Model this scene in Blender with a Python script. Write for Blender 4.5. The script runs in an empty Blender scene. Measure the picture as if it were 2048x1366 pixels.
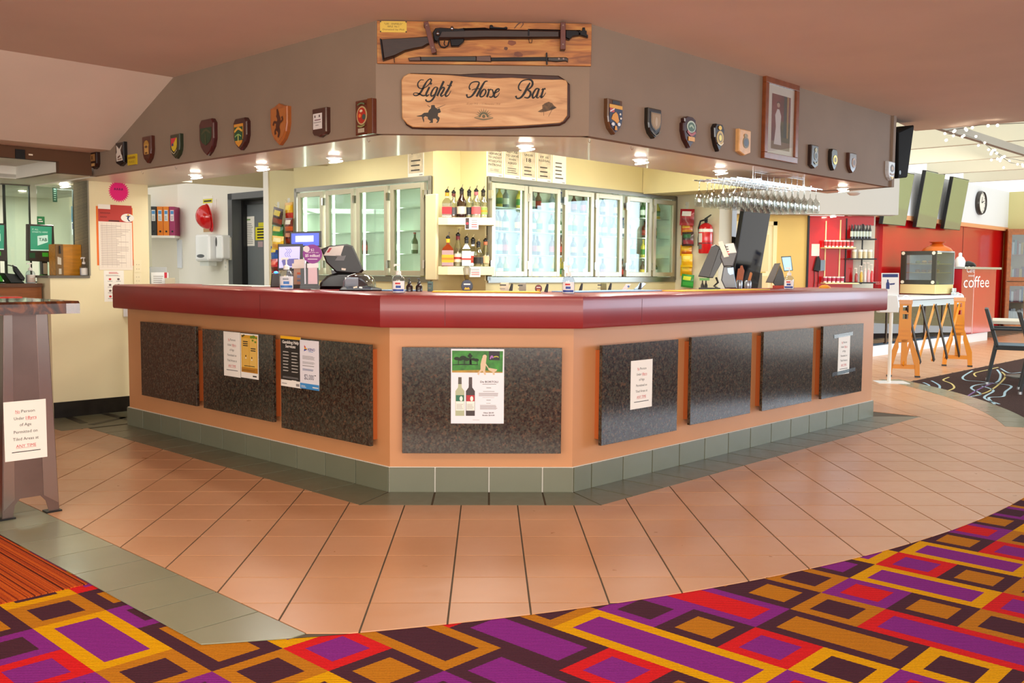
import bpy, math, random
from mathutils import Vector, Matrix
random.seed(7)
S2 = math.sqrt(.5); PI = math.pi
scene = bpy.context.scene
scene.cycles.caustics_reflective = False
COL = scene.collection

# ------------------------------------------------------------------ camera
F_PX, EYE = 1910.0, 1.25
PITCH, YAW, ROLL = math.atan(141.5/F_PX), math.atan(48/F_PX), 0.0072
CAMR = Matrix.Rotation(-YAW, 3, 'Z') @ Matrix.Rotation(PI/2-PITCH, 3, 'X') @ Matrix.Rotation(ROLL, 3, 'Z')
CAMP = Vector((0, 0, EYE))
cd = bpy.data.cameras.new('camera'); cam = bpy.data.objects.new('camera', cd); COL.objects.link(cam)
cd.sensor_width = 36.0; cd.lens = 36.0*F_PX/2048; cd.clip_end = 200; cd.clip_start = .05
cam.matrix_world = Matrix.Translation(CAMP) @ CAMR.to_4x4()
scene.camera = cam
# ------------------------------------------------------------------ world, daylight, exposure
w = bpy.data.worlds.new('world'); scene.world = w; w.use_nodes = True
bg = w.node_tree.nodes['Background']; bg.inputs[0].default_value = (1.0, .97, .93, 1); bg.inputs[1].default_value = 1.6
def area(name, loc, target, sx, sy, power, col):
    l = bpy.data.lights.new(name, 'AREA'); l.shape = 'RECTANGLE'; l.size = sx; l.size_y = sy; l.energy = power; l.color = col
    o = bpy.data.objects.new(name, l); COL.objects.link(o); o.location = loc
    o.rotation_euler = (Vector(target)-Vector(loc)).to_track_quat('-Z', 'Y').to_euler(); return o
area('window_daylight', (14, 9, 2.2), (4, 10.5, .3), 7, 2.6, 540, (.62, .80, 1))      # glazed side of the dining room
area('skylight_daylight', (7.5, 11, 4.6), (6.6, 11.5, 0), 5, 6, 80, (.82, .91, 1))       # over the glazed roof
area('rear_window_daylight', (0, -5.2, 1.35), (0, 5, 1.6), 13, 2.2, 640, (1, .95, .88))       # glazed front of the lounge, behind the photographer
area('lounge_ceiling_light', (-2.4, 2.2, 2.54), (-2.6, 3.2, 0), 2.4, 1.2, 60, (1, .74, .46))   # warm panel over the lounge
area('lounge_fitting', (.5, 2.2, 2.54), (.4, 4.2, 0), 1.6, 1.0, 40, (1, .86, .68))
area('bar_fluorescent', (.1, 7.15, 2.7), (0, 6.9, 0), 1.3, .3, 64, (1, .97, .86))
area('bar_fluorescent_2', (-1.75, 8.3, 2.36), (-1.75, 8.2, 0), .8, .25, 17, (1, .98, .9))
area('bar_fluorescent_3', (1.7, 8.2, 2.7), (1.7, 8.1, 0), 1.0, .3, 32, (1, .97, .86))
area('office_light', (-4.3, 9.4, 1.97), (-4.3, 9.4, 0), 1.0, 1.0, 24, (.95, 1, .95))
area('servery_light', (4.4, 11.9, 2.25), (4.2, 13.4, .9), 1.2, .8, 22, (1, .9, .75))
area('cafe_light', (7.4, 15.0, 2.5), (7.8, 17, .8), 2.4, 1.2, 34, (1, .93, .82))
vs = scene.view_settings
vs.view_transform = 'Standard'; vs.look = 'None'; vs.gamma = 1; vs.exposure = 0.12; vs.use_curve_mapping = False

# ------------------------------------------------------------------ pixels to rays
def ray(px, py):
    return CAMR @ Vector(((px-1024)/F_PX, -(py-683)/F_PX, -1))
def on_z(px, py, z=0.0):
    d = ray(px, py); return CAMP + d*((z-EYE)/d.z)
class Plane:
    """vertical plane; n = horizontal unit normal towards the viewer; local axes: x right, y up, z out"""
    def __init__(s, p, n):
        s.p = Vector((p[0], p[1], 0)); s.n = Vector((n[0], n[1], 0)).normalized(); s.r = Vector((0, 0, 1)).cross(s.n)
    def off(s, d): return Plane(s.p+s.n*d, s.n)
    def pt(s, px, py):
        d = ray(px, py); return CAMP + d*((s.p-CAMP).dot(s.n)/d.dot(s.n))
    def uv(s, px, py):
        q = s.pt(px, py); return ((q-s.p).dot(s.r), q.z)
    def rect(s, x0, y0, x1, y1):
        """pixel box -> u0,u1,z0,z1 read along the box's middle lines"""
        xm, ym = (x0+x1)/2, (y0+y1)/2
        return s.uv(x0, ym)[0], s.uv(x1, ym)[0], s.uv(xm, y1)[1], s.uv(xm, y0)[1]
    def mat(s, u, z, w=0):
        o = s.p + s.r*u + s.n*w; o.z = z
        m = Matrix((s.r, Vector((0, 0, 1)), s.n)).transposed().to_4x4(); m.translation = o; return m
    def xy(s, px, py=560):
        q = s.pt(px, py); return Vector((q.x, q.y, 0))
def stand(x, y, z, n):
    """frame of a thing standing on a surface: local -y faces n, z up"""
    n = Vector((n[0], n[1], 0)).normalized(); r = Vector((0, 0, 1)).cross(n)
    m = Matrix((r, -n, Vector((0, 0, 1)))).transposed().to_4x4(); m.translation = (x, y, z); return m
N_C, N_L, N_R = (0, -1), (-S2, -S2), (S2, -S2)
A0, B0 = Vector((-.555, 5.31, 0)), Vector((.485, 5.31, 0))          # bar plinth corners on the floor
def PC(d): return Plane((0, 5.31-d), N_C)
def PL(d): return Plane(A0+Vector((-S2, -S2, 0))*d, N_L)
def PR(d): return Plane(B0+Vector((S2, -S2, 0))*d, N_R)
def corner_A(d): return Vector((A0.x-d*math.tan(PI/8), A0.y-d))
def corner_B(d): return Vector((B0.x+d*math.tan(PI/8), B0.y-d))

# ------------------------------------------------------------------ materials
def lin(c):
    if isinstance(c, str): c = tuple(int(c[i:i+2], 16) for i in (0, 2, 4))
    return tuple(((v/255)/12.92 if v/255 <= .04045 else ((v/255+.055)/1.055)**2.4) for v in c)
MATS = {}
def M(col, rough=.5, metal=0, var=0, vs_=8, bump=0, bs=60, emit=0, spec=.5, coat=0, stretch=None):
    key = (col, rough, metal, var, vs_, bump, bs, emit, spec, coat, stretch)
    if key in MATS: return MATS[key]
    m = bpy.data.materials.new('surface_'+str(len(MATS))); m.use_nodes = True; MATS[key] = m
    nt = m.node_tree; b = nt.nodes['Principled BSDF']; c = lin(col)
    b.inputs['Base Color'].default_value = (*c, 1); b.inputs['Roughness'].default_value = rough; b.inputs['Metallic'].default_value = metal
    b.inputs['Specular IOR Level'].default_value = spec; b.inputs['Coat Weight'].default_value = coat; b.inputs['Coat Roughness'].default_value = .08
    if emit:
        b.inputs['Emission Color'].default_value = (*c, 1); b.inputs['Emission Strength'].default_value = emit
    if var or bump:
        tc = nt.nodes.new('ShaderNodeTexCoord'); mp = nt.nodes.new('ShaderNodeMapping'); nt.links.new(tc.outputs['Object'], mp.inputs[0])
        if stretch: mp.inputs['Scale'].default_value = stretch
    if var:
        n = nt.nodes.new('ShaderNodeTexNoise'); n.inputs['Scale'].default_value = vs_; n.inputs['Detail'].default_value = 5
        nt.links.new(mp.outputs[0], n.inputs['Vector'])
        r = nt.nodes.new('ShaderNodeValToRGB'); r.color_ramp.elements[0].position = .3; r.color_ramp.elements[1].position = .7
        r.color_ramp.elements[0].color = (*[max(0, v*(1-var)) for v in c], 1); r.color_ramp.elements[1].color = (*[min(1, v*(1+var)) for v in c], 1)
        nt.links.new(n.outputs['Fac'], r.inputs[0]); nt.links.new(r.outputs[0], b.inputs['Base Color'])
    if bump:
        n2 = nt.nodes.new('ShaderNodeTexNoise'); n2.inputs['Scale'].default_value = bs; nt.links.new(mp.outputs[0], n2.inputs['Vector'])
        bp = nt.nodes.new('ShaderNodeBump'); bp.inputs['Strength'].default_value = bump; bp.inputs['Distance'].default_value = .004
        nt.links.new(n2.outputs['Fac'], bp.inputs['Height']); nt.links.new(bp.outputs[0], b.inputs['Normal'])
    return m
def glass_mat(tint=(235, 248, 240), gloss=.10, rough=.02):
    key = ('glass', tint, gloss, rough)
    if key in MATS: return MATS[key]
    m = bpy.data.materials.new('thin_glass_'+str(len(MATS))); m.use_nodes = True; MATS[key] = m
    nt = m.node_tree; nt.nodes.clear(); out = nt.nodes.new('ShaderNodeOutputMaterial')
    t = nt.nodes.new('ShaderNodeBsdfTransparent'); t.inputs[0].default_value = (*lin(tint), 1)
    g = nt.nodes.new('ShaderNodeBsdfGlossy'); g.inputs['Roughness'].default_value = rough
    fr = nt.nodes.new('ShaderNodeLayerWeight'); fr.inputs[0].default_value = .5
    pw = nt.nodes.new('ShaderNodeMath'); pw.operation = 'POWER'; pw.inputs[1].default_value = 4; nt.links.new(fr.outputs['Facing'], pw.inputs[0])
    a = nt.nodes.new('ShaderNodeMath'); a.operation = 'MULTIPLY_ADD'; a.inputs[1].default_value = .6; a.inputs[2].default_value = gloss*.5; a.use_clamp = True
    nt.links.new(pw.outputs[0], a.inputs[0])
    x = nt.nodes.new('ShaderNodeMixShader'); nt.links.new(a.outputs[0], x.inputs[0]); nt.links.new(t.outputs[0], x.inputs[1]); nt.links.new(g.outputs[0], x.inputs[2])
    nt.links.new(x.outputs[0], out.inputs[0]); return m
def node_mat(name, rough, build, metal=0, coat=0, spec=.5):
    m = bpy.data.materials.new(name); m.use_nodes = True; nt = m.node_tree; b = nt.nodes['Principled BSDF']
    b.inputs['Roughness'].default_value = rough; b.inputs['Metallic'].default_value = metal; b.inputs['Coat Weight'].default_value = coat
    b.inputs['Specular IOR Level'].default_value = spec; b.inputs['Coat Roughness'].default_value = .05
    def N(t, **kw):
        n = nt.nodes.new('ShaderNode'+t)
        for k, v in kw.items():
            if k in n.inputs: n.inputs[k].default_value = v
            else: setattr(n, k, v)
        return n
    build(nt, b, N); return m
def ramp(N, stops):
    r = N('ValToRGB'); e = r.color_ramp.elements
    while len(e) < len(stops): e.new(.5)
    for el, (p, c) in zip(e, stops): el.position = p; el.color = (*lin(c), 1)
    return r
def granite_build(nt, b, N):
    tc = N('TexCoord'); v = N('TexVoronoi', Scale=110.0); n = N('TexNoise', Scale=38.0, Detail=6.0); n3 = N('TexNoise', Scale=9.0)
    for q in (v, n, n3): nt.links.new(tc.outputs['Object'], q.inputs['Vector'])
    r = ramp(N, [(.30, '1a1512'), (.46, '3a2c22'), (.58, '3e4036'), (.72, '5f4432')])
    mx = N('Mix', data_type='FLOAT'); mx.inputs[0].default_value = .45
    nt.links.new(n.outputs['Fac'], mx.inputs[2]); nt.links.new(v.outputs['Color'], mx.inputs[3])
    nt.links.new(mx.outputs[0], r.inputs[0]); nt.links.new(r.outputs[0], b.inputs['Base Color'])
GRANITE = node_mat('dark_granite', .15, granite_build, spec=.6)
def pine_build(nt, b, N):
    tc = N('TexCoord'); mp = N('Mapping'); mp.inputs['Scale'].default_value = (1.2, 9, 9); nt.links.new(tc.outputs['Object'], mp.inputs[0])
    n = N('TexNoise', Scale=3.2, Detail=6.0, Distortion=1.2); nt.links.new(mp.outputs[0], n.inputs['Vector'])
    r = ramp(N, [(.3, '7c4216'), (.5, 'ac682a'), (.7, 'c08840')]); nt.links.new(n.outputs['Fac'], r.inputs[0])
    v = N('TexVoronoi', Scale=3.0); nt.links.new(mp.outputs[0], v.inputs['Vector'])
    nt.links.new(r.outputs[0], b.inputs['Base Color'])
PINE = node_mat('oiled_pine', .35, pine_build)
def slab_build(nt, b, N):
    tc = N('TexCoord'); mp = N('Mapping'); mp.inputs['Scale'].default_value = (.9, 6, 6); nt.links.new(tc.outputs['Object'], mp.inputs[0])
    n = N('TexNoise', Scale=3.0, Detail=5.0, Distortion=1.6); nt.links.new(mp.outputs[0], n.inputs['Vector'])
    r = ramp(N, [(.3, 'a06c3a'), (.5, 'bd8852'), (.7, 'cda06c')]); nt.links.new(n.outputs['Fac'], r.inputs[0]); nt.links.new(r.outputs[0], b.inputs['Base Color'])
SIGNWOOD = node_mat('pale_sign_timber', .4, slab_build)
def tile_build_col(c0, c1, rough=.28):
    def f(nt, b, N):
        oi = N('ObjectInfo'); g = N('NewGeometry'); n = N('TexNoise', Scale=3.0, Detail=4.0); nt.links.new(g.outputs['Position'], n.inputs['Vector'])
        mx = N('Mix', data_type='FLOAT'); mx.inputs[0].default_value = .4; nt.links.new(n.outputs['Fac'], mx.inputs[2]); nt.links.new(oi.outputs['Random'], mx.inputs[3])
        r = ramp(N, [(.2, c0), (.8, c1)]); nt.links.new(mx.outputs[0], r.inputs[0]); nt.links.new(r.outputs[0], b.inputs['Base Color'])
        n2 = N('TexNoise', Scale=14.0); nt.links.new(g.outputs['Position'], n2.inputs['Vector'])
        mr = N('MapRange'); mr.inputs[3].default_value = rough-.06; mr.inputs[4].default_value = rough+.08
        nt.links.new(n2.outputs['Fac'], mr.inputs[0]); nt.links.new(mr.outputs[0], b.inputs['Roughness'])
    return f
TILE_PEACH = node_mat('peach_glazed_tile', .3, tile_build_col('c8946c', 'd4a27c', .30))
TILE_GREEN_LIT = node_mat('grey_green_glazed_tile_lit', .25, tile_build_col('868872', '94967e', .22))  # lighter copy of the plinth tile, floor reflection put into its colour
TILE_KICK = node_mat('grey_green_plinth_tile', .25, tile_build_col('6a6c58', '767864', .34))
GROUT = M('5d5344', .9); GROUT_W = M('e6e2d6', .8)
BLACK = M('0c0c0d', .35); BLK_GLOSS = M('08090b', .06, spec=.6); WHITE = M('f2efe8', .45); PAPER = M('f3efe6', .7); INK = M('1d1b1a', .7); REDINK = M('c8202a', .7)
GREYINK = M('8c8a88', .7); CHROME = M('d8d8d8', .12, 1); STEEL = M('a39c97', .30, 1, var=.15, vs_=3); BRASS = M('c79a45', .3, 1); CREAM = M('efe6c4', .55)
GLASS = glass_mat(); CLEAR = glass_mat((250, 252, 252), .14)

# ------------------------------------------------------------------ mesh builder
_TXT = {}
PRINT = {'lettering', 'printed_artwork', 'wood_knots', 'date_lettering', 'horse_rider_emblem', 'rising_sun_emblem', 'slouch_hat_emblem', 'curling_lines', 'emblem', 'label_print', 'screen_image'}
def text_mesh(s, shear=0, bold=0):
    k = (s, shear, bold)
    if k not in _TXT:
        c = bpy.data.curves.new('t', 'FONT'); c.body = s; c.size = 1; c.shear = shear; c.offset = bold; c.resolution_u = 2
        o = bpy.data.objects.new('t', c); me = bpy.data.meshes.new_from_object(o)
        vs_ = [v.co.copy() for v in me.vertices]; fs = [tuple(p.vertices) for p in me.polygons]
        bpy.data.objects.remove(o); bpy.data.meshes.remove(me); bpy.data.curves.remove(c)
        x0 = min((v.x for v in vs_), default=0); x1 = max((v.x for v in vs_), default=1)
        _TXT[k] = (vs_, fs, x0, x1)
    return _TXT[k]
class MB:
    def __init__(s, mat=None): s.v = []; s.f = []; s.mi = []; s.mats = []; s.cur = mat
    def _m(s, mat):
        mat = mat or s.cur or WHITE
        if mat not in s.mats: s.mats.append(mat)
        return s.mats.index(mat)
    def add(s, vs_, fs, mat=None, T=None):
        b = len(s.v); k = s._m(mat)
        s.v += [(T @ Vector(v) if T else Vector(v)) for v in vs_]
        for f in fs: s.f.append(tuple(b+i for i in f)); s.mi.append(k)
        return s
    def box(s, x0, x1, y0, y1, z0, z1, mat=None, T=None):
        v = [(x, y, z) for z in (z0, z1) for y in (y0, y1) for x in (x0, x1)]
        return s.add(v, [(0, 2, 3, 1), (4, 5, 7, 6), (0, 1, 5, 4), (2, 6, 7, 3), (0, 4, 6, 2), (1, 3, 7, 5)], mat, T)
    def cbox(s, c, d, mat=None, T=None):
        return s.box(c[0]-d[0]/2, c[0]+d[0]/2, c[1]-d[1]/2, c[1]+d[1]/2, c[2]-d[2]/2, c[2]+d[2]/2, mat, T)
    def prism(s, poly, z0, z1, mat=None, T=None, cham=0, back=True):
        a = sum(poly[i-1][0]*poly[i][1]-poly[i][0]*poly[i-1][1] for i in range(len(poly)))
        if a < 0: poly = poly[::-1]
        n = len(poly); v = [(x, y, z0) for x, y in poly]
        if cham:
            cx = sum(p[0] for p in poly)/n; cy = sum(p[1] for p in poly)/n
            hx = max(abs(p[0]-cx) for p in poly) or 1; hy = max(abs(p[1]-cy) for p in poly) or 1
            v += [(x, y, z1-cham) for x, y in poly] + [(cx+(x-cx)*(1-cham/hx), cy+(y-cy)*(1-cham/hy), z1) for x, y in poly]; L = 2
        else: v += [(x, y, z1) for x, y in poly]; L = 1
        f = [tuple(range(L*n, L*n+n))] + ([tuple(range(n-1, -1, -1))] if back else [])
        for l in range(L):
            for i in range(n): j = (i+1) % n; f.append((l*n+i, l*n+j, l*n+n+j, l*n+n+i))
        return s.add(v, f, mat, T)
    def lathe(s, prof, mat=None, seg=16, T=None, caps=True):
        v = []; f = []; n = len(prof)
        for r, z in prof:
            for k in range(seg):
                a = 2*PI*k/seg; v.append((r*math.cos(a), r*math.sin(a), z))
        for i in range(n-1):
            for k in range(seg): j = (k+1) % seg; f.append((i*seg+k, i*seg+j, i*seg+seg+j, i*seg+seg+k))
        if caps and prof[0][0] > 1e-6: f.append(tuple(range(seg-1, -1, -1)))
        if caps and prof[-1][0] > 1e-6: f.append(tuple((n-1)*seg+k for k in range(seg)))
        return s.add(v, f, mat, T)
    def cyl(s, p0, p1, r0, r1=None, mat=None, seg=10):
        p0, p1 = Vector(p0), Vector(p1); d = p1-p0
        T = Matrix.Translation(p0) @ d.to_track_quat('Z', 'Y').to_matrix().to_4x4()
        return s.lathe([(r0, 0), (r0 if r1 is None else r1, d.length)], mat, seg, T)
    def tube(s, pts, r, mat=None, seg=6, closed=False):
        pts = [Vector(p) for p in pts]; n = len(pts); v = []; f = []
        for i, p in enumerate(pts):
            a = pts[i-1] if (i or closed) else p; b = pts[(i+1) % n] if (i < n-1 or closed) else p
            q = (b-a).to_track_quat('Z', 'Y').to_matrix()
            for k in range(seg): t = 2*PI*k/seg; v.append(p+q @ Vector((r*math.cos(t), r*math.sin(t), 0)))
        for i in range(n if closed else n-1):
            for k in range(seg):
                j = (k+1) % seg; i2 = (i+1) % n; f.append((i*seg+k, i*seg+j, i2*seg+j, i2*seg+k))
        if not closed: f += [tuple(range(seg-1, -1, -1)), tuple((n-1)*seg+k for k in range(seg))]
        return s.add(v, f, mat)
    def ball(s, c, d, mat=None, seg=12, rings=8, T=None):
        v = []; f = []
        for i in range(rings+1):
            t = PI*i/rings
            for k in range(seg):
                a = 2*PI*k/seg; v.append((c[0]+d[0]*math.sin(t)*math.cos(a), c[1]+d[1]*math.sin(t)*math.sin(a), c[2]-d[2]*math.cos(t)))
        for i in range(rings):
            for k in range(seg): j = (k+1) % seg; f.append((i*seg+k, i*seg+j, i*seg+seg+j, i*seg+seg+k))
        return s.add(v, f, mat, T)
    def flat(s, poly, z, mat=None):
        a = sum(poly[i-1][0]*poly[i][1]-poly[i][0]*poly[i-1][1] for i in range(len(poly)))
        if a < 0: poly = poly[::-1]
        return s.add([(x, y, z) for x, y in poly], [tuple(range(len(poly)))], mat)
    def rect(s, x0, x1, y0, y1, z, mat=None): return s.flat([(x0, y0), (x1, y0), (x1, y1), (x0, y1)], z, mat)
    def disc(s, cx, cy, r, z, mat=None, seg=20, ry=None):
        return s.flat([(cx+r*math.cos(2*PI*k/seg), cy+(ry or r)*math.sin(2*PI*k/seg)) for k in range(seg)], z, mat)
    def stroke(s, pts, z, mat=None, sub=5):
        """flat pen stroke through (x, y, width) points, Catmull-Rom smoothed"""
        P = [Vector(p) for p in pts]; Q = []
        for i in range(len(P)-1):
            a, b, c, d = P[max(i-1, 0)], P[i], P[i+1], P[min(i+2, len(P)-1)]
            for k in range(sub):
                t = k/sub; Q.append(.5*((2*b)+(c-a)*t+(2*a-5*b+4*c-d)*t*t+(3*b-a-3*c+d)*t**3))
        Q.append(P[-1]); v = []
        for i, q in enumerate(Q):
            d = Q[min(i+1, len(Q)-1)]-Q[max(i-1, 0)]; n = Vector((-d.y, d.x)); n = n.normalized() if n.length > 1e-9 else Vector((0, 1))
            h = abs(q.z)/2; v += [(q.x+n.x*h, q.y+n.y*h, z), (q.x-n.x*h, q.y-n.y*h, z)]
        return s.add(v, [(2*i, 2*i+1, 2*i+3, 2*i+2) for i in range(len(Q)-1)], mat)
    def text(s, t, x, y, size, z, mat=None, al='c', shear=0, bold=0, width=None, T=None):
        vs_, fs, x0, x1 = text_mesh(t, shear, bold); sx = size
        if width: sx = width/max(1e-6, x1-x0)
        dx = x - {'c': (x0+x1)/2, 'l': x0, 'r': x1}[al]*sx
        return s.add([(v.x*sx+dx, v.y*size+y, z) for v in vs_], fs, mat, T)
    def lines(s, x0, x1, y0, y1, n, z, mat=None, fill=.45, jit=.25):
        h = (y1-y0)/n
        for i in range(n):
            e = random.random()*jit*(x1-x0); s.rect(x0, x1-e, y0+i*h, y0+(i+fill)*h, z, mat)
        return s
    def build(s, name, parent=None, mw=None, smooth=False, bevel=0, bseg=2, **pr):
        if parent is not None and name in PRINT: pr.setdefault('kind', 'stuff')
        me = bpy.data.meshes.new(name); me.from_pydata([tuple(v) for v in s.v], [], s.f)
        for m in s.mats: me.materials.append(m)
        me.polygons.foreach_set('material_index', s.mi)
        if smooth:
            me.polygons.foreach_set('use_smooth', [True]*len(me.polygons)); me.set_sharp_from_angle(angle=math.radians(40))
        me.update()
        return link(name, me, parent, mw, bevel, bseg, **pr)
def props(o, label=None, category=None, group=None, kind=None):
    for k, v in (('label', label), ('category', category), ('group', group), ('kind', kind)):
        if v: o[k] = v
    return o
def link(name, me, parent=None, mw=None, bevel=0, bseg=2, **pr):
    o = bpy.data.objects.new(name, me); COL.objects.link(o)
    if parent is not None: o.parent = parent
    if mw is not None:
        if parent is not None: o.matrix_local = mw
        else: o.matrix_world = mw
    if bevel:
        b = o.modifiers.new('edge', 'BEVEL'); b.width = bevel; b.segments = bseg; b.limit_method = 'ANGLE'; b.angle_limit = math.radians(40)
    return props(o, **pr)
def empty(name, mw, **pr):
    o = bpy.data.objects.new(name, None); COL.objects.link(o); o.empty_display_size = .05; o.matrix_world = mw; return props(o, **pr)
def T_(x=0, y=0, z=0): return Matrix.Translation((x, y, z))
def RX(a): return Matrix.Rotation(math.radians(a), 4, 'X')
def RY(a): return Matrix.Rotation(math.radians(a), 4, 'Y')
def RZ(a): return Matrix.Rotation(math.radians(a), 4, 'Z')
def clip_half(poly, nx, ny, c):
    """keep nx*x+ny*y <= c"""
    out = []
    for i in range(len(poly)):
        p, q = poly[i-1], poly[i]; dp = nx*p[0]+ny*p[1]-c; dq = nx*q[0]+ny*q[1]-c
        if (dp < 0) != (dq < 0) and abs(dp-dq) > 1e-9: t = dp/(dp-dq); out.append((p[0]+(q[0]-p[0])*t, p[1]+(q[1]-p[1])*t))
        if dq <= 0: out.append(q)
    return out
def p_area(p): return abs(sum(p[i-1][0]*p[i][1]-p[i][0]*p[i-1][1] for i in range(len(p))))/2
# ================================================================== FLOORS
CC, CR = Vector((-2.052, 10.011)), 6.98          # the tiled apron ends in an arc
LS_IN, LS_OUT = 2.59, 2.59-.3*math.sqrt(2)          # x+y of the grey-green strip
def carpet_material(name, col):
    def f(nt, b, N):
        g = N('NewGeometry'); n = N('TexNoise', Scale=160.0, Detail=3.0); nt.links.new(g.outputs['Position'], n.inputs['Vector'])
        mp = N('Mapping'); nt.links.new(g.outputs['Position'], mp.inputs[0]); mp.inputs['Rotation'].default_value = (0, 0, .04)
        wv = N('TexWave', Scale=26.0, Distortion=.6); wv.bands_direction = 'Y'; nt.links.new(mp.outputs[0], wv.inputs['Vector'])
        mx = N('Mix', data_type='FLOAT'); mx.inputs[0].default_value = .45; nt.links.new(wv.outputs['Fac'], mx.inputs[2]); nt.links.new(n.outputs['Fac'], mx.inputs[3])
        c = lin(col); r = N('ValToRGB'); r.color_ramp.elements[0].color = (*[v*.45 for v in c], 1); r.color_ramp.elements[1].color = (*[min(1, v*1.35) for v in c], 1)
        r.color_ramp.elements[0].position = .15; r.color_ramp.elements[1].position = .75
        nt.links.new(mx.outputs[0], r.inputs[0]); nt.links.new(r.outputs[0], b.inputs['Base Color'])
        bp = N('Bump', Strength=.5, Distance=.006); nt.links.new(mx.outputs[0], bp.inputs['Height']); nt.links.new(bp.outputs[0], b.inputs['Normal'])
    return node_mat(name, .95, f, spec=.1)
CK = {'D': carpet_material('carpet_plum', '4c2a38'), 'P': carpet_material('carpet_purple', '862a8c'), 'O': carpet_material('carpet_ochre', 'bd7a1c'),
      'Y': carpet_material('carpet_yellow', 'e0a404'), 'R': carpet_material('carpet_red', 'd42026')}
CELL, CP0, CQ0, CB = .255, 2.984, -1.640, .052
known = {(0, 0): ('DO', 2), (0, 2): ('YD', 1), (1, 0): ('OD', 1), (1, 1): ('RP', 3), (2, 0): ('PR', 1), (2, 1): ('DO', 1), (2, 2): ('OD', 2), (3, 0): ('YP', 2), (3, 2): ('RP', 2),
         (4, 0): ('RP', 1), (4, 1): ('DO', 1), (4, 2): ('OD', 1), (5, 0): ('YP', 2), (5, 2): ('PR', 1), (6, 0): ('DO', 1), (6, 1): ('RP', 2), (7, 0): ('PR', 1), (-1, 0): ('RP', 1), (-1, 1): ('YD', 1),
         (-1, 2): ('PR', 1), (-1, -1): ('DO', 1), (-2, -2): ('YP', 3), (-2, 1): ('PR', 1), (0, -2): ('PR', 2), (1, -1): ('DO', 1), (2, -1): ('OD', 1), (3, -1): ('DP', 1), (-1, -2): ('PD', 1),
         (-1, -3): ('DO', 1), (-2, -4): ('OD', 2), (-3, -4): ('RP', 1), (-3, -3): ('DP', 2), (-3, -1): ('RP', 1), (-3, 0): ('DO', 1), (-4, -4): ('OD', 2), (-3, -5): ('YP', 1), (-4, -5): ('DO', 1), (-4, -2): ('DP', 2)}
cm = MB(); taken = {}
combos = ['DO', 'YP', 'RP', 'PR', 'OD', 'YD', 'PD', 'DO', 'YP', 'OD']
rc = random.Random(3)
for i in range(-14, 14):
    j = -18
    while j < 17:
        if (i, j) in known: cmb, L = known[(i, j)]
        else:
            L = rc.choice([1, 1, 1, 2, 2]);
            for q in range(1, L):
                if (i, j+q) in known: L = q; break
            prev = taken.get((i, j-1)); below = taken.get((i-1, j))
            ch = [c for c in combos if not (prev and prev[0] == c[0]) and not (below and below[0] == c[0])] or combos
            cmb = rc.choice(ch)
        for q in range(L): taken[(i, j+q)] = cmb
        p0, p1, q0, q1 = CP0+CELL*i, CP0+CELL*(i+1), CQ0+CELL*j, CQ0+CELL*(j+L)
        cx, cy = ((p0+p1)/2+(q0+q1)/2)*S2, ((p0+p1)/2-(q0+q1)/2)*S2
        if -4 < cx < 6.6 and 1.0 < cy < 8.6:
            xy = lambda p, q: ((p+q)*S2, (p-q)*S2, 0)
            o4 = [(p0, q0), (p0, q1), (p1, q1), (p1, q0)]; i4 = [(p0+CB, q0+CB), (p0+CB, q1-CB), (p1-CB, q1-CB), (p1-CB, q0+CB)]
            o4 = [xy(*t) for t in o4]; i4 = [xy(*t) for t in i4]
            cm.add(o4+i4, [(0, 1, 5, 4), (1, 2, 6, 5), (2, 3, 7, 6), (3, 0, 4, 7)], CK[cmb[0]]); cm.add(i4, [(0, 1, 2, 3)], CK[cmb[1]])
        j += L
cm.add([(-16, -6, -.004), (16, -6, -.004), (16, 9, -.004), (-16, 9, -.004)], [(0, 1, 2, 3)], CK['D'])
cm.build('carpet_floor', kind='structure', label='patterned carpet of purple, ochre, red and plum rectangles', category='carpet')
# striped entrance mat on the lounge side
def stripes(nt, b, N):
    g = N('NewGeometry'); sx = N('SeparateXYZ'); nt.links.new(g.outputs['Position'], sx.inputs[0])
    ad = N('Math', operation='ADD'); nt.links.new(sx.outputs[0], ad.inputs[0]); nt.links.new(sx.outputs[1], ad.inputs[1])
    n = N('TexNoise', Scale=60.0, Detail=5.0); n.noise_dimensions = '1D'; nt.links.new(ad.outputs[0], n.inputs['W'])
    n2 = N('TexNoise', Scale=220.0); nt.links.new(g.outputs['Position'], n2.inputs['Vector'])
    mx = N('Mix', data_type='FLOAT'); mx.inputs[0].default_value = .2; nt.links.new(n.outputs['Fac'], mx.inputs[2]); nt.links.new(n2.outputs['Fac'], mx.inputs[3])
    r = ramp(N, [(.36, '3a1c12'), (.46, 'a03a1c'), (.55, 'cf6420'), (.66, '8c2a20')]); nt.links.new(mx.outputs[0], r.inputs[0]); nt.links.new(r.outputs[0], b.inputs['Base Color'])
    bp = N('Bump', Strength=.5, Distance=.005); nt.links.new(mx.outputs[0], bp.inputs['Height']); nt.links.new(bp.outputs[0], b.inputs['Normal'])
mm = MB(node_mat('striped_mat', .95, stripes, spec=.1))
pq = lambda p, q: ((p+q)*S2, (p-q)*S2)
mm.prism([pq(-.4, -3.76), pq(LS_OUT*S2-.004, -3.76), pq(LS_OUT*S2-.004, -8), pq(-.4, -8)], 0, .004)
mm.build('entrance_mat', label='rust and brown striped mat beside the grey-green tile strip', category='mat')
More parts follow.
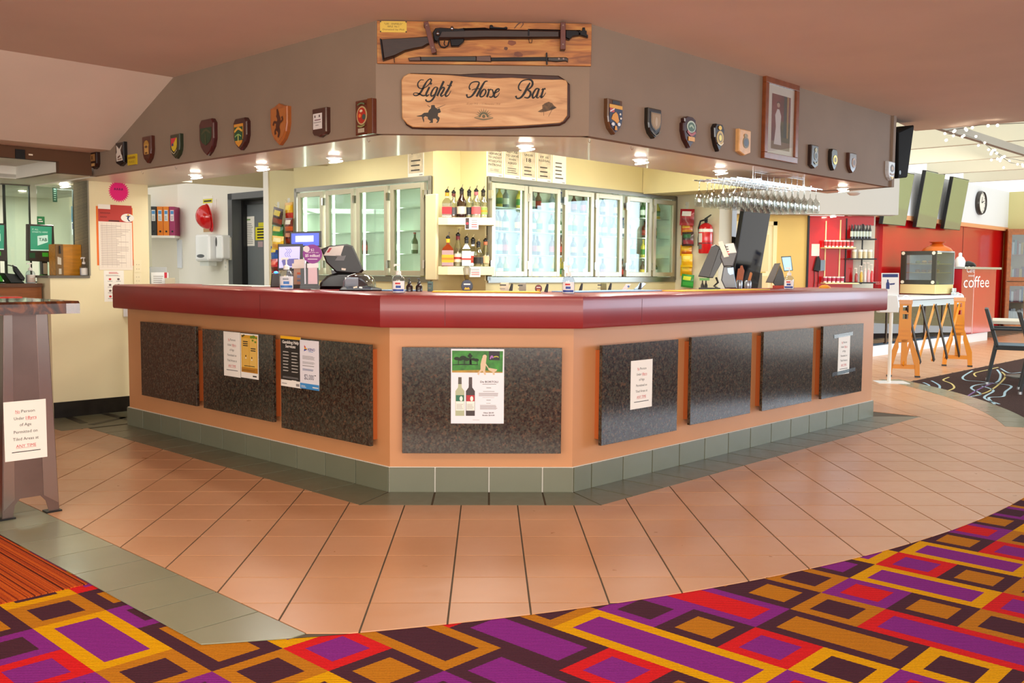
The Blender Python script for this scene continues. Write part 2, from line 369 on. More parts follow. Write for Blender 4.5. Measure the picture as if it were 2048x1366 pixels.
# mortar bed (the floor itself) under the tiles
fb = MB(GROUT)
arc = [(CC.x+CR*math.cos(a), CC.y+CR*math.sin(a)) for a in [math.radians(-112+k*1.5) for k in range(80)]]
arc = [p for p in arc if p[0]+p[1] > LS_OUT+.0]
poly = [(-5.4, 5.4+LS_OUT+2.0)]
poly = clip_half(arc+[(5.1, 10.97), (11.8, 17.67), (11.8, 24), (-12, 24), (-12, 12+LS_OUT)], -1, -1, -LS_OUT)
fb.flat(poly, .0015)
floor = fb.build('tiled_floor', kind='structure', label='floor of peach and grey-green ceramic tiles around the bar', category='floor')
X0, Y0 = on_z(922, 1015).x, on_z(920, 1112.7).y
RING = .3
cC, cL, cR = 5.31-RING, A0.x+A0.y-RING*math.sqrt(2), B0.y-B0.x-RING*math.sqrt(2)
cE = 3.363+8.188+RING*math.sqrt(2)
G = .0035; tiles = []
def clip_arc(p, rad=CR):
    c = Vector((sum(q[0] for q in p)/len(p), sum(q[1] for q in p)/len(p)))
    if max((Vector(q)-CC).length for q in p) <= rad: return p
    a0 = math.atan2(c.y-CC.y, c.x-CC.x)
    for k in range(-4, 5):
        a = a0+k*.012; nx, ny = math.cos(a), math.sin(a); p = clip_half(p, nx, ny, nx*CC.x+ny*CC.y+rad)
        if len(p) < 3: return []
    return p
for i in range(-24, 42):
    for j in range(-24, 60):
        x, y = X0+.3*i, Y0+.3*j
        if x < -4.2 or x > 11.6 or y < 2.6 or y > 20: continue
        sq = [(x+G, y+G), (x+.3-G, y+G), (x+.3-G, y+.3-G), (x+G, y+.3-G)]; cx, cy = x+.15, y+.15
        cafe = cy-cx > 6.02 and cx > 3.2
        if cafe:
            if cy-cx > 8.6 or cx+cy < cE-.2: continue
            p = sq if max((Vector(v)-CC).length for v in sq) < CR-.02 else clip_half(sq, 1, -1, -6.0); parts = [p] if len(p) > 2 else []
        else:
            if cy-cx > 11.6 or (cx > 3.0 and cy-cx > 6.3): continue
            p = clip_half(sq, -1, -1, -LS_IN-.004)
            p = clip_arc(p) if len(p) > 2 else []
            if len(p) < 3 or p_area(p) < .0012: continue
            parts = []
            a = clip_half(p, 0, 1, cC);  rest = clip_half(p, 0, -1, -cC)
            if len(a) > 2: parts.append(a)
            if len(rest) > 2:
                b_ = clip_half(rest, 1, 1, cL); rest2 = clip_half(rest, -1, -1, -cL)
                if len(b_) > 2: parts.append(b_)
                if len(rest2) > 2:
                    c_ = clip_half(rest2, -1, 1, cR); rest3 = clip_half(rest2, 1, -1, -cR)
                    if len(c_) > 2: parts.append(c_)
                    if len(rest3) > 2:
                        d_ = clip_half(rest3, -1, -1, -cE)
                        if len(d_) > 2: parts.append(d_)
        parts = [q for q in parts if p_area(q) > .0008]
        if not parts: continue
        q = CAMR.transposed() @ (Vector((cx, cy, 0))-CAMP); px = 1024+F_PX*q.x/-q.z; py = 683-F_PX*q.y/-q.z
        if -q.z < .5 or px < -60 or px > 2110 or py > 1420: continue
        if cy-cx > 8.2 and cx < 0 and cx+cy > cL-.02 and cy-cx > 11.0: continue
        tiles.append((cx*cx+cy*cy, cx, cy, parts, len(parts) == 1 and len(parts[0]) == 4 and abs(p_area(parts[0])-(.3-2*G)**2) < 1e-6))
tiles.sort(key=lambda t: t[0])
def tile_mesh(parts, ox, oy, mat, z0=.0012, z1=.005):
    b = MB(mat)
    for p in parts: b.prism([(x-ox, y-oy) for x, y in p], z0, z1, cham=.0008, back=False)
    return b
full = None; rest = MB(TILE_PEACH)
for k, (d, cx, cy, parts, isfull) in enumerate(tiles):
    if k < 290:
        if isfull and full is not None: link('peach_tile', full, floor, T_(cx, cy, 0))
        else:
            o = tile_mesh(parts, cx, cy, TILE_PEACH).build('peach_tile', floor, T_(cx, cy, 0))
            if isfull: full = o.data
    else:
        for p in parts: rest.prism(p, .0012, .005, back=False)
if rest.v: rest.build('far_peach_tiles', floor, kind='stuff')
print('TILES', len(tiles))
# grey-green strip on the lounge side
qj = []
k2 = 2.926
g0 = on_z(840/k2, 980+412/k2); qq = (g0.y-g0.x)*S2
n0 = 0
for k in range(-5, 14):
    q0 = qq+.3*k; pts = [((c*S2-(q)*S2), (c*S2+q*S2)) for c, q in ((LS_OUT*S2+.003, q0+G), (LS_IN*S2-.002, q0+G), (LS_IN*S2-.002, q0+.3-G), (LS_OUT*S2+.003, q0+.3-G))]
    p = clip_arc(pts)
    if len(p) > 2 and p_area(p) > .002:
        cx = sum(v[0] for v in p)/len(p); cy = sum(v[1] for v in p)/len(p)
        tile_mesh([p], cx, cy, TILE_GREEN_LIT).build('green_tile', floor, T_(cx, cy, 0))
# grey-green ring of tiles at the foot of the bar, tiles of the plinth share its joints
def along(P, corner, d, sgn, first, n):
    return [0]+[first+.3*k for k in range(n)]
UA, UB, LL, LR = 0, 1.04, 3.28, 4.07
def ring_quads():
    out = []
    tA = math.tan(PI/8)*RING
    js = [0]+[PC(0).uv(x, 960)[0]-A0.x for x in (870, 978, 1085)]+[1.04]
    for a, b in zip(js, js[1:]):
        a2 = a-tA if a == 0 else a; b2 = b+tA if b == 1.04 else b
        out.append([(A0.x+a, A0.y), (A0.x+b, A0.y), (A0.x+b2, A0.y-RING), (A0.x+a2, A0.y-RING)])
    jl = [.3*k for k in range(11)]+[LL]; dl = Vector((-S2, S2)); nl = Vector((-S2, -S2))
    for a, b in zip(jl, jl[1:]):
        a2 = a-tA if a == 0 else a; o = A0.xy
        out.append([tuple(o+dl*a), tuple(o+dl*a2+nl*RING), tuple(o+dl*b+nl*RING), tuple(o+dl*b)])
    jr = [0]+[.16+.3*k for k in range(13)]+[LR]; jr = [v for v in jr if v < LR-.02]+[LR]; dr = Vector((S2, S2)); nr = Vector((S2, -S2))
    for a, b in zip(jr, jr[1:]):
        a2 = a-tA if a == 0 else a; b2 = b+RING if b == LR else b; o = B0.xy
        out.append([tuple(o+dr*a), tuple(o+dr*a2+nr*RING), tuple(o+dr*b2+nr*RING), tuple(o+dr*b)])
    return out, js, jl, jr
RQ, JS, JL, JR = ring_quads()
def shrink(p, g):
    c = Vector((sum(v[0] for v in p)/len(p), sum(v[1] for v in p)/len(p)))
    return [tuple(c+(Vector(v)-c)*(1-g/max(.02, (Vector(v)-c).length)*1.3)) for v in p]
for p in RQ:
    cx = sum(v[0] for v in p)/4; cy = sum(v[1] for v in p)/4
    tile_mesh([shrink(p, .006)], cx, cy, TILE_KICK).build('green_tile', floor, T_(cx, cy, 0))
# staff gap floor between bar end and wall
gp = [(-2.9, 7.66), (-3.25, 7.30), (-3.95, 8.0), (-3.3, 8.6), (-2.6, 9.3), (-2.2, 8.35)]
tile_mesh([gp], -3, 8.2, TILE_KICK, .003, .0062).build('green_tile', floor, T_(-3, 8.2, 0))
for (ax, ay), (bx, by) in (((135, 835), (168, 848)), ((210, 829), (262, 842)), ((182, 851), (262, 834))):
    a, b_ = on_z(ax, ay), on_z(bx, by); d = (b_-a).normalized(); nn = Vector((-d.y, d.x, 0))*.03
    MB(M('23201b', .4)).prism([(a-nn).xy[:], (b_-nn).xy[:], (b_+nn).xy[:], (a+nn).xy[:]], .006, .008).build('dark_inlay', floor)
# grey-green band along the arc beside the dining carpet
for k in range(14):
    a0, a1 = math.radians(-20.5+k*2.45), math.radians(-20.5+(k+1)*2.45-.08)
    p = [(CC.x+r*math.cos(a), CC.y+r*math.sin(a)) for r, a in ((CR-.26, a0), (CR, a0), (CR, (a0+a1)/2), (CR, a1), (CR-.26, a1), (CR-.26, (a0+a1)/2))]
    if p[2][1]-p[2][0] > 6.4: break
    cx, cy = p[0]; tile_mesh([p], cx, cy, TILE_GREEN_LIT, .002, .0068).build('green_tile', floor, T_(cx, cy, 0))
# dark dining carpet with curling lines
dk = MB(M('43302c', .95, var=.35, vs_=90, spec=.1))
edge = [(CC.x+(CR+.003)*math.cos(a), CC.y+(CR+.003)*math.sin(a)) for a in [math.radians(-19+k*1.5) for k in range(19)]]
edge = [p for p in edge if p[1]-p[0] < 5.98]
dk.prism([(9.5, 6.6)]+edge+[(4.9, 10.88), (11.5, 17.48)], .0, .003)
dcar = dk.build('dining_carpet', kind='structure', label='dark brown carpet with curling pale and yellow lines under the dining chairs', category='carpet')
kz = 4.268
def cf(x, y): p = on_z(1720+x/kz, 540+y/kz, .003); return (p.x, p.y)
curl = MB()
for col, wd, pts in (('d8c27a', .035, [(700, 1045), (800, 1010), (780, 970), (710, 940), (760, 915)]), ('9ab8c8', .04, [(610, 945), (680, 990), (650, 1040), (590, 1030)]), ('9ab8c8', .04, [(540, 960), (590, 985), (560, 1010)]),
                     ('a8c4d0', .04, [(960, 860), (880, 910), (900, 940), (1010, 950), (1160, 960), (1200, 900), (1170, 850)]), ('a8c4d0', .04, [(1020, 1140), (920, 1090), (1030, 1060), (950, 1010), (1000, 980), (1150, 970), (1290, 990), (1240, 1040), (1220, 1080), (1100, 1090), (1150, 1145)]),
                     ('c9b46e', .035, [(990, 1070), (1090, 1040), (1180, 980), (1240, 910), (1210, 870)]), ('7a5a8c', .035, [(880, 1105), (960, 1050), (1050, 1000), (1150, 960)]), ('a8c4d0', .04, [(1190, 1145), (1060, 1090), (1140, 1030), (1040, 990)]),
                     ('a8c4d0', .035, [(1200, 840), (1280, 880), (1400, 870)]), ('d8c27a', .035, [(990, 910), (980, 880), (1100, 850), (1180, 830)])):
    W = [(*cf(*p), wd*.62) for p in pts]; curl.stroke(W, .0036, M(col, .9), sub=6)
curl.build('curling_lines', dcar)

# ================================================================== CEILINGS AND WALLS
CEIL = M('efdac8', .8, var=.04, vs_=1.5); BULK = M('8a7664', .75, var=.07, vs_=2, bump=.15, bs=220); BULKD = M('5a3a22', .75, var=.06, vs_=2)
CREAMW = M('ece0b8', .6, var=.03, vs_=2, bump=.05, bs=180); WHITEW = M('e9e6da', .55, var=.02, vs_=2); YELW = M('d8cc9c', .6, var=.03, vs_=2)
ZC, ZB, DB, DI = 2.565, 1.975, .12, -.58
eR = LR+.02; bR = B0.xy+Vector((S2, -S2))*DB
endR = corner_B(DB)+Vector((S2, S2))*(eR-.04)
aP = corner_A(DB); cA = aP.x+aP.y; crease = Vector(((cA-8.95)/2, (cA+8.95)/2)); low1 = Vector(((cA-10.4)/2, (cA+10.4)/2)); low2 = Vector(((cA-10.8)/2, (cA+10.8)/2))
cl = MB(CEIL)
eps = .06
def v3(p, z): return (p[0], p[1], z)
inA, inB = corner_A(DB-eps), corner_B(DB-eps)
cin = Vector((crease.x+eps*S2, crease.y+eps*S2)); l1in = Vector((low1.x+eps*S2, low1.y+eps*S2)); l2in = Vector((low2.x+eps*S2, low2.y+eps*S2))
far = Vector((-10, -10))
e_in = endR+Vector((-S2, S2))*eps
cl.add([v3(p, ZC) for p in [(-16, -6), (9, -6), (9, 6.2), on_z(2048, 243, ZC).xy[:], on_z(1882, 258, ZC).xy[:], on_z(1830, 262, ZC).xy[:], e_in[:], inB[:], inA[:], cin[:], (cin+far)[:]]], [tuple(range(11))])
cl.add([v3(cin, ZC), v3(cin+far, ZC), v3(l1in+far, 2.15), v3(l1in, 2.15)], [(0, 1, 2, 3)])
cl.add([v3(l1in, 2.15), v3(l1in+far, 2.15), v3(l2in+far, 2.15), v3(l2in, 2.15)], [(0, 1, 2, 3)])
cl.build('ceiling', kind='structure', label='warm off-white plaster ceiling that slopes down towards the office counter', category='ceiling')
# bulkhead over the bar: one panel for each side
def pan(P, u0, u1, z0, ztop, name, label, mat=BULK, th=.05):
    """ztop: list of (u,z) along the top edge from u1 back to u0"""
    b = MB(mat); b.prism([(u0, z0), (u1, z0)]+ztop, -th, 0)
    return b.build(name, None, P.mat(0, 0), kind='structure', label=label, category='wall')
P = PC(DB); pan(P, aP.x, corner_B(DB).x, ZB, [(corner_B(DB).x, ZC), (aP.x, ZC)], 'wall_bulkhead_front', 'taupe bulkhead panel above the bar carrying the timber bar sign')
P = PL(DB); uA = (aP-P.p.xy).dot(P.r.xy); uc = (crease-P.p.xy).dot(P.r.xy); ul1 = (low1-P.p.xy).dot(P.r.xy); ul2 = (low2-P.p.xy).dot(P.r.xy)-.10
pan(P, ul2, uA, ZB, [(uA, ZC), (uc, ZC), (ul1, 2.15), (ul2, 2.15)], 'wall_bulkhead_left', 'taupe bulkhead panel whose top slopes down towards the office counter')
P = PR(DB); uB = (corner_B(DB)-P.p.xy).dot(P.r.xy); uE = (endR-P.p.xy).dot(P.r.xy)
pan(P, uB, uE, ZB, [(uE, ZC), (uB, ZC)], 'wall_bulkhead_right', 'taupe bulkhead panel carrying the framed portrait')
Pe = Plane(endR, (S2, S2)); pan(Pe, -.02, .72, ZB, [(.72, ZC), (-.02, ZC)], 'wall_bulkhead_end', 'end return of the taupe bulkhead by the loudspeaker')
# soffit
SOFF = M('f4eede', .38, var=.03, vs_=2, coat=.15)
sf = MB(SOFF); LEX = 4.9
def offpath(d, ll, lr):
    a, b = corner_A(d), corner_B(d); return [a+Vector((-S2, S2))*ll, a, b, b+Vector((S2, S2))*lr]
o_, i_ = offpath(DB-.05, LEX, eR-.06), offpath(DI, LEX, eR-.06)
for k in range(3): sf.prism([o_[k][:], o_[k+1][:], i_[k+1][:], i_[k][:]], ZB, ZB+.04)
sf.build('ceiling_soffit', kind='structure', label='pale glossy soffit under the bulkhead holding the downlights', category='ceiling')
ib = MB(YELW); j_ = offpath(DI-.04, LEX, eR-.06)
for k in range(3): ib.prism([i_[k][:], i_[k+1][:], j_[k+1][:], j_[k][:]], ZB+.04, 2.8)
ib.build('wall_soffit_back', kind='structure', label='inner face of the soffit above the bar', category='wall')
# office side bulkhead (brown) and the wall with the pink star
W1 = Plane((-11.5/2, 11.5/2), N_R)
OB = Plane((-10.8/2, 10.8/2), N_R); uo = OB.uv(178, 320)[0]; ust = OB.uv(118, 330)[0]
b = MB(BULKD); b.prism([(uo-8, 2.06), (ust, 2.06), (ust, ZB), (uo+.02, ZB), (uo+.02, 2.17), (uo-8, 2.17)], -.06, 0)
b.build('wall_office_bulkhead', None, OB.mat(0, 0), kind='structure', label='dark brown bulkhead above the office counter', category='wall')
b = MB(WHITEW)   # office ceiling with a raised recess
b.box(ust, uo+.9, 1.985, 2.02, -4, -.06); b.box(uo-8, ust, 2.085, 2.12, -.9, -.06); b.box(ust-.001, ust+.05, 1.985, 2.12, -.9, -.06)
b.prism([(uo-8, 1.99), (ust, 1.99), (ust, 2.11), (uo-8, 2.11)], -.95, -.9); b.box(uo-8, ust, 1.985, 2.02, -4, -.9)
b.build('ceiling_office', None, OB.mat(0, 0), kind='structure', label='white office ceiling with a raised recess by the brown bulkhead', category='ceiling')
b = MB(CREAMW); u0, u1, u2 = W1.uv(104, 700)[0], W1.uv(176, 450)[0], W1.uv(297, 450)[0]; zl = W1.uv(140, 556)[1]
b.prism([(u0, 0), (u2, 0), (u2, 1.99), (u1, 1.99), (u1, zl), (u0, zl)], -.28, 0)
wall1 = b.build('wall_left', None, W1.mat(0, 0), kind='structure', label='cream wall with the pink star and rosters beside the bar end', category='wall')
b = MB(M('6b6458', .5)); b.box(u0-.02, u1, zl, zl+.02, -.30, .015); b.build('trim_1', None, W1.mat(0, 0), kind='structure', label='grey ledge capping the low cream wall', category='ledge')
b = MB(M('8d8878', .6)); b.box(u1, u1+.012, zl+.02, 1.985, -.28, .004); b.build('trim_2', None, W1.mat(0, 0), kind='structure', label='grey edge strip of the cream wall opening', category='trim')
b = MB(M('1b1714', .35, var=.5, vs_=14)); b.box(u0, u2+.4, 0, W1.uv(200, 797)[1], 0, .012); b.build('baseboard_left', None, W1.mat(0, 0), kind='structure', label='black marbled skirting along the cream wall', category='skirting')
# inner walls of the bar
def sumplane(c): return Plane((c/2, c/2), N_L)
def difplane(c): return Plane((-c/2, c/2), N_R)
BW = sumplane(8.1); FLP = sumplane(7.71); FRP = difplane(8.2)
b = MB(WHITEW); ua, ub = BW.uv(356, 450)[0], BW.uv(560, 450)[0]; d0, d1 = BW.uv(459, 450)[0], BW.uv(541, 450)[0]; zd = BW.uv(500, 384)[1]
b.box(ua, d0, 0, 2.75, -.12, 0); b.box(d0, d1, zd, 2.75, -.12, 0); b.box(d1, ub, 0, 2.75, -.12, 0)
b.build('wall_staff', None, BW.mat(0, 0), kind='structure', label='pale staff-side wall with binders, dispenser and grey door', category='wall')
SCN = Plane((0, BW.pt(356, 450).y), N_C)
b = MB(WHITEW); b.box(SCN.uv(150, 450)[0], SCN.uv(356, 450)[0]+.02, 0, 2.75, -.1, 0); b.build('wall_binders', None, SCN.mat(0, 0), kind='structure', label='white return wall behind the binder shelf', category='wall')
DG = M('55585a', .45); DG2 = M('6c7276', .4, var=.05, vs_=1)
b = MB(DG); b.box(d0, d0+.09, 0, zd, -.2, .02); b.box(d0, d1, zd-.07, zd, -.2, .02)
door = b.build('door_1', None, BW.mat(0, 0), kind='structure', label='grey steel door with notices in the staff-side wall', category='door')
b = MB(DG2); b.box(d0+.13, d1+.3, 0, zd-.075, -.19, -.15); b.build('door_panel', door)
b = MB(BLACK); b.box(d0+.09, d0+.13, 0, zd-.07, -.2, -.1); b.box(d0+.13, d1, zd-.12, zd-.07, -.2, -.12); b.build('door_shadow_gap', door)
b = MB(CHROME); b.cyl((d0+.2, 1.02, -.15), (d0+.2, 1.02, -.10), .012); b.ball((d0+.2, 1.02, -.09), (.02, .02, .015)); b.build('door_knob', door, smooth=True)
NIB = sumplane(7.80); b = MB(YELW); n0, n1 = NIB.uv(530, 470)[0], NIB.uv(600, 470)[0]; b.box(n0, n1, 0, 2.75, -.28, 0)
b.build('wall_snack', None, NIB.mat(0, 0), kind='structure', label='narrow yellowish wall behind the hanging snack packets', category='wall')
b = MB(WHITE); b.box(n0-.005, n0+.085, 0, 2.75, .001, .012); b.build('trim_3', None, NIB.mat(0, 0), kind='structure', label='white corner strip beside the grey door', category='trim')
# fridge walls
FZ0, FZ1 = 1.165, 2.045
b = MB(YELW); f0, f1 = FLP.uv(592, 470)[0], FLP.uv(866, 470)[0]
b.box(f0-.03, f1, FZ1, 2.9, -.5, 0); b.box(f0-.03, f1, 0, FZ0, -.5, 0); b.box(f0-.04, f0-.005, FZ0, FZ1, -.5, 0); b.box(f1-.006, f1+.012, FZ0, FZ1, -.4, .0)
b.build('wall_fridge_left', None, FLP.mat(0, 0), kind='structure', label='yellowish wall around the four-door fridge bank', category='wall')
g0, g1 = FRP.uv(972, 470)[0], FRP.uv(1352, 470)[0]; gb = FRP.uv(1285, 360)[0]
b = MB(YELW); b.box(g0, gb, FZ1, 2.9, -.5, 0); b.box(g0, g1, 0, FZ0, -.5, 0); b.box(gb, g1+.3, FZ1, 2.9, -.5, -.02); b.box(g0-.012, g0+.006, FZ0, FZ1, -.4, 0)
b.build('wall_fridge_right', None, FRP.mat(0, 0), kind='structure', label='yellowish wall around the six-door fridge bank', category='wall')
CB_ = Plane((0, 8.42), N_C); s0, s1 = CB_.uv(856, 450)[0], CB_.uv(985, 450)[0]
b = MB(YELW); b.box(s0, s1, 0, 2.9, -.1, 0); b.build('wall_spirits', None, CB_.mat(0, 0), kind='structure', label='yellowish wall behind the two spirit shelves', category='wall')
EW = sumplane(FRP.pt(1352, 470).x+FRP.pt(1352, 470).y); h0, h1 = EW.uv(1346, 470)[0], EW.uv(1438, 470)[0]
b = MB(M('ded6bc', .6, var=.03, vs_=2)); b.box(h0, h1, 0, 2.9, -.25, 0); b.build('wall_extinguisher', None, EW.mat(0, 0), kind='structure', label='short cream wall carrying the fire extinguisher and snack strip', category='wall')
bk = FRP.pt(1285, 388); b = MB(YELW); bl = 1.7
b.box(0, bl, bk.z, 2.9, -.35, 0); b.build('wall_beam', None, Plane(bk, (-S2, -S2)).mat(0, 0), kind='structure', label='boxed beam running forward from the six-door fridge wall', category='wall')
# ceilings inside the bar
q1, q2, q3 = BW.pt(300, 362), BW.pt(540, 377), FLP.pt(645, 332)
nn = (q2-q1).cross(q3-q1).normalized()
def onp(x, y): return (x, y, q1.z-((x-q1.x)*nn.x+(y-q1.y)*nn.y)/nn.z)
b = MB(M('c4b58e', .6)); li = [(-5.2, 13.4), (-4.4, 9.95), (-1.9, 7.45), (-1.35, 8.1), (-1.55, 9.3), (-2.3, 10.45)]
b.add([onp(*p) for p in li], [tuple(range(len(li)))]); b.build('ceiling_staff', kind='structure', label='low sloping ceiling over the staff entrance', category='ceiling')
b = MB(M('e8e0c4', .6)); b.box(-1.9, 4.2, 5.9, 12.6, 2.8, 2.85); b.build('ceiling_bar', kind='structure', label='pale ceiling above the inside of the bar', category='ceiling')
# servery behind the bar: yellow wall with a door, red splashback
SV = Plane((0, 14.5), N_C)
y0, y1, y2, y3 = SV.uv(1400, 500)[0], SV.uv(1617, 500)[0], SV.uv(1706, 500)[0], SV.uv(1745, 500)[0]
b = MB(M('dcbc6a', .6, var=.03, vs_=2)); b.box(y0, y1, 0, 2.6, -.1, 0); b.build('wall_servery', None, SV.mat(0, 0), kind='structure', label='yellow wall with a cream door beyond the till', category='wall')
b = MB(M('f4e8b8', .5)); p0, p1 = SV.uv(1512, 500)[0], SV.uv(1552, 500)[0]; zt = SV.uv(1540, 443)[1]
b.box(p0-.6, p1-.06, 0, zt-.06, -.02, .02); dr2 = b.build('door_2', None, SV.mat(0, 0), kind='structure', label='cream panelled door in the yellow wall beyond the till', category='door')
b = MB(M('f1e2a8', .5)); b.box(p1-.06, p1, 0, zt, 0, .04); b.box(p0-.6, p1, zt-.06, zt, 0, .04); b.build('door_frame', dr2)
b = MB(M('e6d49a', .5)); b.box(p1-.30, p1-.12, 1.28, zt-.2, .02, .028); b.box(p1-.30, p1-.12, .9, 1.2, .02, .028); b.build('door_inset', dr2)
RED = M('bc1016', .16, var=.06, vs_=1, coat=.4); REDD = M('8e1218', .2, coat=.3)
zr = SV.uv(1660, 432)[1]
b = MB(RED); b.box(y1, y2, .2, zr, 0, .02); b.box(y2, y3, zr-.14, zr, 0, .02); sp = b.build('wall_splashback', None, SV.mat(0, 0), kind='structure', label='glossy red splashback with coffee shelves', category='wall')
b = MB(BLACK); b.box(y1-.03, y1, .2, zr, 0, .025); b.build('edge_strip', sp)
b = MB(M('cfc8b4', .6)); b.box(y2-.02, y3+.05, 0, 2.6, -.2, -.05); b.build('wall_servery_side', None, SV.mat(0, 0), kind='structure', label='grey-cream wall beside the red splashback shelves', category='wall')
b = MB(M('b8b4ac', .6)); b.box(y0, y3+.25, zr+.005, 2.75, .03, .3); b.build('wall_servery_bulkhead', None, SV.mat(0, 0), kind='structure', label='pale bulkhead above the red splashback', category='wall')
# cafe back wall: red below, pale blue-white above
CW = difplane(9.9)
c0, c1 = CW.uv(1742, 500)[0], CW.uv(2008, 500)[0]; zcr = CW.uv(1975, 457)[1]
b = MB(RED); b.box(c0+.55, c1, 0, zcr, -.1, 0); cw = b.build('wall_cafe', None, CW.mat(0, 0), kind='structure', label='glossy red cafe wall behind the food display', category='wall')
b = MB(M('3a0a0c', .4)); ux = CW.uv(1925, 500)[0]; b.box(ux-.008, ux+.008, .9, zcr, 0, .004); b.build('panel_joint', cw)
b = MB(REDD); b.box(c0, c0+.52, 0, zcr-.05, -.12, -.06); b.box(c0-.1, c0+.02, 0, zcr, -.1, .0, RED); b.box(c0+.48, c0+.56, 0, zcr, -.1, .0, RED); b.box(c0, c0+.56, zcr-.08, zcr, -.1, 0, RED)
d3 = b.build('door_3', None, CW.mat(0, 0), kind='structure', label='dark red door set in the red cafe wall', category='door')
b = MB(M('e4e6ea', .6)); b.box(c0-1.7, c1, zcr, 3.12, -.1, .06); b.build('wall_cafe_upper', None, CW.mat(0, 0), kind='structure', label='pale wall above the red panels carrying screens and clock', category='wall')
b = MB(M('e0a070', .5)); b.box(c0, c1, zcr-.02, zcr+.06, 0, .075); b.build('trim_4', None, CW.mat(0, 0), kind='structure', label='peach ledge between red panels and pale upper wall', category='trim')
ce = CW.pt(2008, 500); EE = Plane(ce, (-S2, -S2))
b = MB(M('cfc78c', .5)); b.box(-.05, 6, 2.1, 3.12, -.1, .0); b.build('wall_far_side_glow', None, EE.mat(0, 0), kind='structure', label='wall above the bookcase coloured with the yellow-green glow of a window', category='wall')  # the window's glow is painted as the colour of this wall
b = MB(M('c9b98a', .6)); b.box(-.05, 6, 0, 2.1, -.1, 0); b.build('wall_far_side_low', None, EE.mat(0, 0), kind='structure', label='tan wall behind the bookcase', category='wall')
b = MB(M('d8c060', .5)); b.box(-.04, .02, 0, 2.2, 0, .05); b.build('trim_5', None, EE.mat(0, 0), kind='structure', label='yellow corner strip beside the red cafe wall', category='trim')
# office back wall
OW2 = difplane(15.2); b = MB(M('dcdcc8', .6)); b.box(-9, 5.2, 0, 2.1, -.1, 0); b.build('wall_office', None, OW2.mat(0, 0), kind='structure', label='pale green office back wall behind the glass', category='wall')
# glazed dining roof: beams and glass roof
for k, yy in enumerate((12.0, 13.9, 15.8, 17.7, 19.6)):
    q = Vector((.483*yy, yy)); t0 = (9.75-(q.y-q.x))/2
    p0 = q+Vector((-1, 1))*t0; p1 = q+Vector((1, -1))*9; n_ = Vector((S2, S2))*.11
    B_ = MB(M('e6e0c8', .6)); B_.prism([p0[:], p1[:], (p1+n_)[:], (p0+n_)[:]], 3.11, 3.43)
    B_.build('roof_beam', kind='structure', label='white painted beam across the glazed dining roof', category='beam', group='dining roof beams')
q = on_z(1897, 262, 2.98); B_ = MB(M('8f8474', .5)); p0 = q.xy-Vector((S2, S2))*.6; p1 = q.xy+Vector((S2, S2))*9; n_ = Vector((S2, -S2))*.07
B_.prism([p0[:], p1[:], (p1+n_)[:], (p0+n_)[:]], 2.95, 3.05); B_.build('roof_beam', kind='structure', label='slim grey-brown beam crossing below the white roof beams', category='beam')
b = MB(glass_mat((240, 244, 240), .08)); b.add([(3.4, 7.0, 3.45), (22, 7.0, 3.45), (22, 26, 3.45), (3.4, 26, 3.45)], [(0, 3, 2, 1)])
b.build('ceiling_glazing', kind='structure', label='glass roof above the dining area', category='ceiling')
b = MB(M('ece2b8', .6)); b.add([(9.2, 16.5, 3.44), (14, 11.5, 3.44), (16, 13.5, 3.44), (11.2, 18.5, 3.44)], [(0, 3, 2, 1)]); b.build('ceiling_boarding', kind='structure', label='pale corrugated boarding below the glass roof', category='ceiling')
# ================================================================== THE BAR
ZT, ZF = 1.12, .935            # counter top, lower edge of the red fascia
LAM = M('c88c5c', .42, var=.05, vs_=1.5); LAMS = M('e09a62', .45)
bar = empty('bar_counter', T_(0, 5.6, 0), label='peach laminate bar front with dark granite panels and a tiled plinth', category='bar counter')
ID = bar.matrix_world.inverted()
def bar_part(b, name, mw, smooth=False, bevel=0, parent=None, **pr): return b.build(name, parent or bar, (ID @ mw) if parent is None else mw, smooth, bevel, **pr)
DBODY = -.015
bo, bi = offpath(DBODY, LL-.02, LR-.02), offpath(-.55, LL-.02, LR-.02)
for k, nm in enumerate(('side_panel', 'front_panel', 'side_panel')):
    b = MB(LAM); b.prism([bo[k][:], bo[k+1][:], bi[k+1][:], bi[k][:]], .13, 1.02); bar_part(b, nm, T_())
bo2, bi2 = offpath(-.006, LL, LR), offpath(-.5, LL, LR)
for k in range(3):
    b = MB(GROUT_W); b.prism([bo2[k][:], bo2[k+1][:], bi2[k+1][:], bi2[k][:]], .002, .146); bar_part(b, 'plinth', T_())
PZ = .143
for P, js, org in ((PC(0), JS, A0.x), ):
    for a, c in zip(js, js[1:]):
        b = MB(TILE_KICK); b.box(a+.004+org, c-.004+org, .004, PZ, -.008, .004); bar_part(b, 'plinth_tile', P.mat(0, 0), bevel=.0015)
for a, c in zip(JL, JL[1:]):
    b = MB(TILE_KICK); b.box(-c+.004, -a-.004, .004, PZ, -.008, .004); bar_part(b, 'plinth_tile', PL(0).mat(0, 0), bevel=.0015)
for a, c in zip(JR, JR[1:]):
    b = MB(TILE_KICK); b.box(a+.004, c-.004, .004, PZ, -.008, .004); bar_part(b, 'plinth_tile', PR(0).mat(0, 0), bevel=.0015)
PAN = .055
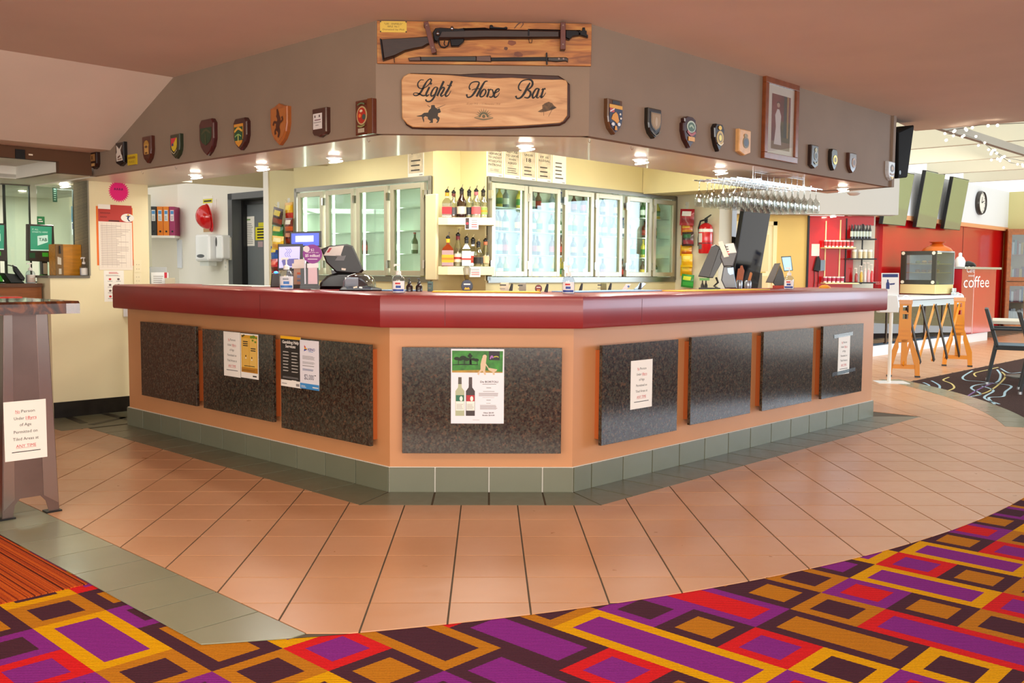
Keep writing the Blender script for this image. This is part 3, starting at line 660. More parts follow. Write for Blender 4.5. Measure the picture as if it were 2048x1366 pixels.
def gran(P, x0, x1, yt, yb):
    Q = P(PAN); u0, u1 = Q.uv(x0, (yt+yb)/2)[0], Q.uv(x1, (yt+yb)/2)[0]; z1, z0 = Q.uv((x0+x1)/2, yt)[1], Q.uv((x0+x1)/2, yb)[1]
    b = MB(GRANITE); b.box(u0, u1, z0, z1, -.022, 0); g = bar_part(b, 'granite_panel', Q.mat(0, 0), bevel=.0015)
    b = MB(M('b8602c', .4)); b.box(u0+.025, u1-.025, z0+.03, z1-.03, -PAN-.02, -.022); bar_part(b, 'backing', T_(), parent=g)
for x0, x1, yt, yb in ((282, 392, 648, 801), (406, 546, 664, 830), (562, 740, 681, 874)): gran(PL, x0, x1, yt, yb)
for x0, x1, yt, yb in ((1204, 1355, 685, 876), (1382, 1502, 670, 838), (1526, 1625, 660, 812), (1645, 1725, 650, 790)): gran(PR, x0, x1, yt, yb)
gran(PC, 804, 1123, 695, 907)
# counter top with red fascia
REDF = M('8a2022', .36, var=.10, vs_=3, coat=.18)
def swept(prof, dl, dr, mat, name, parent=None, **pr):
    """profile of (offset d, z) swept round the three sides of the bar"""
    b = MB(mat); rows = [[(*q, z) for q in offpath(d, dl, dr)] for d, z in prof]; n = len(prof)
    v = [p for r in rows for p in r]; f = []
    for i in range(n):
        j = (i+1) % n
        for k in range(3): f.append((i*4+k, i*4+k+1, j*4+k+1, j*4+k))
    f += [tuple(i*4 for i in range(n)), tuple(i*4+3 for i in range(n-1, -1, -1))]
    b.add(v, f); return b.build(name, parent, None, **pr)
top = swept([(-.62, 1.085), (.05, 1.085), (.05, ZF), (.078, ZF), (.085, ZF+.012), (.085, ZT-.03), (.078, ZT-.010), (.06, ZT), (-.62, ZT)], LL+.06, LR+.05, REDF, 'counter_worktop',
            label='dark red bar top with a deep rounded fascia', category='worktop')
for o in (1,):
    me = top.data; me.polygons.foreach_set('use_smooth', [True]*len(me.polygons)); me.set_sharp_from_angle(angle=math.radians(38))
for P, x in ((PC(.0853), 890), (PR(.0853), 1284), (PL(.0853), 520)):
    jl = MB(M('5c1416', .5)); jl.box(-.0012, .0012, ZF+.01, ZT-.03, -.001, .0006, None, P.mat(P.uv(x, 620)[0], 0)); jl.build('fascia_joint', top)
# bar runners lying on the top
def runner(name, d0, d1, Pf, x0, x1, mat, label, group=None):
    P = Pf(0); Q = Pf((d0+d1)/2); u0, u1 = Q.uv(x0, 585)[0], Q.uv(x1, 585)[0]
    b = MB(mat); b.box(u0, u1, ZT, ZT+.007, d0, d1); return b.build(name, None, P.mat(0, 0), bevel=.002, label=label, category='bar mat')
runner('bar_runner', -.52, -.30, PC, 866, 1080, M('e2b414', .6), 'yellow bar runner lying on the front of the bar top')
runner('bar_runner', -.56, -.34, PL, 775, 818, M('6f9ec8', .5), 'pale blue bar runner lying beside the clear-domed ticket printer')
runner('bar_runner', -.50, -.28, PR, 1130, 1300, M('7fa8d0', .5), 'pale blue bar runner lying between the front sanitiser and the snack strip')
runner('bar_runner', -.27, -.10, PR, 1345, 1520, M('dcb42a', .6), 'yellow bar runner lying by the black till at the fire extinguisher')
runner('bar_runner', -.56, -.34, PL, 430, 530, M('c8d4d0', .5), 'white bar runner lying below the grey door')

# ================================================================== NOTICES ON THE BAR FRONT
def paper(name, P, x0, y0, x1, y1, label, cat='notice', mat=PAPER, lift=.0, group=None, th=.0012, quad=None):
    """a sheet on plane P; returns object, width, height; local x right, y up, z out from the sheet's lower-left corner"""
    u0, u1, z0, z1 = P.rect(x0, y0, x1, y1)
    b = MB(mat); w_, h_ = u1-u0, z1-z0
    b.box(0, w_, 0, h_, 0, th); o = b.build(name, None, P.mat(u0, z0, lift+.0004), label=label, category=cat, group=group)
    return o, w_, h_, th+.0004
def no_person(P, x0, y0, x1, y1, label):
    o, w_, h_, z = paper('age_notice', P, x0, y0, x1, y1, label)
    t = MB(); s = h_*.072
    L = [((('No', REDINK), (' Person', INK)), .80), ((('Under ', INK), ('18yrs', REDINK)), .685), ((('of Age', INK),), .575), ((('Permitted on', INK),), .455), ((('Tiled Areas at', INK),), .335), ((('ANY TIME', REDINK),), .215)]
    for runs, fy in L:
        full = ''.join(r[0] for r in runs); _, _, a, c = text_mesh(full); tot = c-a; wid = min(w_*.72, tot*s) if len(full) > 7 else tot*s
        x = w_/2-wid/2; k = wid/tot
        if len(runs) == 1: t.text(full, w_/2, fy*h_, s, z, runs[0][1], width=wid)
        else:
            wa = wid*(.30 if runs[0][0] == 'No' else .52); gap = wid*.07
            t.text(runs[0][0].strip(), x, fy*h_, s, z, runs[0][1], 'l', width=wa-gap); t.text(runs[1][0].strip(), x+wa, fy*h_, s, z, runs[1][1], 'l', width=wid-wa)
        for r, mt in runs:
            if mt is REDINK:
                xa, xb = (x, x+wid*.24) if r == 'No' else ((x+wid*.52, x+wid) if r == '18yrs' else (x, x+wid)); t.rect(xa, xb, fy*h_-s*.16, fy*h_-s*.10, z, REDINK)
    t.lines(w_*.16, w_*.84, h_*.135, h_*.148, 1, z, INK, 1, 0); t.build('lettering', o)
GP = .0
no_person(PL(PAN), 448, 664, 481, 753, 'white age notice with red ANY TIME on the granite panel beside the yellow poster')
no_person(PR(PAN), 1261, 720, 1304, 816, 'white age notice with red ANY TIME on the granite panel nearest the wine poster panel')
no_person(PR(PAN), 1676, 671, 1699, 748, 'white age notice held by tape strips on the granite panel at the bar end')
for (x0, y0, x1, y1), sl in (((1668, 668, 1705, 675), 0), ((1664, 742, 1710, 749), 0)):
    P = PR(PAN); u0, u1, z0, z1 = P.rect(x0, y0, x1, y1)
    b = MB(glass_mat((225, 235, 240), .35, .2)); b.box(0, u1-u0, 0, z1-z0, 0, .0006); b.build('adhesive_tape', None, P.mat(u0, z0, .0026) @ RZ(2), label='clear tape strip across the %s of the age notice at the bar end' % ('top' if y0 < 700 else 'foot'), category='tape')
# yellow gaming poster
o, w_, h_, z = paper('yellow_poster', PL(PAN), 482, 668, 517, 757, 'yellow poster with two doors and leaves beside the white age notice', 'poster')
t = MB(); t.rect(w_*.04, w_*.97, h_*.15, h_*.97, z, M('d9a12a', .6)); t.rect(w_*.04, w_*.97, h_*.13, h_*.24, z+.0002, M('b97d1c', .6)); t.rect(w_*.08, w_*.49, h_*.25, h_*.9, z+.0002, M('e3b552', .6)); t.rect(w_*.52, w_*.93, h_*.25, h_*.9, z+.0002, M('e6bc5e', .6))
for x, y, r in ((.12, .94, .06), (.2, .96, .05), (.62, .93, .08), (.75, .94, .1), (.9, .92, .06), (.7, .86, .06), (.85, .83, .06)): t.disc(w_*x, h_*y, w_*r, z+.0004, M('6c8a1e' if x > .5 else '4a4a1a', .6), 9, h_*r*.4)
t.build('printed_artwork', o)
t = MB(INK)
for x, y, n in ((.28, .72, 3), (.72, .62, 2)):
    for k in range(n): t.rect(w_*(x-.14), w_*(x+.14), h_*(y+.045*k), h_*(y+.045*k+.022), z+.0005)
for x, y in ((.3, .5), (.64, .47)): t.disc(w_*x, h_*y, w_*.03, z+.0005, seg=8); t.rect(w_*(x-.03), w_*(x+.03), h_*(y-.06), h_*(y-.035), z+.0005, WHITE)
t.lines(w_*.2, w_*.8, h_*.27, h_*.285, 1, z+.0005, INK, 1, 0); t.lines(w_*.08, w_*.9, h_*.16, h_*.21, 2, z+.0005, M('7c5410', .6)); t.rect(w_*.68, w_*.9, h_*.045, h_*.075, z); t.build('lettering', o)
# gambling help poster
o, w_, h_, z = paper('gambling_help_poster', PL(PAN), 562, 673, 602, 774, 'black Gambling Help Services poster with a yellow top band', 'poster')
t = MB(); t.rect(0, w_, h_*.13, h_, z, M('26231f', .5)); t.rect(0, w_, h_*.945, h_, z+.0002, M('f0b412', .5)); t.build('printed_artwork', o)
t = MB(PAPER); t.text('Gambling Help', w_/2, h_*.855, h_*.085, z+.0004, width=w_*.82, bold=.02); t.text('Services', w_/2, h_*.775, h_*.085, z+.0004, width=w_*.5, bold=.02)
for k in range(7):
    y = .70-k*.062
    t.lines(w_*.12, w_*.42, h_*(y-.02), h_*y, 2, z+.0004, PAPER, .5); t.lines(w_*.55, w_*.88, h_*(y-.03), h_*(y-.01), 2, z+.0004, PAPER, .5)
t.lines(w_*.1, w_*.9, h_*.17, h_*.21, 2, z+.0004, GREYINK, .4); t.rect(w_*.55, w_*.78, h_*.1, h_*.14, z+.0004); t.lines(w_*.05, w_*.3, h_*.05, h_*.065, 1, z, GREYINK, 1, 0); t.rect(w_*.76, w_*.92, h_*.03, h_*.08, z, GREYINK); t.build('lettering', o)
# keno poster
o, w_, h_, z = paper('keno_poster', PL(PAN), 601, 681, 639, 779, 'white and blue KENO $2,000 poster overlapping the black help poster', 'poster', M('e9e7ee', .6), lift=.0022)
t = MB(); t.rect(0, w_, 0, h_*.115, z, M('3f8fd0', .5)); t.flat([(w_*.24, h_*.86), (w_*.42, h_*.82), (w_*.26, h_*.79)], z, M('f0b010', .5)); t.flat([(w_*.24, h_*.9), (w_*.34, h_*.85), (w_*.24, h_*.85)], z+.0001, M('d02a3a', .5)); t.flat([(w_*.22, h_*.77), (w_*.4, h_*.81), (w_*.24, h_*.82)], z+.0001, M('243a9c', .5)); t.build('printed_artwork', o)
t = MB(); t.text('KENO', w_*.62, h_*.79, h_*.075, z, M('2a2f8c', .5), width=w_*.36, bold=.02); t.lines(w_*.46, w_*.7, h_*.765, h_*.775, 1, z, M('5c90c8', .5), 1, 0)
t.lines(w_*.14, w_*.84, h_*.61, h_*.69, 5, z, GREYINK, .4); t.lines(w_*.14, w_*.84, h_*.52, h_*.57, 3, z, GREYINK, .4); t.lines(w_*.14, w_*.84, h_*.47, h_*.49, 1, z, GREYINK, .7); t.lines(w_*.14, w_*.84, h_*.38, h_*.425, 2, z, M('5a6a94', .5), .5)
t.text('$2,000', w_*.48, h_*.2, h_*.15, z, M('3a3a52', .5), width=w_*.5); t.rect(w_*.76, w_*.84, h_*.29, h_*.305, z, INK); t.lines(w_*.06, w_*.34, h_*.03, h_*.08, 2, z+.0002, PAPER, .4); t.rect(w_*.66, w_*.96, h_*.04, h_*.06, z+.0002, PAPER); t.build('lettering', o)
# wine poster
o, w_, h_, z = paper('wine_poster', PC(PAN), 902, 698, 1008, 847, 'white wine poster with two bottles and a green vineyard picture', 'poster', M('eceaf2', .6))
def W(x, y): return ((x-163)/(968-163)*w_, (1262-y)/(1262-135)*h_)
GR = M('2f7f22', .5, var=.5, vs_=22); t = MB()
t.flat([W(178, 160), W(950, 165), W(945, 490), W(178, 490)], z, GR); t.flat([W(178, 460), W(600, 450), W(945, 480), W(945, 492), W(178, 490)], z+.0001, M('b08a2c', .5, var=.3, vs_=30))
DKG = M('12260c', .6); t.stroke([(*W(190, 375), w_*.012), (*W(350, 368), w_*.02), (*W(570, 372), w_*.012)], z+.0002, DKG)
for x, y, s in ((250, 280, 45), (345, 270, 55), (450, 240, 40), (545, 300, 40), (300, 290, 40), (400, 290, 45), (500, 290, 35)): t.disc(*W(x, y), w_*s/805, z+.0002+x*1e-7, DKG, 9, h_*s*.6/1127)
for x in (275, 365, 460, 560): t.stroke([(*W(x, 290), w_*.015), (*W(x, 372), w_*.012)], z+.0003, DKG)
t.flat([W(430, 200), W(465, 200), W(480, 370), W(440, 370)], z+.0003, DKG)
t.flat([W(735, 165), W(900, 168), W(900, 303), W(735, 300)], z+.0003, M('1c0c18', .5)); t.stroke([(*W(755, 285), w_*.02), (*W(780, 240), w_*.03), (*W(800, 270), w_*.02)], z+.0004, M('b070c0', .5)); t.stroke([(*W(810, 255), w_*.02), (*W(850, 245), w_*.02), (*W(885, 258), w_*.015)], z+.0004, M('b8b830', .5))
TAN = M('d8bfa0', .6); t.flat([W(650, 240), W(690, 235), W(700, 265), W(690, 350), W(730, 410), W(720, 420), W(690, 380), W(680, 470), W(695, 520), W(670, 525), W(640, 460), W(600, 490), W(585, 530), W(560, 510), W(610, 440), W(610, 360), W(630, 280)], z+.0004, TAN); t.disc(*W(672, 250), w_*.04, z+.0005, TAN, 12); t.flat([W(720, 415), W(865, 440), W(850, 465), W(820, 480), W(830, 520), W(800, 525), W(790, 480), W(730, 450)], z+.0004, TAN)
for bx, glass_, lab in ((298, 'aeb490', '1d6a4c'), (458, '33201e', 'b8202c')):
    cap = '4c4234' if bx < 400 else '43302c'
    t.flat([W(bx-25, 560), W(bx+25, 560), W(bx+27, 665), W(bx-27, 665)], z+.0002, M(cap, .4)); t.flat([W(bx-25, 665), W(bx+25, 665), W(bx+28, 715), W(bx+68, 770), W(bx+68, 1145), W(bx-68, 1145), W(bx-68, 770), W(bx-28, 715)], z+.0002, M(glass_, .4))
    t.flat([W(bx-60, 832), W(bx+62, 832), W(bx+62, 925), W(bx-60, 925)], z+.0003, M(lab, .5)); t.flat([W(bx-62, 925), W(bx+64, 925), W(bx+64, 1065), W(bx-62, 1065)], z+.0003, PAPER); t.disc(*W(bx+20, 885), w_*.03, z+.0004, PAPER, 10, h_*.035)
    t.lines(*[W(bx-50, 0)[0], W(bx+50, 0)[0], W(0, 1040)[1], W(0, 955)[1]], 4, z+.0004, GREYINK, .3)
t.build('printed_artwork', o)
t = MB(); t.text('De BORTOLI', W(742, 0)[0], W(0, 642)[1], h_*.034, z, INK, width=w_*.335, bold=.02); t.lines(W(640, 0)[0], W(850, 0)[0], W(0, 668)[1], W(0, 660)[1], 1, z, GREYINK, 1, 0)
for y0, y1, n, xa, xb in ((725, 705, 1, 700, 778), (778, 762, 1, 650, 830), (845, 790, 4, 585, 895), (868, 860, 1, 640, 840), (910, 890, 1, 700, 775), (958, 945, 1, 700, 768), (1045, 975, 5, 605, 870), (1210, 1200, 1, 495, 605)): t.lines(W(xa, 0)[0], W(xb, 0)[0], W(0, y0)[1], W(0, y1)[1], n, z, GREYINK, .45, .1)
t.text('Glass $6.00', W(735, 0)[0], W(0, 1108)[1], h_*.026, z, INK, width=w_*.2, bold=.02); t.text('Bottle $24.00', W(735, 0)[0], W(0, 1146)[1], h_*.026, z, INK, width=w_*.23, bold=.02); t.build('lettering', o)

# ================================================================== BULKHEAD: RIFLE BOARD, BAR SIGN
DP = DB
PB = PC(DP)
u0, u1, z0, z1 = PB.rect(755, 38, 1182, 131); zt_ = PB.uv(968, 40)[1]
z1 = min(z1, ZC-.004)
b = MB(PINE); b.box(0, u1-u0, 0, z1-z0, 0, .022); board = b.build('rifle_board', None, PB.mat(u0, z0), bevel=.002, label='orange pine board mounted above the timber bar sign', category='board')
def LB(P, ox, oz):
    def f(px, py): a = P.uv(px, py); return (a[0]-ox, max(.0005, a[1]-oz) if oz == ZT else a[1]-oz)
    return f
PBf = PC(DP+.022); lb = LB(PBf, u0, z0)
k1 = 2048/220
def r1(x, y): return lb(750+x/k1, 30+y/k1)
k2_ = 2048/230
def r2(x, y): return lb(960+x/k2_, 30+y/k2_)
b = MB(M('3a1f12', .6)); zz = .0225
for c, pts in (('5a2c12', [(430, 590, 40), (470, 600, 60), (490, 610, 30)]), ('7a3a14', [(500, 480, 60), (570, 500, 90), (640, 490, 40)]), ('6a3012', [(610, 690, 50), (680, 700, 90), (760, 720, 40)]), ('55280f', [(610, 240, 14), (680, 160, 22), (740, 130, 26), (770, 160, 18), (720, 230, 10)])):
    b.stroke([(*r2(x, y), w__*.0003) for x, y, w__ in pts], zz, M(c, .5, var=.2, vs_=30))
b.build('wood_knots', board)
pl0 = r1(95, 320); pl1 = r1(590, 120); b = MB(M('cfae4e', .35, .6)); b.box(pl0[0], pl1[0], pl0[1], pl1[1], .022, .024); pt = b.build('name_plate', board, label='brass plate')
cx = (pl0[0]+pl1[0])/2; b = MB(M('3a2a10', .6)); hh = pl1[1]-pl0[1]; ww = pl1[0]-pl0[0]
b.text('"LEE - ENFIELD"', cx, pl0[1]+hh*.68, hh*.22, .0245, width=ww*.7); b.text('RIFLE  No 1', cx, pl0[1]+hh*.44, hh*.22, .0245, width=ww*.42); b.text('Donated by Phil', cx, pl0[1]+hh*.18, hh*.2, .0245, width=ww*.8)
for x in (.02, .98):
    for y in (.05, .95): b.disc(pl0[0]+ww*x, pl0[1]+hh*y, .004, .0246, seg=8)
b.build('lettering', pt)
# rifle
RW_ = M('2a150f', .5, var=.25, vs_=20, stretch=(1, 6, 6)); GUN = M('17161a', .35, .6); STRAP = M('5a2418', .45, var=.15, vs_=30)
rif = empty('rifle', PBf.mat(u0, z0), label='dark old bolt-action rifle strapped to the pine board', category='rifle')
b = MB(RW_); b.prism([r1(*p) for p in [(110, 480), (500, 460), (960, 430), (1060, 420), (1110, 540), (1000, 560), (900, 625), (740, 655), (560, 700), (370, 800), (160, 868)]], .004, .044, cham=.010); b.build('stock', rif)
b = MB(GUN); b.prism([r1(*p) for p in [(105, 475), (130, 475), (175, 865), (155, 872)]], .003, .045); b.build('butt_plate', rif)
b = MB(RW_); b.prism([r1(1150, 330), r1(1660, 300), r1(2048, 290), r2(1420, 300), r2(1420, 430), r2(850, 440), r1(2048, 460), r1(1700, 475), r1(1180, 480)], .006, .042, cham=.010); b.build('fore_end', rif)
b = MB(GUN); b.prism([r1(*p) for p in [(1080, 370), (1130, 280), (1220, 270), (1560, 290), (1660, 275), (1690, 330), (1500, 340), (1250, 345), (1190, 480), (1160, 540), (1110, 520)]], .008, .046, cham=.006)
b.prism([r1(1660, 270), r1(2048, 260), r2(170, 270), r2(170, 300), r1(1700, 310)], .010, .038, cham=.008); b.build('receiver', rif)
b = MB(GUN); a, c = r2(850, 305), r2(1780, 325); b.cyl((a[0], a[1], .024), (c[0], c[1], .024), .011); b.prism([r2(1510, 300), r2(1700, 300), r2(1760, 330), r2(1760, 390), r2(1640, 410), r2(1580, 470), r2(1510, 440)], .008, .04, cham=.005); b.build('barrel', rif, smooth=True)
b = MB(GUN); b.prism([r2(1770, 310), r2(1810, 300), r2(1815, 250), r2(1860, 250), r2(1865, 300), r2(1890, 310), r2(1890, 380), r2(1915, 390), r2(1910, 430), r2(1880, 420), r2(1760, 385)], .012, .036, cham=.004); b.build('front_sight', rif)
b = MB(GUN); b.prism([r2(165, 270), r2(175, 205), r2(215, 200), r2(235, 240), r2(420, 255), r2(470, 235), r2(490, 255), r2(480, 280)], .014, .034, cham=.003); b.build('rear_sight', rif)
b = MB(GUN); b.prism([r1(*p) for p in [(1395, 480), (1660, 470), (1660, 520), (1560, 610), (1420, 615)]], .012, .038, cham=.004); b.build('magazine', rif)
b = MB(GUN); pts = [r1(*p) for p in [(1190, 480), (1200, 560), (1230, 610), (1300, 625), (1360, 590), (1385, 500)]]; b.tube([(x, y, .025) for x, y in pts], .004); pts = [r1(*p) for p in [(1300, 500), (1290, 560), (1310, 590)]]; b.tube([(x, y, .025) for x, y in pts], .003); b.build('trigger_guard', rif)
b = MB(M('9a9aa0', .2, 1)); a, c = r1(1180, 340), r1(1180, 400); b.cyl((a[0], a[1], .044), (c[0], c[1], .058), .006, .005); b.ball((c[0], c[1], .06), (.011, .011, .011)); a = r1(1440, 290); b.ball((a[0], a[1], .045), (.010, .012, .008)); b.build('bolt_handle', rif, smooth=True, kind='stuff')
b = MB(GUN)
for (x, y) in ((865, 440), ): a = r2(x, y); b.tube([(a[0], a[1], .02), (a[0]+.003, a[1]-.02, .02), (a[0]+.016, a[1]-.02, .02), (a[0]+.018, a[1]-.004, .02)], .0018)
a, c = r1(360, 800), r1(370, 905); b.cyl((a[0], a[1], .02), (c[0], c[1], .02), .002); a = r2(860, 330); b.box(a[0]-.004, a[0]+.004, a[1]-.022, a[1]+.013, .004, .045); b.build('sling_swivel', rif)
for nm, q in (('timber_strap', [r1(915, 185), r1(1000, 160), r1(1155, 740), r1(1070, 765)]), ('timber_strap', [r2(1420, 175), r2(1510, 175), r2(1510, 655), r2(1415, 655)])):
    b = MB(STRAP); b.prism(q, .045, .056, cham=.002)
    for e0, e1 in ((0, 1), (2, 3)):
        m0 = Vector(q[e0]); m1 = Vector(q[e1]); c0_ = (m0+m1)/2; b.cbox((c0_.x, c0_.y+(.012 if e0 else -.012), .024), (abs(m1.x-m0.x)*.9, .02, .046), BLACK)
    s_ = b.build(nm, rif); b = MB(CHROME); A_ = (Vector(q[0])+Vector(q[1]))/2; B_ = (Vector(q[2])+Vector(q[3]))/2
    for t_ in (.12, .82): p_ = A_.lerp(B_, t_); b.cyl((p_.x, p_.y, .055), (p_.x, p_.y, .058), .004, seg=8)
    b.build('screw', s_)
# bayonet and scabbard
bay = empty('bayonet', PBf.mat(u0, z0), label='sheathed bayonet with dark grip mounted below the rifle', category='bayonet')
b = MB(M('1c1a1a', .4, var=.2, vs_=30)); b.prism([r1(850, 790), r1(1890, 775), r1(1890, 875), r1(850, 865)], .002, .018, cham=.004); b.build('scabbard', bay)
b = MB(M('54403a', .4, .5)); b.prism([r1(620, 810), r1(850, 785), r1(860, 868), r1(640, 868)], .002, .019, cham=.004); b.build('scabbard_tip', bay)
b = MB(M('54403a', .4, .5)); b.prism([r1(1885, 780), r2(190, 735), r2(200, 845), r1(1885, 875)], .002, .021, cham=.003); b.build('scabbard_throat', bay)
b = MB(GUN); b.prism([r2(195, 765), r2(1180, 755), r2(1180, 825), r2(195, 830)], .006, .014, cham=.002); b.build('blade', bay)
b = MB(GUN); b.prism([r2(1170, 685), r2(1195, 685), r2(1200, 890), r2(1175, 890)], .002, .022); b.build('crossguard', bay)
b = MB(M('241814', .4)); b.prism([r2(1200, 765), r2(1530, 765), r2(1565, 790), r2(1560, 850), r2(1525, 830), r2(1360, 845), r2(1200, 830)], .002, .022, cham=.004); g_ = b.build('grip', bay)
b = MB(CHROME); [b.cyl((*r2(x, 795), .020), (*r2(x, 795), .023), .005, seg=8) for x in (1400, 1480)]; b.build('rivet', g_)
# the timber bar sign
SG = PC(DP); so = SG.uv(803, 253); ls = LB(PC(DP+.03), so[0], so[1])
kS = 12.42
def a1(x, y): return ls(820+x/kS, 150+y/kS)
kT = 11.378
def a2(x, y): return ls(960+x/kT, 150+y/kT)
k3 = 4.452
def a0(x, y): return ls(740+x/k3, 20+y/k3)
face = [a0(*p) for p in [(280, 625), (300, 590), (345, 565), (500, 572), (700, 578), (900, 598), (1080, 608), (1260, 602), (1450, 615), (1620, 620), (1700, 618), (1745, 625), (1758, 650), (1756, 940), (1720, 990), (1690, 1005), (1500, 1020), (1300, 1032), (1100, 1038), (800, 1045), (500, 1048), (380, 1042), (330, 1015), (285, 960)]]
bark = [a0(*p) for p in [(300, 600), (360, 558), (560, 562), (800, 570), (1000, 560), (1300, 568), (1500, 575), (1680, 582), (1740, 620), (1780, 660), (1782, 950), (1740, 1000), (1690, 1025), (1400, 1045), (1000, 1062), (500, 1058), (370, 1052), (320, 1020), (290, 960), (288, 640)]]
b = MB(M('3a1a0e', .6, var=.4, vs_=20)); b.prism(bark, 0, .026, cham=.006)
sgn = b.build('bar_sign', None, SG.mat(*so), label='pale live-edge timber sign reading Light Horse Bar', category='sign')
b = MB(SIGNWOOD); b.prism(face, .01, .032, cham=.003); b.build('sign_face', sgn)
zs = .0325; b = MB(INK); q_ = 1/kS*.00274; q2_ = 1/kT*.00274
def S1(*pts): b.stroke([(*a1(x, y), w__*q_) for x, y, w__ in pts], zs+random.random()*.0002)
def S2_(*pts): b.stroke([(*a2(x, y), w__*q2_) for x, y, w__ in pts], zs+random.random()*.0002)
S1((345, 130, 18), (270, 125, 22), (205, 190, 30), (195, 270, 35), (240, 330, 28), (330, 335, 20), (430, 275, 22), (505, 190, 30), (530, 130, 38), (500, 100, 30), (430, 150, 30), (360, 260, 48), (300, 380, 50), (240, 465, 45), (160, 515, 28), (95, 500, 25), (95, 460, 20), (150, 445, 20), (240, 475, 32), (320, 515, 36), (390, 500, 25), (430, 450, 14))
S1((485, 300, 46), (440, 390, 48), (400, 480, 48), (420, 525, 38), (480, 480, 16)); S1((505, 205, 55), (540, 230, 50))
S1((690, 315, 25), (620, 310, 28), (550, 400, 42), (520, 490, 44), (550, 525, 36), (625, 460, 24), (685, 330, 44)); S1((690, 315, 46), (640, 450, 48), (575, 590, 46), (490, 660, 36), (410, 650, 34), (395, 605, 44))
S1((840, 155, 52), (760, 330, 52), (675, 525, 52)); S1((700, 480, 18), (760, 370, 26), (820, 310, 34), (850, 340, 46), (805, 430, 48), (765, 495, 48), (790, 528, 34), (860, 480, 14))
S1((1045, 150, 50), (960, 340, 52), (885, 470, 52), (895, 530, 40), (960, 495, 22), (1020, 390, 14)); S1((920, 258, 24), (1040, 268, 24))
S1((1495, 365, 42), (1470, 300, 30), (1520, 205, 28), (1620, 168, 30), (1715, 190, 36), (1680, 300, 50), (1600, 440, 52), (1520, 535, 40), (1430, 555, 34), (1408, 480, 46)); S1((1930, 155, 24), (1860, 170, 36), (1790, 280, 52), (1710, 430, 52), (1650, 540, 48)); S1((1535, 375, 18), (1640, 345, 22), (1755, 345, 22))
S1((1850, 350, 24), (1790, 400, 44), (1740, 500, 46), (1765, 545, 34), (1835, 515, 30), (1885, 420, 42), (1860, 350, 26))
S2_((165, 345, 14), (205, 335, 36), (185, 430, 44), (155, 505, 44)); S2_((200, 350, 18), (260, 325, 36)); S2_((275, 325, 26), (300, 395, 34), (305, 465, 36), (250, 508, 30), (212, 490, 32)); S2_((325, 425, 16), (425, 365, 26), (430, 318, 30), (370, 345, 40), (318, 450, 46), (340, 508, 38), (400, 480, 20), (445, 405, 12))
S2_((945, 355, 26), (890, 335, 32), (880, 250, 32), (950, 145, 28), (1080, 105, 28), (1175, 130, 44), (1195, 220, 46), (1130, 310, 34), (1060, 335, 22)); S2_((1060, 335, 22), (1140, 380, 44), (1145, 460, 46), (1090, 522, 34), (1005, 508, 22)); S2_((1140, 175, 26), (1080, 280, 50), (1000, 430, 52), (920, 520, 40), (840, 532, 34), (815, 475, 46))
S2_((1345, 315, 22), (1275, 320, 34), (1200, 440, 46), (1205, 522, 40), (1265, 480, 22), (1340, 325, 36)); S2_((1345, 310, 44), (1310, 420, 46), (1290, 500, 46), (1325, 522, 20), (1370, 470, 12)); S2_((1395, 345, 14), (1440, 320, 36), (1410, 430, 46), (1390, 510, 46), (1440, 488, 20), (1500, 400, 12)); S2_((1440, 330, 22), (1490, 310, 44))
b.build('lettering', sgn)
b = MB(M('8a5c34', .6)); tm = [a1(1400, 740), a2(460, 600)]
b.text('25 July 1915  -  11 November 1918', (tm[0][0]+tm[1][0])/2, a1(1500, 735)[1], .014, zs, shear=.3, width=tm[1][0]-tm[0][0]); b.build('date_lettering', sgn)
EMB = M('2c2218', .6); b = MB(EMB)
b.flat([a1(*p) for p in [(160, 1020), (280, 995), (350, 940), (450, 935), (470, 880), (520, 830), (530, 750), (610, 745), (625, 800), (680, 850), (735, 825), (770, 920), (745, 940), (700, 950), (690, 1020), (740, 1065), (722, 1140), (690, 1190), (645, 1190), (685, 1140), (640, 1080), (570, 1090), (570, 1190), (470, 1192), (520, 1150), (450, 1100), (440, 1045), (380, 1025), (335, 1060), (355, 1130), (345, 1190), (315, 1110), (295, 1040), (180, 1032)]], zs)
S1((430, 750, 10), (500, 800, 14)); S1((620, 850, 14), (760, 790, 12), (880, 740, 5))
b.build('horse_rider_emblem', sgn)
b = MB(M('5a563c', .6)); c_ = Vector(a2(85, 955)); R_ = .0245
for k in range(11):
    a = PI*k/10; r_ = R_*1.95; w_2 = .16
    b.flat([tuple(c_+Vector((math.cos(a-w_2), math.sin(a-w_2)))*R_*.8), tuple(c_+Vector((math.cos(a), math.sin(a)))*r_), tuple(c_+Vector((math.cos(a+w_2), math.sin(a+w_2)))*R_*.8)], zs+k*1e-6)
ring = [tuple(c_+Vector((math.cos(PI*k/12), math.sin(PI*k/12)))*R_) for k in range(13)]+[tuple(c_+Vector((math.cos(PI*k/12), math.sin(PI*k/12)))*R_*.62) for k in range(12, -1, -1)]
b.flat(ring, zs+.0001); b.disc(c_.x, c_.y+.003, .009, zs+.0001); b.stroke([(c_.x-.05, c_.y-.004, .004), (c_.x, c_.y-.014, .006), (c_.x+.05, c_.y-.004, .004)], zs+.0001); b.build('rising_sun_emblem', sgn)
b = MB(M('5a3f22', .6, var=.5, vs_=60)); b.flat([a2(*p) for p in [(1310, 835), (1420, 770), (1415, 690), (1470, 650), (1560, 610), (1640, 640), (1680, 695), (1745, 745), (1640, 795), (1480, 840), (1380, 850)]], zs); b.flat([a2(*p) for p in [(1590, 770), (1640, 710), (1745, 745), (1640, 795)]], zs+.0001, M('2c1c10', .6))
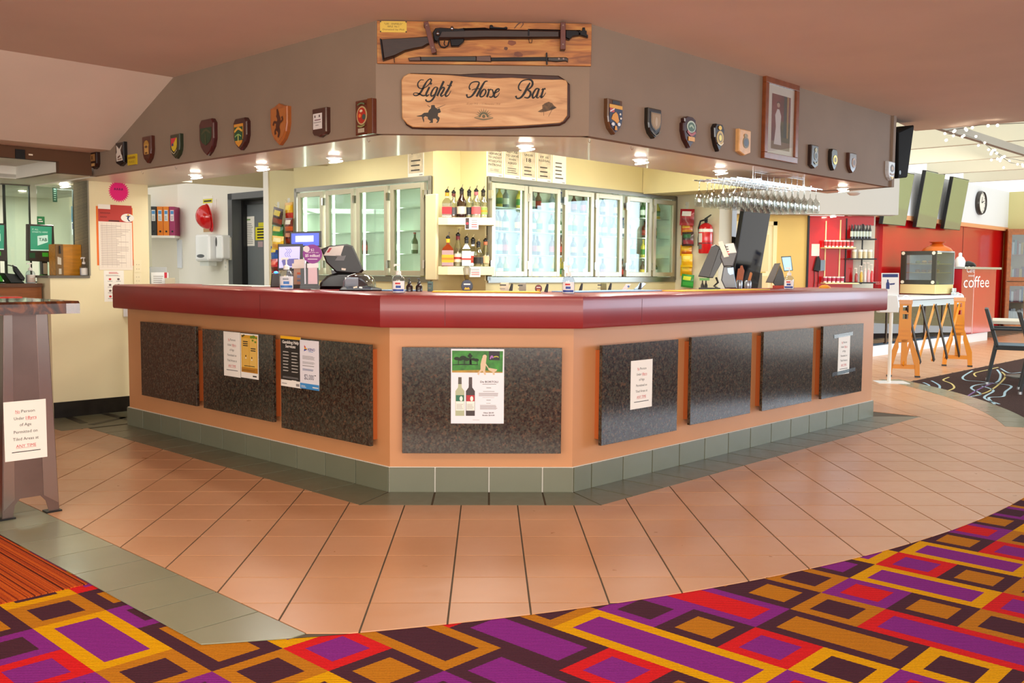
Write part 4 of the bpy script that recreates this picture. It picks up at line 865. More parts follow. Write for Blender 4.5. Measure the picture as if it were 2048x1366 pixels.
S2_((1450, 845, 8), (1452, 930, 8)); S2_((1635, 800, 10), (1555, 945, 8)); b.build('slouch_hat_emblem', sgn)
# ================================================================== PLAQUES ON THE BULKHEAD
SH = {'heater': [(0, 1), (1, 1), (1, .5), (.95, .33), (.82, .16), (.5, 0), (.18, .16), (.05, .33), (0, .5)],
      'crest': [(0, .90), (.22, .93), (.5, 1), (.78, .93), (1, .90), (1, .5), (.93, .30), (.78, .14), (.5, 0), (.22, .14), (.07, .30), (0, .5)],
      'oct': [(.14, 1), (.86, 1), (1, .88), (1, .45), (.9, .24), (.72, .1), (.5, 0), (.28, .1), (.1, .24), (0, .45), (0, .88)],
      'rect': [(0, 1), (1, 1), (1, 0), (0, 0)], 'home': [(0, 1), (1, 1), (1, .13), (.5, 0), (0, .13)],
      'ogee': [(0, 1), (1, 1), (1, .16), (.9, .08), (.7, .06), (.5, 0), (.3, .06), (.1, .08), (0, .16)],
      'trophy': [(.32, 1), (.68, 1), (.92, .92), (.9, .82), (1, .76), (1, .52), (.86, .26), (.5, 0), (.14, .26), (0, .52), (0, .76), (.1, .82), (.08, .92)],
      'tear': [(.18, 1), (.82, 1), (1, .84), (.95, .5), (.75, .2), (.5, 0), (.25, .2), (.05, .5), (0, .84)],
      'tongue': [(0, 1), (1, 1), (1, .3), (.86, .1), (.5, 0), (.14, .1), (0, .3)]}
def plaque(P, x0, y0, x1, y1, shape, col, label, art, th=.03, gloss=.25):
    u0, u1, z0, z1 = P.off(th).rect(x0, y0, x1, y1); w_, h_ = u1-u0, z1-z0
    f = lambda x, y: (x*w_, y*h_)
    b = MB(M(col, gloss, var=.12, vs_=25, coat=.3)); b.prism([f(*p) for p in SH[shape]], 0, th, cham=.006)
    o = b.build('wall_plaque', None, P.mat(u0, z0), label=label, category='plaque', group='plaques along the bulkhead')
    e = MB(); z = th+.0006
    for k, (kind, c, *a) in enumerate(art):
        mt = M(c, .4, .6 if c in ('c79a45', 'b89040', 'c8b060') else 0); zz = z+k*.0006
        if kind == 'p': e.prism([f(*p) for p in a[0]], zz-.001, zz+.0015, mt, back=False)
        elif kind == 's': sx0, sx1, sy0, sy1 = a[1]; e.prism([f(sx0+x*(sx1-sx0), sy0+y*(sy1-sy0)) for x, y in SH[a[0]]], zz-.001, zz+.0015, mt, back=False)
        elif kind == 'o': e.prism([f(a[0]+a[2]*math.cos(t*PI/9), a[1]+a[3]*math.sin(t*PI/9)) for t in range(18)], zz-.001, zz+.002, mt, back=False)
        elif kind == 'l': e.stroke([(x*w_, y*h_, ww*w_) for x, y, ww in a[0]], zz+.0018, mt)
    e.build('emblem', o)
    return o
PLB, PRB = PL(DB), PR(DB)
R = lambda x0, x1, y0, y1: [(x0, y0), (x1, y0), (x1, y1), (x0, y1)]
plaque(PLB, 180, 303, 193, 338, 'tongue', '2a120c', 'small dark plaque with two tan plates next to the brown office bulkhead', [('p', 'a07040', R(.1, .75, .45, .85)), ('p', '3a2014', R(.3, .42, .55, .75)), ('p', 'c89a60', R(.25, .7, .16, .32))])
plaque(PLB, 231, 284, 247, 332, 'home', '0e0d10', 'black pointed plaque with a silver antlered emblem beside the yellow street sign', [('p', 'd8ccc0', [(.15, .2), (.88, .22), (.8, .42), (.7, .5), (.62, .66), (.82, .86), (.5, .7), (.14, .88), (.2, .6), (.1, .5)]), ('l', '6a4a3c', [(.3, .35, .1), (.6, .42, .1)]), ('l', '7a5a48', [(.3, .27, .06), (.8, .29, .06)])])
P = PLB; u0, u1, z0, z1 = P.rect(258, 309, 275, 330); b = MB(M('c8a81c', .4)); b.box(0, u1-u0, 0, z1-z0, 0, .012); o = b.build('street_sign', None, P.mat(u0, z0), label='small yellow street sign reading PLACE between two plaques', category='sign')
t = MB(M('8a6010', .5)); w_, h_ = u1-u0, z1-z0; [t.rect(w_*(.1+.105*k), w_*(.17+.105*k), h_*(.56+.02*(k % 2)), h_*(.80-.03*(k % 3 == 1)), .0125) for k in range(8)]; t.text('PLACE', w_/2, h_*.2, h_*.26, .0125, width=w_*.6); t.build('lettering', o)
plaque(PLB, 284, 272, 302, 326, 'heater', '4a2014', 'reddish-brown shield plaque with a tall gold crowned badge beside the yellow street sign', [('o', 'c79a45', .5, .68, .26, .16), ('p', 'c0904a', R(.28, .72, .32, .68)), ('o', '5a3818', .5, .6, .14, .05), ('p', '5a3818', R(.38, .62, .34, .4))])
plaque(PLB, 340, 268, 359, 317, 'heater', '26301f', 'dark green shield plaque with a small red and yellow shield', [('s', 'd0b020', 'heater', (.14, .72, .28, .84)), ('p', 'c83040', [(.14, .84), (.72, .84), (.2, .5), (.14, .56)]), ('p', '3a3a70', R(.22, .4, .52, .62)), ('l', 'b0a080', [(.16, .34, .05), (.45, .2, .05), (.74, .34, .05)])])
plaque(PLB, 398, 238, 427, 311, 'oct', '46191a', 'large maroon shield plaque with a faded dark green badge', [('s', '223a22', 'heater', (.1, .86, .28, .76)), ('l', '46482c', [(.2, .6, .06), (.5, .7, .08), (.8, .6, .06)]), ('l', '46482c', [(.48, .3, .06), (.48, .6, .06)])])
plaque(PLB, 466, 236, 493, 300, 'oct', '3a1614', 'maroon shield plaque with a yellow and green striped badge', [('s', 'd08c2c', 'heater', (.1, .76, .1, .82)), ('p', '1c4a2c', [(.12, .42), (.74, .42), (.74, .73), (.12, .73)]), ('p', '164a34', [(.14, .3), (.72, .3), (.74, .5), (.12, .5)]), ('l', 'd8a23c', [(.15, .58, .08), (.43, .68, .1), (.72, .58, .08)]), ('l', 'c8c060', [(.43, .25, .06), (.43, .5, .06)]), ('l', '8ab060', [(.2, .42, .05), (.43, .49, .05), (.66, .42, .05)])])
plaque(PLB, 540, 206, 574, 290, 'crest', '9c5626', 'large orange-brown timber shield with a carved rampant lion', [('s', 'a8622c', 'heater', (.1, .9, .08, .86)), ('l', '4a2210', [(.45, .86, .08), (.5, .72, .16), (.42, .66, .12)]), ('l', '4a2210', [(.5, .72, .12), (.56, .58, .2), (.48, .44, .22), (.56, .3, .14), (.5, .18, .08)]), ('l', '4a2210', [(.52, .5, .1), (.3, .56, .08), (.22, .48, .08)]), ('l', '4a2210', [(.48, .42, .1), (.34, .34, .08), (.36, .26, .1)]), ('l', '4a2210', [(.6, .52, .06), (.78, .58, .06), (.74, .66, .08)])])
plaque(PLB, 624, 216, 652, 274, 'ogee', '42221a', 'brown plaque with a white certificate plate', [('p', 'd8d0cc', R(.1, .72, .28, .82)), ('p', '5a4a48', R(.2, .28, .68, .76)), ('p', '5a4a48', R(.52, .6, .68, .76)), ('p', '7a4a58', R(.22, .64, .58, .61)), ('p', '8a7a78', R(.16, .68, .5, .52)), ('p', '8a7a78', R(.3, .5, .4, .42))])
plaque(PLB, 710, 199, 744, 269, 'rect', '5c2a18', 'rectangular timber plaque with a red round badge next to the bar sign panel', [('p', '6a3a1a', R(.74, 1, 0, 1)), ('o', 'b8a070', .42, .55, .30, .27), ('o', 'a82a1c', .42, .55, .25, .23), ('o', 'e07030', .32, .55, .08, .06), ('o', '3a5048', .56, .5, .1, .08), ('o', 'd8c0a0', .4, .68, .08, .04), ('p', 'b0a088', R(.22, .58, .06, .18)), ('l', '8a8a50', [(.2, .26, .05), (.42, .23, .06), (.62, .27, .05)]), ('l', '5a6a48', [(.2, .86, .05), (.42, .9, .06), (.62, .86, .05)])])
plaque(PRB, 1216, 199, 1245, 269, 'heater', '5a3a22', 'shield plaque with a yellow map on a blue starred flag', [('p', '14120e', R(.28, .78, .87, .96)), ('s', '1c2440', 'heater', (.08, .96, .08, .84)), ('p', 'dca02c', R(.08, .96, .74, .84)), ('p', 'b83a3c', R(.1, .4, .62, .74)), ('l', 'e0d8d0', [(.1, .63, .05), (.4, .73, .05)]), ('p', 'd8901c', [(.2, .42), (.3, .56), (.5, .64), (.62, .58), (.72, .4), (.6, .32), (.4, .38)]), ('o', 'e8e0d0', .8, .6, .05, .03), ('o', 'e8e0d0', .84, .48, .05, .03), ('o', 'd8d8d8', .3, .28, .1, .05), ('o', 'd8d8d8', .7, .3, .1, .05), ('p', 'd8901c', [(.42, .12), (.58, .12), (.54, .24), (.44, .24)])])
plaque(PRB, 1297, 217, 1323, 277, 'heater', '1e1a14', 'dark shield plaque with a bronze framed inner shield', [('s', '2c2618', 'heater', (.14, .96, .22, .88)), ('s', '8a6a38', 'heater', (.18, .92, .28, .85)), ('s', '9a7c50', 'heater', (.26, .86, .33, .8)), ('o', 'b09878', .56, .56, .1, .16), ('l', '6a5a34', [(.2, .24, .05), (.55, .1, .05), (.9, .24, .05)])])
plaque(PRB, 1367, 233, 1394, 296, 'trophy', '34100e', 'dark red trophy-shaped plaque with a silver-green disc and brass plate', [('o', 'b8c4b0', .56, .68, .32, .19), ('o', '3a5a3a', .56, .67, .26, .15), ('l', 'a0b090', [(.4, .66, .08), (.56, .72, .08), (.72, .64, .08)]), ('l', 'a04038', [(.26, .52, .1), (.55, .42, .12), (.86, .52, .1)]), ('p', 'd8982c', R(.34, .8, .22, .36))])
plaque(PRB, 1429, 248, 1449, 303, 'tear', '160e0c', 'black teardrop plaque with a gold crowned medallion', [('o', 'c8a858', .55, .5, .34, .26), ('o', '7a6030', .55, .5, .22, .17), ('o', 'c8b060', .55, .5, .14, .11), ('o', 'c79a45', .5, .86, .16, .08), ('l', 'e8d8b0', [(.3, .3, .06), (.6, .24, .08), (.85, .34, .06)])])
plaque(PRB, 1479, 259, 1502, 311, 'home', 'd8a468', 'pale timber pointed plaque with a bronze crowned badge', [('o', '6a5a30', .55, .5, .26, .22), ('o', '3a4048', .55, .5, .18, .15), ('o', '8a7038', .52, .76, .16, .08)], gloss=.4)
plaque(PRB, 1623, 290, 1637, 337, 'home', '2c1a14', 'dark pointed plaque with a silver crest nearest the framed portrait', [('o', '8a8878', .62, .56, .26, .2), ('o', '2a2a20', .62, .54, .16, .12), ('o', 'a8a070', .6, .8, .16, .09), ('l', '9a9060', [(.35, .28, .1), (.6, .2, .1), (.9, .3, .1)])])
plaque(PRB, 1663, 298, 1675, 341, 'oct', '1e1610', 'black shield plaque with a pale gold disc', [('o', 'c8b060', .6, .5, .34, .22), ('o', '8a7a48', .6, .5, .2, .12)])
plaque(PRB, 1699, 306, 1713, 346, 'heater', '4c2c20', 'brown shield plaque with a bronze badge beside the blank end of the bulkhead', [('o', 'a07040', .62, .52, .28, .24), ('o', '5a3c24', .62, .52, .16, .14)])
plaque(PRB, 1777, 323, 1790, 361, 'heater', 'c8ccd0', 'white-faced shield plaque beside the black loudspeaker', [('o', '5a4020', .55, .64, .26, .2), ('o', 'b08050', .55, .64, .14, .1), ('l', '8a5a30', [(.25, .36, .1), (.55, .3, .1), (.85, .36, .1)]), ('p', 'e0c060', [(.3, .2), (.8, .2), (.55, .04)])])
# framed portrait
P = PRB; x0, x1 = 1531, 1598; u0, u1 = P.off(.03).uv(x0, 240)[0], P.off(.03).uv(x1, 240)[0]; z0, z1 = P.off(.03).uv(1564, 322)[1], P.off(.03).uv(1564, 160)[1]
w_, h_ = u1-u0, z1-z0; FW = .042
fr = empty('framed_portrait', P.mat(u0, z0), label='timber framed portrait of a standing figure in a long white gown', category='picture')
FRM = M('7c3f1c', .25, var=.15, vs_=20, coat=.4)
for a in ((0, w_, 0, FW), (0, w_, h_-FW, h_), (0, FW, FW, h_-FW), (w_-FW, w_, FW, h_-FW)):
    b = MB(FRM); b.box(a[0], a[1], a[2], a[3], 0, .03); b.build('frame_rail', fr, bevel=.003)
b = MB(M('e2d4c8', .7)); b.box(FW*.8, w_-FW*.8, FW*.8, h_-FW*.8, 0, .012); b.build('mount_board', fr)
b = MB(M('7a3a30', .6, var=.4, vs_=9)); b.rect(w_*.24, w_*.8, h_*.14, h_*.82, .0125); b.rect(w_*.6, w_*.68, h_*.3, h_*.82, .0128, M('3a4438', .6)); b.rect(w_*.70, w_*.74, h_*.3, h_*.82, .0128, M('b08a4a', .6)); b.rect(w_*.5, w_*.8, h_*.2, h_*.5, .0127, M('5a5028', .6, var=.5, vs_=40)); b.rect(w_*.24, w_*.8, h_*.14, h_*.24, .0129, M('8a6a4a', .6))
GW = M('dccdc8', .6); b.flat([(w_*.32, h_*.2), (w_*.54, h_*.2), (w_*.5, h_*.42), (w_*.52, h_*.56), (w_*.46, h_*.64), (w_*.4, h_*.64), (w_*.34, h_*.56), (w_*.37, h_*.42)], .0132, GW); b.disc(w_*.43, h_*.69, w_*.045, .0134, M('c09a84', .6), 12, h_*.03); b.disc(w_*.43, h_*.715, w_*.05, .0133, M('4a3024', .6), 10, h_*.02); b.build('printed_artwork', fr)
b = MB(CLEAR); b.box(FW*.9, w_-FW*.9, FW*.9, h_-FW*.9, .017, .018); b.build('glass_pane', fr)

# ================================================================== DOWNLIGHTS AND SOFFIT FITTINGS
LAMP = M('fff4dc', .4, emit=40)
def downlight(x, y, z, col, power, label, group):
    e = empty('downlight', T_(x, y, z), label=label, category='downlight', group=group)
    b = MB(WHITE); b.lathe([(.048, 0), (.052, -.012), (.036, -.014), (.034, 0.0)], seg=20, caps=False); b.build('trim_ring', e, smooth=True)
    b = MB(LAMP); b.lathe([(.033, 0), (.034, -.022), (.0, -.026)], seg=16); b.build('lamp', e, smooth=True)
    b = MB(M('fffaf0', .3, emit=2)); b.tube([(.012+.042*math.cos(t*PI/8), .03*math.sin(t*PI/8), -.034+.006*math.cos(t*PI/8)) for t in range(16)], .0045, closed=True); b.build('gimbal_ring', e, smooth=True)
    b = MB(CHROME); [b.cyl((.012, s*.029, -.034), (.012, s*.032, -.006), .002, seg=6) for s in (-1, 1)]; b.build('gimbal_arm', e)
    l = bpy.data.lights.new('downlight_beam', 'SPOT'); l.energy = power; l.color = col; l.spot_size = math.radians(125); l.spot_blend = .8; l.shadow_soft_size = .04
    lo = bpy.data.objects.new('downlight_beam', l); COL.objects.link(lo); lo.parent = e; lo.location = (0, 0, -.06); return e
WARM, COOLW = (1, .8, .55), (1, .97, .9)
for px, py, c, pw, wh in ((390, 347, WARM, 12, 'nearest the security camera'), (523, 330, WARM, 12, 'in front of the grey door'), (668, 313, COOLW, 14, 'in front of the four-door fridges'), (1050, 288, COOLW, 14, 'below the timber bar sign'), (1280, 316, COOLW, 14, 'in front of the six-door fridges'), (1440, 338, COOLW, 14, 'beside the wine glass rack'), (1685, 375, COOLW, 12, 'at the loudspeaker end of the bulkhead')):
    q = on_z(px, py, ZB); downlight(q.x, q.y, ZB, c, pw, 'small white gimbal downlight in the soffit '+wh, 'soffit downlights over the bar')
q = on_z(1548, 351, ZB); b = MB(M('e0d2c4', .5)); b.lathe([(.13, 0), (.135, -.006), (.11, -.014), (0, -.018)], seg=28); b.build('ceiling_speaker', None, T_(q.x, q.y, ZB), smooth=True, label='round flat pale speaker in the soffit above the wine glasses', category='speaker')
q = PR(-.32).xy(1702); b = MB(WHITE); b.lathe([(.055, 0), (.058, -.012), (.035, -.03), (0, -.034)], seg=24); b.build('smoke_detector', None, T_(q.x, q.y, ZB), smooth=True, label='small white smoke detector at the end of the soffit', category='smoke detector')
for P_, x, y in ((PLB, 735, 270), (PLB, 350, 322), (PLB, 283, 331), (PRB, 1177, 278), (PRB, 1262, 290)):
    q = P_.off(-.075).xy(x, y); b = MB(CHROME); b.tube([(0, 0, 0), (0, 0, -.012), (.006, 0, -.022), (.012, 0, -.016), (.011, 0, -.010)], .0014)
    b.build('cup_hook', None, T_(q.x, q.y, ZB), smooth=True, label='tiny metal cup hook screwed into the soffit edge', category='hook', group='cup hooks in the soffit')

# ================================================================== FRIDGE BANKS
ALU = M('b9b39c', .35, .55); SSH = M('8d8a80', .3, .9); INTER = M('eef4ea', .4)
def fridge_bank(P, edges, ua, ub, label, side):
    e = empty('bar_fridge', P.mat(0, 0), label=label, category='fridge')
    D = .25; b = MB(INTER); b.box(ua, ub, FZ0, FZ1, -D-.02, -D); b.box(ua, ub, FZ0-.0, FZ0+.02, -D, -.02); b.box(ua, ub, FZ1-.02, FZ1, -D, -.02); b.box(ua, ua+.02, FZ0, FZ1, -D, -.02); b.box(ub-.02, ub, FZ0, FZ1, -D, -.02); b.build('cabinet', e)
    b = MB(SSH); b.box(ua, ub, FZ1-.035, FZ1+.005, -.03, .012); b.box(ua, ub, FZ0-.02, FZ0+.03, -.03, .012); b.box(ua-.01, ua+.03, FZ0, FZ1, -.03, .012); b.box(ub-.03, ub+.01, FZ0, FZ1, -.03, .012); b.build('surround', e)
    ze, zf = FZ0+.035, FZ1-.05; us = []
    for x0, x1 in edges:
        a, c = P.off(.03).uv(x0, 470)[0], P.off(.03).uv(x1, 470)[0]; us.append((a, c))
        b = MB(ALU); fw = .045
        b.box(a, a+fw, ze, zf, .005, .04); b.box(c-fw, c, ze, zf, .005, .04); b.box(a+fw, c-fw, ze, ze+fw, .005, .04); b.box(a+fw, c-fw, zf-fw, zf, .005, .04)
        d = b.build('fridge_door', e, bevel=.002); b = MB(glass_mat((232, 244, 236), .10)); b.box(a+fw, c-fw, ze+fw, zf-fw, .018, .024); b.build('glass_pane', d)
        b = MB(CHROME); hx = a-.006 if side > 0 else c+.006
        for zz in (ze+.1, zf-.1): b = MB(CHROME); b.box(hx-.012, hx+.012, zz-.035, zz+.035, .01, .05); b.build('hinge', d)
        b = MB(M('fbfff4', .3, emit=13)); b.box(a-.004+.0, a+.012, ze+.03, zf-.03, -.06, -.045); b.build('lamp_tube', e)
    for k in range(3):
        zz = FZ0+.23+k*.205; b = MB(M('cfd6cf', .3, .3)); b.box(ua+.02, ub-.02, zz-.006, zz, -D, -.07); b.build('shelf', e)
    return us
usL = fridge_bank(FLP, ((597, 647), (653, 709), (714, 776), (782, 849)), f0, f1-.02, 'four-door glass fridge bank beside the snack packets, nearly empty', -1)
usR = fridge_bank(FRP, ((982, 1054), (1056, 1119), (1128, 1186), (1190, 1243), (1252, 1302), (1306, 1349)), g0+.02, g1-.01, 'six-door glass fridge bank stocked with bottles beside the spirit shelves', 1)
def bottle_mesh(h, r, glass, label_c, cap):
    b = MB(); n = r*.36
    b.lathe([(r*.9, 0), (r, .006), (r, h*.56), (r*.9, h*.62), (n*1.05, h*.76), (n, h*.93)], M(glass, .12, coat=.3), 12)
    b.lathe([(n*1.15, h*.925), (n*1.15, h), (0, h)], M(cap, .4), 10); b.lathe([(r*1.012, h*.18), (r*1.012, h*.46)], M(label_c, .5), 12); return b
bm = [bottle_mesh(.19, .030, g, l, c) for g, l, c in (('4a2810', 'd8b030', 'c8c8c8'), ('2c5a2a', 'e8e8e0', 'b02020'), ('c8b040', '3a7a3a', 'd0a030'), ('7a8a9a', 'f0f0f0', '2a3a8a'), ('5a2a14', 'b83020', '202020'))]
rr = random.Random(11); bases = []
KN = ('brown bottle with a yellow label', 'green bottle with a white label', 'yellow bottle with a green label', 'grey-blue bottle with a white label', 'dark brown bottle with a red label')
for k, b in enumerate(bm):
    o = b.build('beer_bottle', smooth=True, category='bottle', label=KN[k]+' standing in the six-door fridge bank', group='bottles in the six-door fridge bank'); bases.append(o)
first = [True]*5
for di, (a, c) in enumerate(usR):
    n = 5 if di < 2 else 4
    for sh in range(4):
        zz = FZ0+.0205 if sh == 0 else FZ0+.23+(sh-1)*.205
        for k in range(n):
            if di > 3 and rr.random() < .35: continue
            t = (di+sh*2+k//2) % 5; u = a+.07+(c-a-.14)*k/(n-1); w_ = -.13-.06*rr.random()
            mw = FRP.mat(u, zz+.0005, w_) @ RX(-90)
            if first[t]: o = bases[t]; first[t] = False
            else: o = bases[t].copy(); COL.objects.link(o)
            o.matrix_world = mw
usedL = []
for di, sh, k, t in ((0, 3, 1, 1), (1, 0, 0, 2), (2, 0, 1, 0), (2, 1, 2, 3), (3, 0, 1, 2), (3, 1, 0, 1), (1, 1, 2, 4)):
    a, c = usL[di]; zz = FZ0+.0205 if sh == 0 else FZ0+.23+(sh-1)*.205; o = bases[t].copy(); COL.objects.link(o); o.matrix_world = FLP.mat(a+.1+.12*k, zz+.0005, -.16) @ RX(-90)
    o['label'] = 'lone '+KN[t]+' in the four-door fridge bank'; o['group'] = 'bottles in the four-door fridge bank'
# narrow cream panel beside the four-door bank
P = FLP.off(.05); u0, u1, z0, z1 = P.rect(850, 388, 872, 560); b = MB(M('e8dcb4', .45)); b.box(u0, u1, z0, z1, -.034, .0); b.build('side_panel_board', None, P.mat(0, 0), bevel=.008, label='narrow cream upright panel between the four-door fridge bank and the spirit shelves', category='panel')
# notices above the fridges
OLDP = M('d8cbb0', .7, var=.22, vs_=14)
def liquor_notice(P, x0, x1, yb, words, label, plain=False):
    u0, u1 = P.uv(x0, 330)[0], P.uv(x1, 330)[0]; zb = max(P.uv((x0+x1)/2, yb)[1], FZ1+.007); w_ = u1-u0; h_ = w_*1.42
    b = MB(PAPER); b.box(0, w_, 0, h_, 0, .0015); o = b.build('liquor_notice', None, P.mat(u0, zb), label=label, category='notice', group='liquor notices above the fridges')
    if not plain: t = MB(OLDP); t.rect(w_*.05, w_*.95, h_*.1, h_*.97, .0018); t.build('printed_artwork', o)
    t = MB(M('2e2a24', .7)); y = .84
    for wd in words:
        s = .085 if len(wd) > 3 else .16; t.text(wd, w_/2, h_*(y-s), h_*s*1.05, .0021, width=w_*min(.8, .11*len(wd)+(.1 if len(wd) < 4 else 0)), bold=.015); y -= s+.025
    t.lines(w_*.2, w_*.8, h_*.16, h_*max(.2, y-.05), 5 if plain else 3, .0021, M('4a443c', .7), .3); t.rect(w_*.72, w_*.92, h_*.025, h_*.05, .0021, GREYINK); t.build('lettering', o)
NF = FRP
for x0, x1, yb, wd, lab in ((973, 1006, 355, ['REFUSE', 'SERVICE', 'TO UNDULY', 'INTOXICATED', 'PATRONS'], 'aged notice reading REFUSE SERVICE TO UNDULY INTOXICATED PATRONS'), (1008, 1040, 360, ['REFUSE', 'TO LEAVE', 'WHEN', 'ASKED'], 'aged notice reading REFUSE TO LEAVE WHEN ASKED'),
                             (1042, 1072, 364, ['UNDER', '18'], 'aged notice with a large 18'), (1074, 1103, 368, ['IT IS', 'ILLEGAL'], 'aged notice reading IT IS ILLEGAL')): liquor_notice(NF, x0, x1, yb, wd, lab)
liquor_notice(NF, 1105, 1132, 371, [], 'plain printed notice at the end of the row above the six-door fridges', True)
liquor_notice(FLP, 816, 848, 353, ['REFUSE', 'ENTRY'], 'aged notice reading REFUSE ENTRY above the four-door fridges')
# ================================================================== SPIRIT SHELVES
SPF = Plane((0, 8.0), N_C)
def shelf_board(ya, yb, label):
    u0, u1 = SPF.uv(876, (ya+yb)/2)[0], SPF.uv(988, (ya+yb)/2)[0]; z1, z0 = SPF.uv(930, ya)[1], SPF.uv(930, yb)[1]
    b = MB(M('efe4bc', .5)); b.prism([(-.335, .30), (u0+.04, .15), (u0, .05), (u0, .03), (u0+.08, 0), (u1, 0), (u1, .14), (-.06, .16), (-.165, .30)], z0, z1, None, Matrix(((1, 0, 0, 0), (0, 0, 1, 0), (0, -1, 0, 0), (0, 0, 0, 1))))
    b.build('spirit_shelf', None, SPF.mat(0, 0), bevel=.002, label=label, category='shelf'); return z1
zu = shelf_board(435, 450, 'upper cream spirit shelf with six pourer bottles'); zlw = shelf_board(533, 550, 'lower cream spirit shelf with six pourer bottles')
def spirit(px, zb, ytop, wpx, body, liquid, lab, neck, shape, label, lab2=None, dd=.07):
    P = Plane((0, 8.0+dd), N_C); u = P.uv(px, 480)[0]; top = P.uv(px, ytop)[1]; H = top-zb; r = wpx*.43*(8.0+dd)/F_PX
    e = empty('spirit_bottle', P.mat(u, zb+.0005) @ RX(-90), label=label, category='bottle', group='spirit bottles with pourers')
    hb = H*.80; nk = .015; seg = 4 if shape == 'sq' else 16
    Tm = RZ(45) if shape == 'sq' else None; k = 1.30 if shape == 'sq' else 1
    b = MB(M(liquid, .1, coat=.5) if liquid else glass_mat((226, 230, 222), .36)); b.lathe([(r*k*.96, 0), (r*k, .006), (r*k, hb*.58), (r*k*.85, hb*.66), (nk*1.2, hb*.80), (nk, hb)], None, seg, Tm); b.build('bottle_body', e, smooth=shape != 'sq')
    if not liquid:
        b = MB(M(body, .2)); b.lathe([(r*k*.92, .004), (r*k*.92, hb*.45)], None, seg, Tm); b.build('liquor', e)
    b = MB(M(lab, .5)); b.lathe([(r*k*1.015, hb*.14), (r*k*1.015, hb*.42)], None, seg, Tm, False); lo = b.build('label_band', e, smooth=shape != 'sq')
    if lab2: b = MB(M(lab2, .5)); b.lathe([(r*k*1.03, hb*.24), (r*k*1.03, hb*.31)], None, seg, Tm, False); b.build('label_stripe', lo)
    b = MB(M(neck, .4)); b.lathe([(nk*1.12, hb*.86), (nk*1.12, hb)], None, 12); b.build('neck_foil', e, smooth=True)
    b = MB(BLACK); b.lathe([(.013, hb), (.019, hb+.004), (.019, hb+.016), (.011, hb+.022), (.008, hb+.03)], None, 12); b.cyl((0, 0, hb+.028), (.010, 0, H), .004, .0035, CHROME, 8); b.build('pourer', e, smooth=True)
for a in ((894, zu, 373, 24, 'b4701c', '', 'a8202c', 'd8901c', 'sq', 'amber spirit bottle with a red diagonal label on the upper shelf'), (907, zu, 375, 20, 'b8886a', '', '5a5a60', '6a3028', 'r', 'clear spirit bottle with a grey label on the upper shelf'),
          (923, zu, 369, 22, '', '2c140c', 'c8c0b0', '201410', 'r', 'dark brown spirit bottle with a pale label and black neck on the upper shelf'), (938, zu, 373, 22, 'd8c8a0', '', '20242e', '181818', 'r', 'squat clear bottle with a navy label on the upper shelf'),
          (952, zu, 371, 22, 'e0d0c8', '', 'c8585c', 'b06068', 'r', 'clear bottle with a pink-red label and pink neck on the upper shelf'), (966, zu, 372, 20, 'd8d0b0', '', '8aa050', '3a3020', 'r', 'clear bottle with an orange band and green label on the upper shelf', 'e0901c')):
    spirit(*a, dd=.06 if a[0] in (894, 923, 952) else .125)
for a in ((896, zlw, 464, 29, '', '7a2c10', 'e6a81c', 'e8b020', 'sq', 'dark amber square rum bottle with a yellow label on the lower shelf', 'c87818'), (916, zlw, 457, 19, 'd8d4c0', '', 'e0ddd0', '8a2030', 'r', 'tall clear vodka bottle with a dark red neck on the lower shelf', 'b03030'),
          (933, zlw, 466, 22, 'd0c8a8', '', 'ece6d8', '202020', 'sq', 'clear square bottle with a white label and red seal on the lower shelf', 'c04040'), (946, zlw, 469, 18, 'a86020', '', 'd04030', '202020', 'sq', 'slim amber bottle with a slanted red label on the lower shelf', 'd86040'),
          (957, zlw, 478, 22, '9a8a60', '', '23231f', '1a1a1a', 'r', 'short square-shouldered bottle with a black label on the lower shelf'), (971, zlw, 471, 18, 'd8c8a0', '', 'd8b088', 'd87850', 'r', 'slim clear bottle with an orange neck on the lower shelf')):
    spirit(*a, dd=.06 if a[0] in (896, 933, 957) else .125)
for x0, y0, x1, y1, lab in ((930, 435, 957, 459, 'white price card with a dark picture hung on the upper spirit shelf'), (938, 534, 961, 554, 'white price card with red print hung on the lower spirit shelf')):
    o, w_, h_, z = paper('price_card', SPF, x0, y0, x1, y1, lab, 'card', lift=.0005); t = MB(INK)
    if y0 < 500: t.rect(w_*.04, w_*.3, h_*.05, h_*.95, z, M('3a2c2c', .6)); t.disc(w_*.17, h_*.5, w_*.1, z+.0002, M('a83040', .6), 10)
    for k in range(4): t.rect(w_*(.48 if y0 < 500 else .2), w_*.9, h_*(.2+.18*k), h_*(.27+.18*k), z, REDINK if k < 2 else GREYINK)
    t.build('printed_artwork', o)
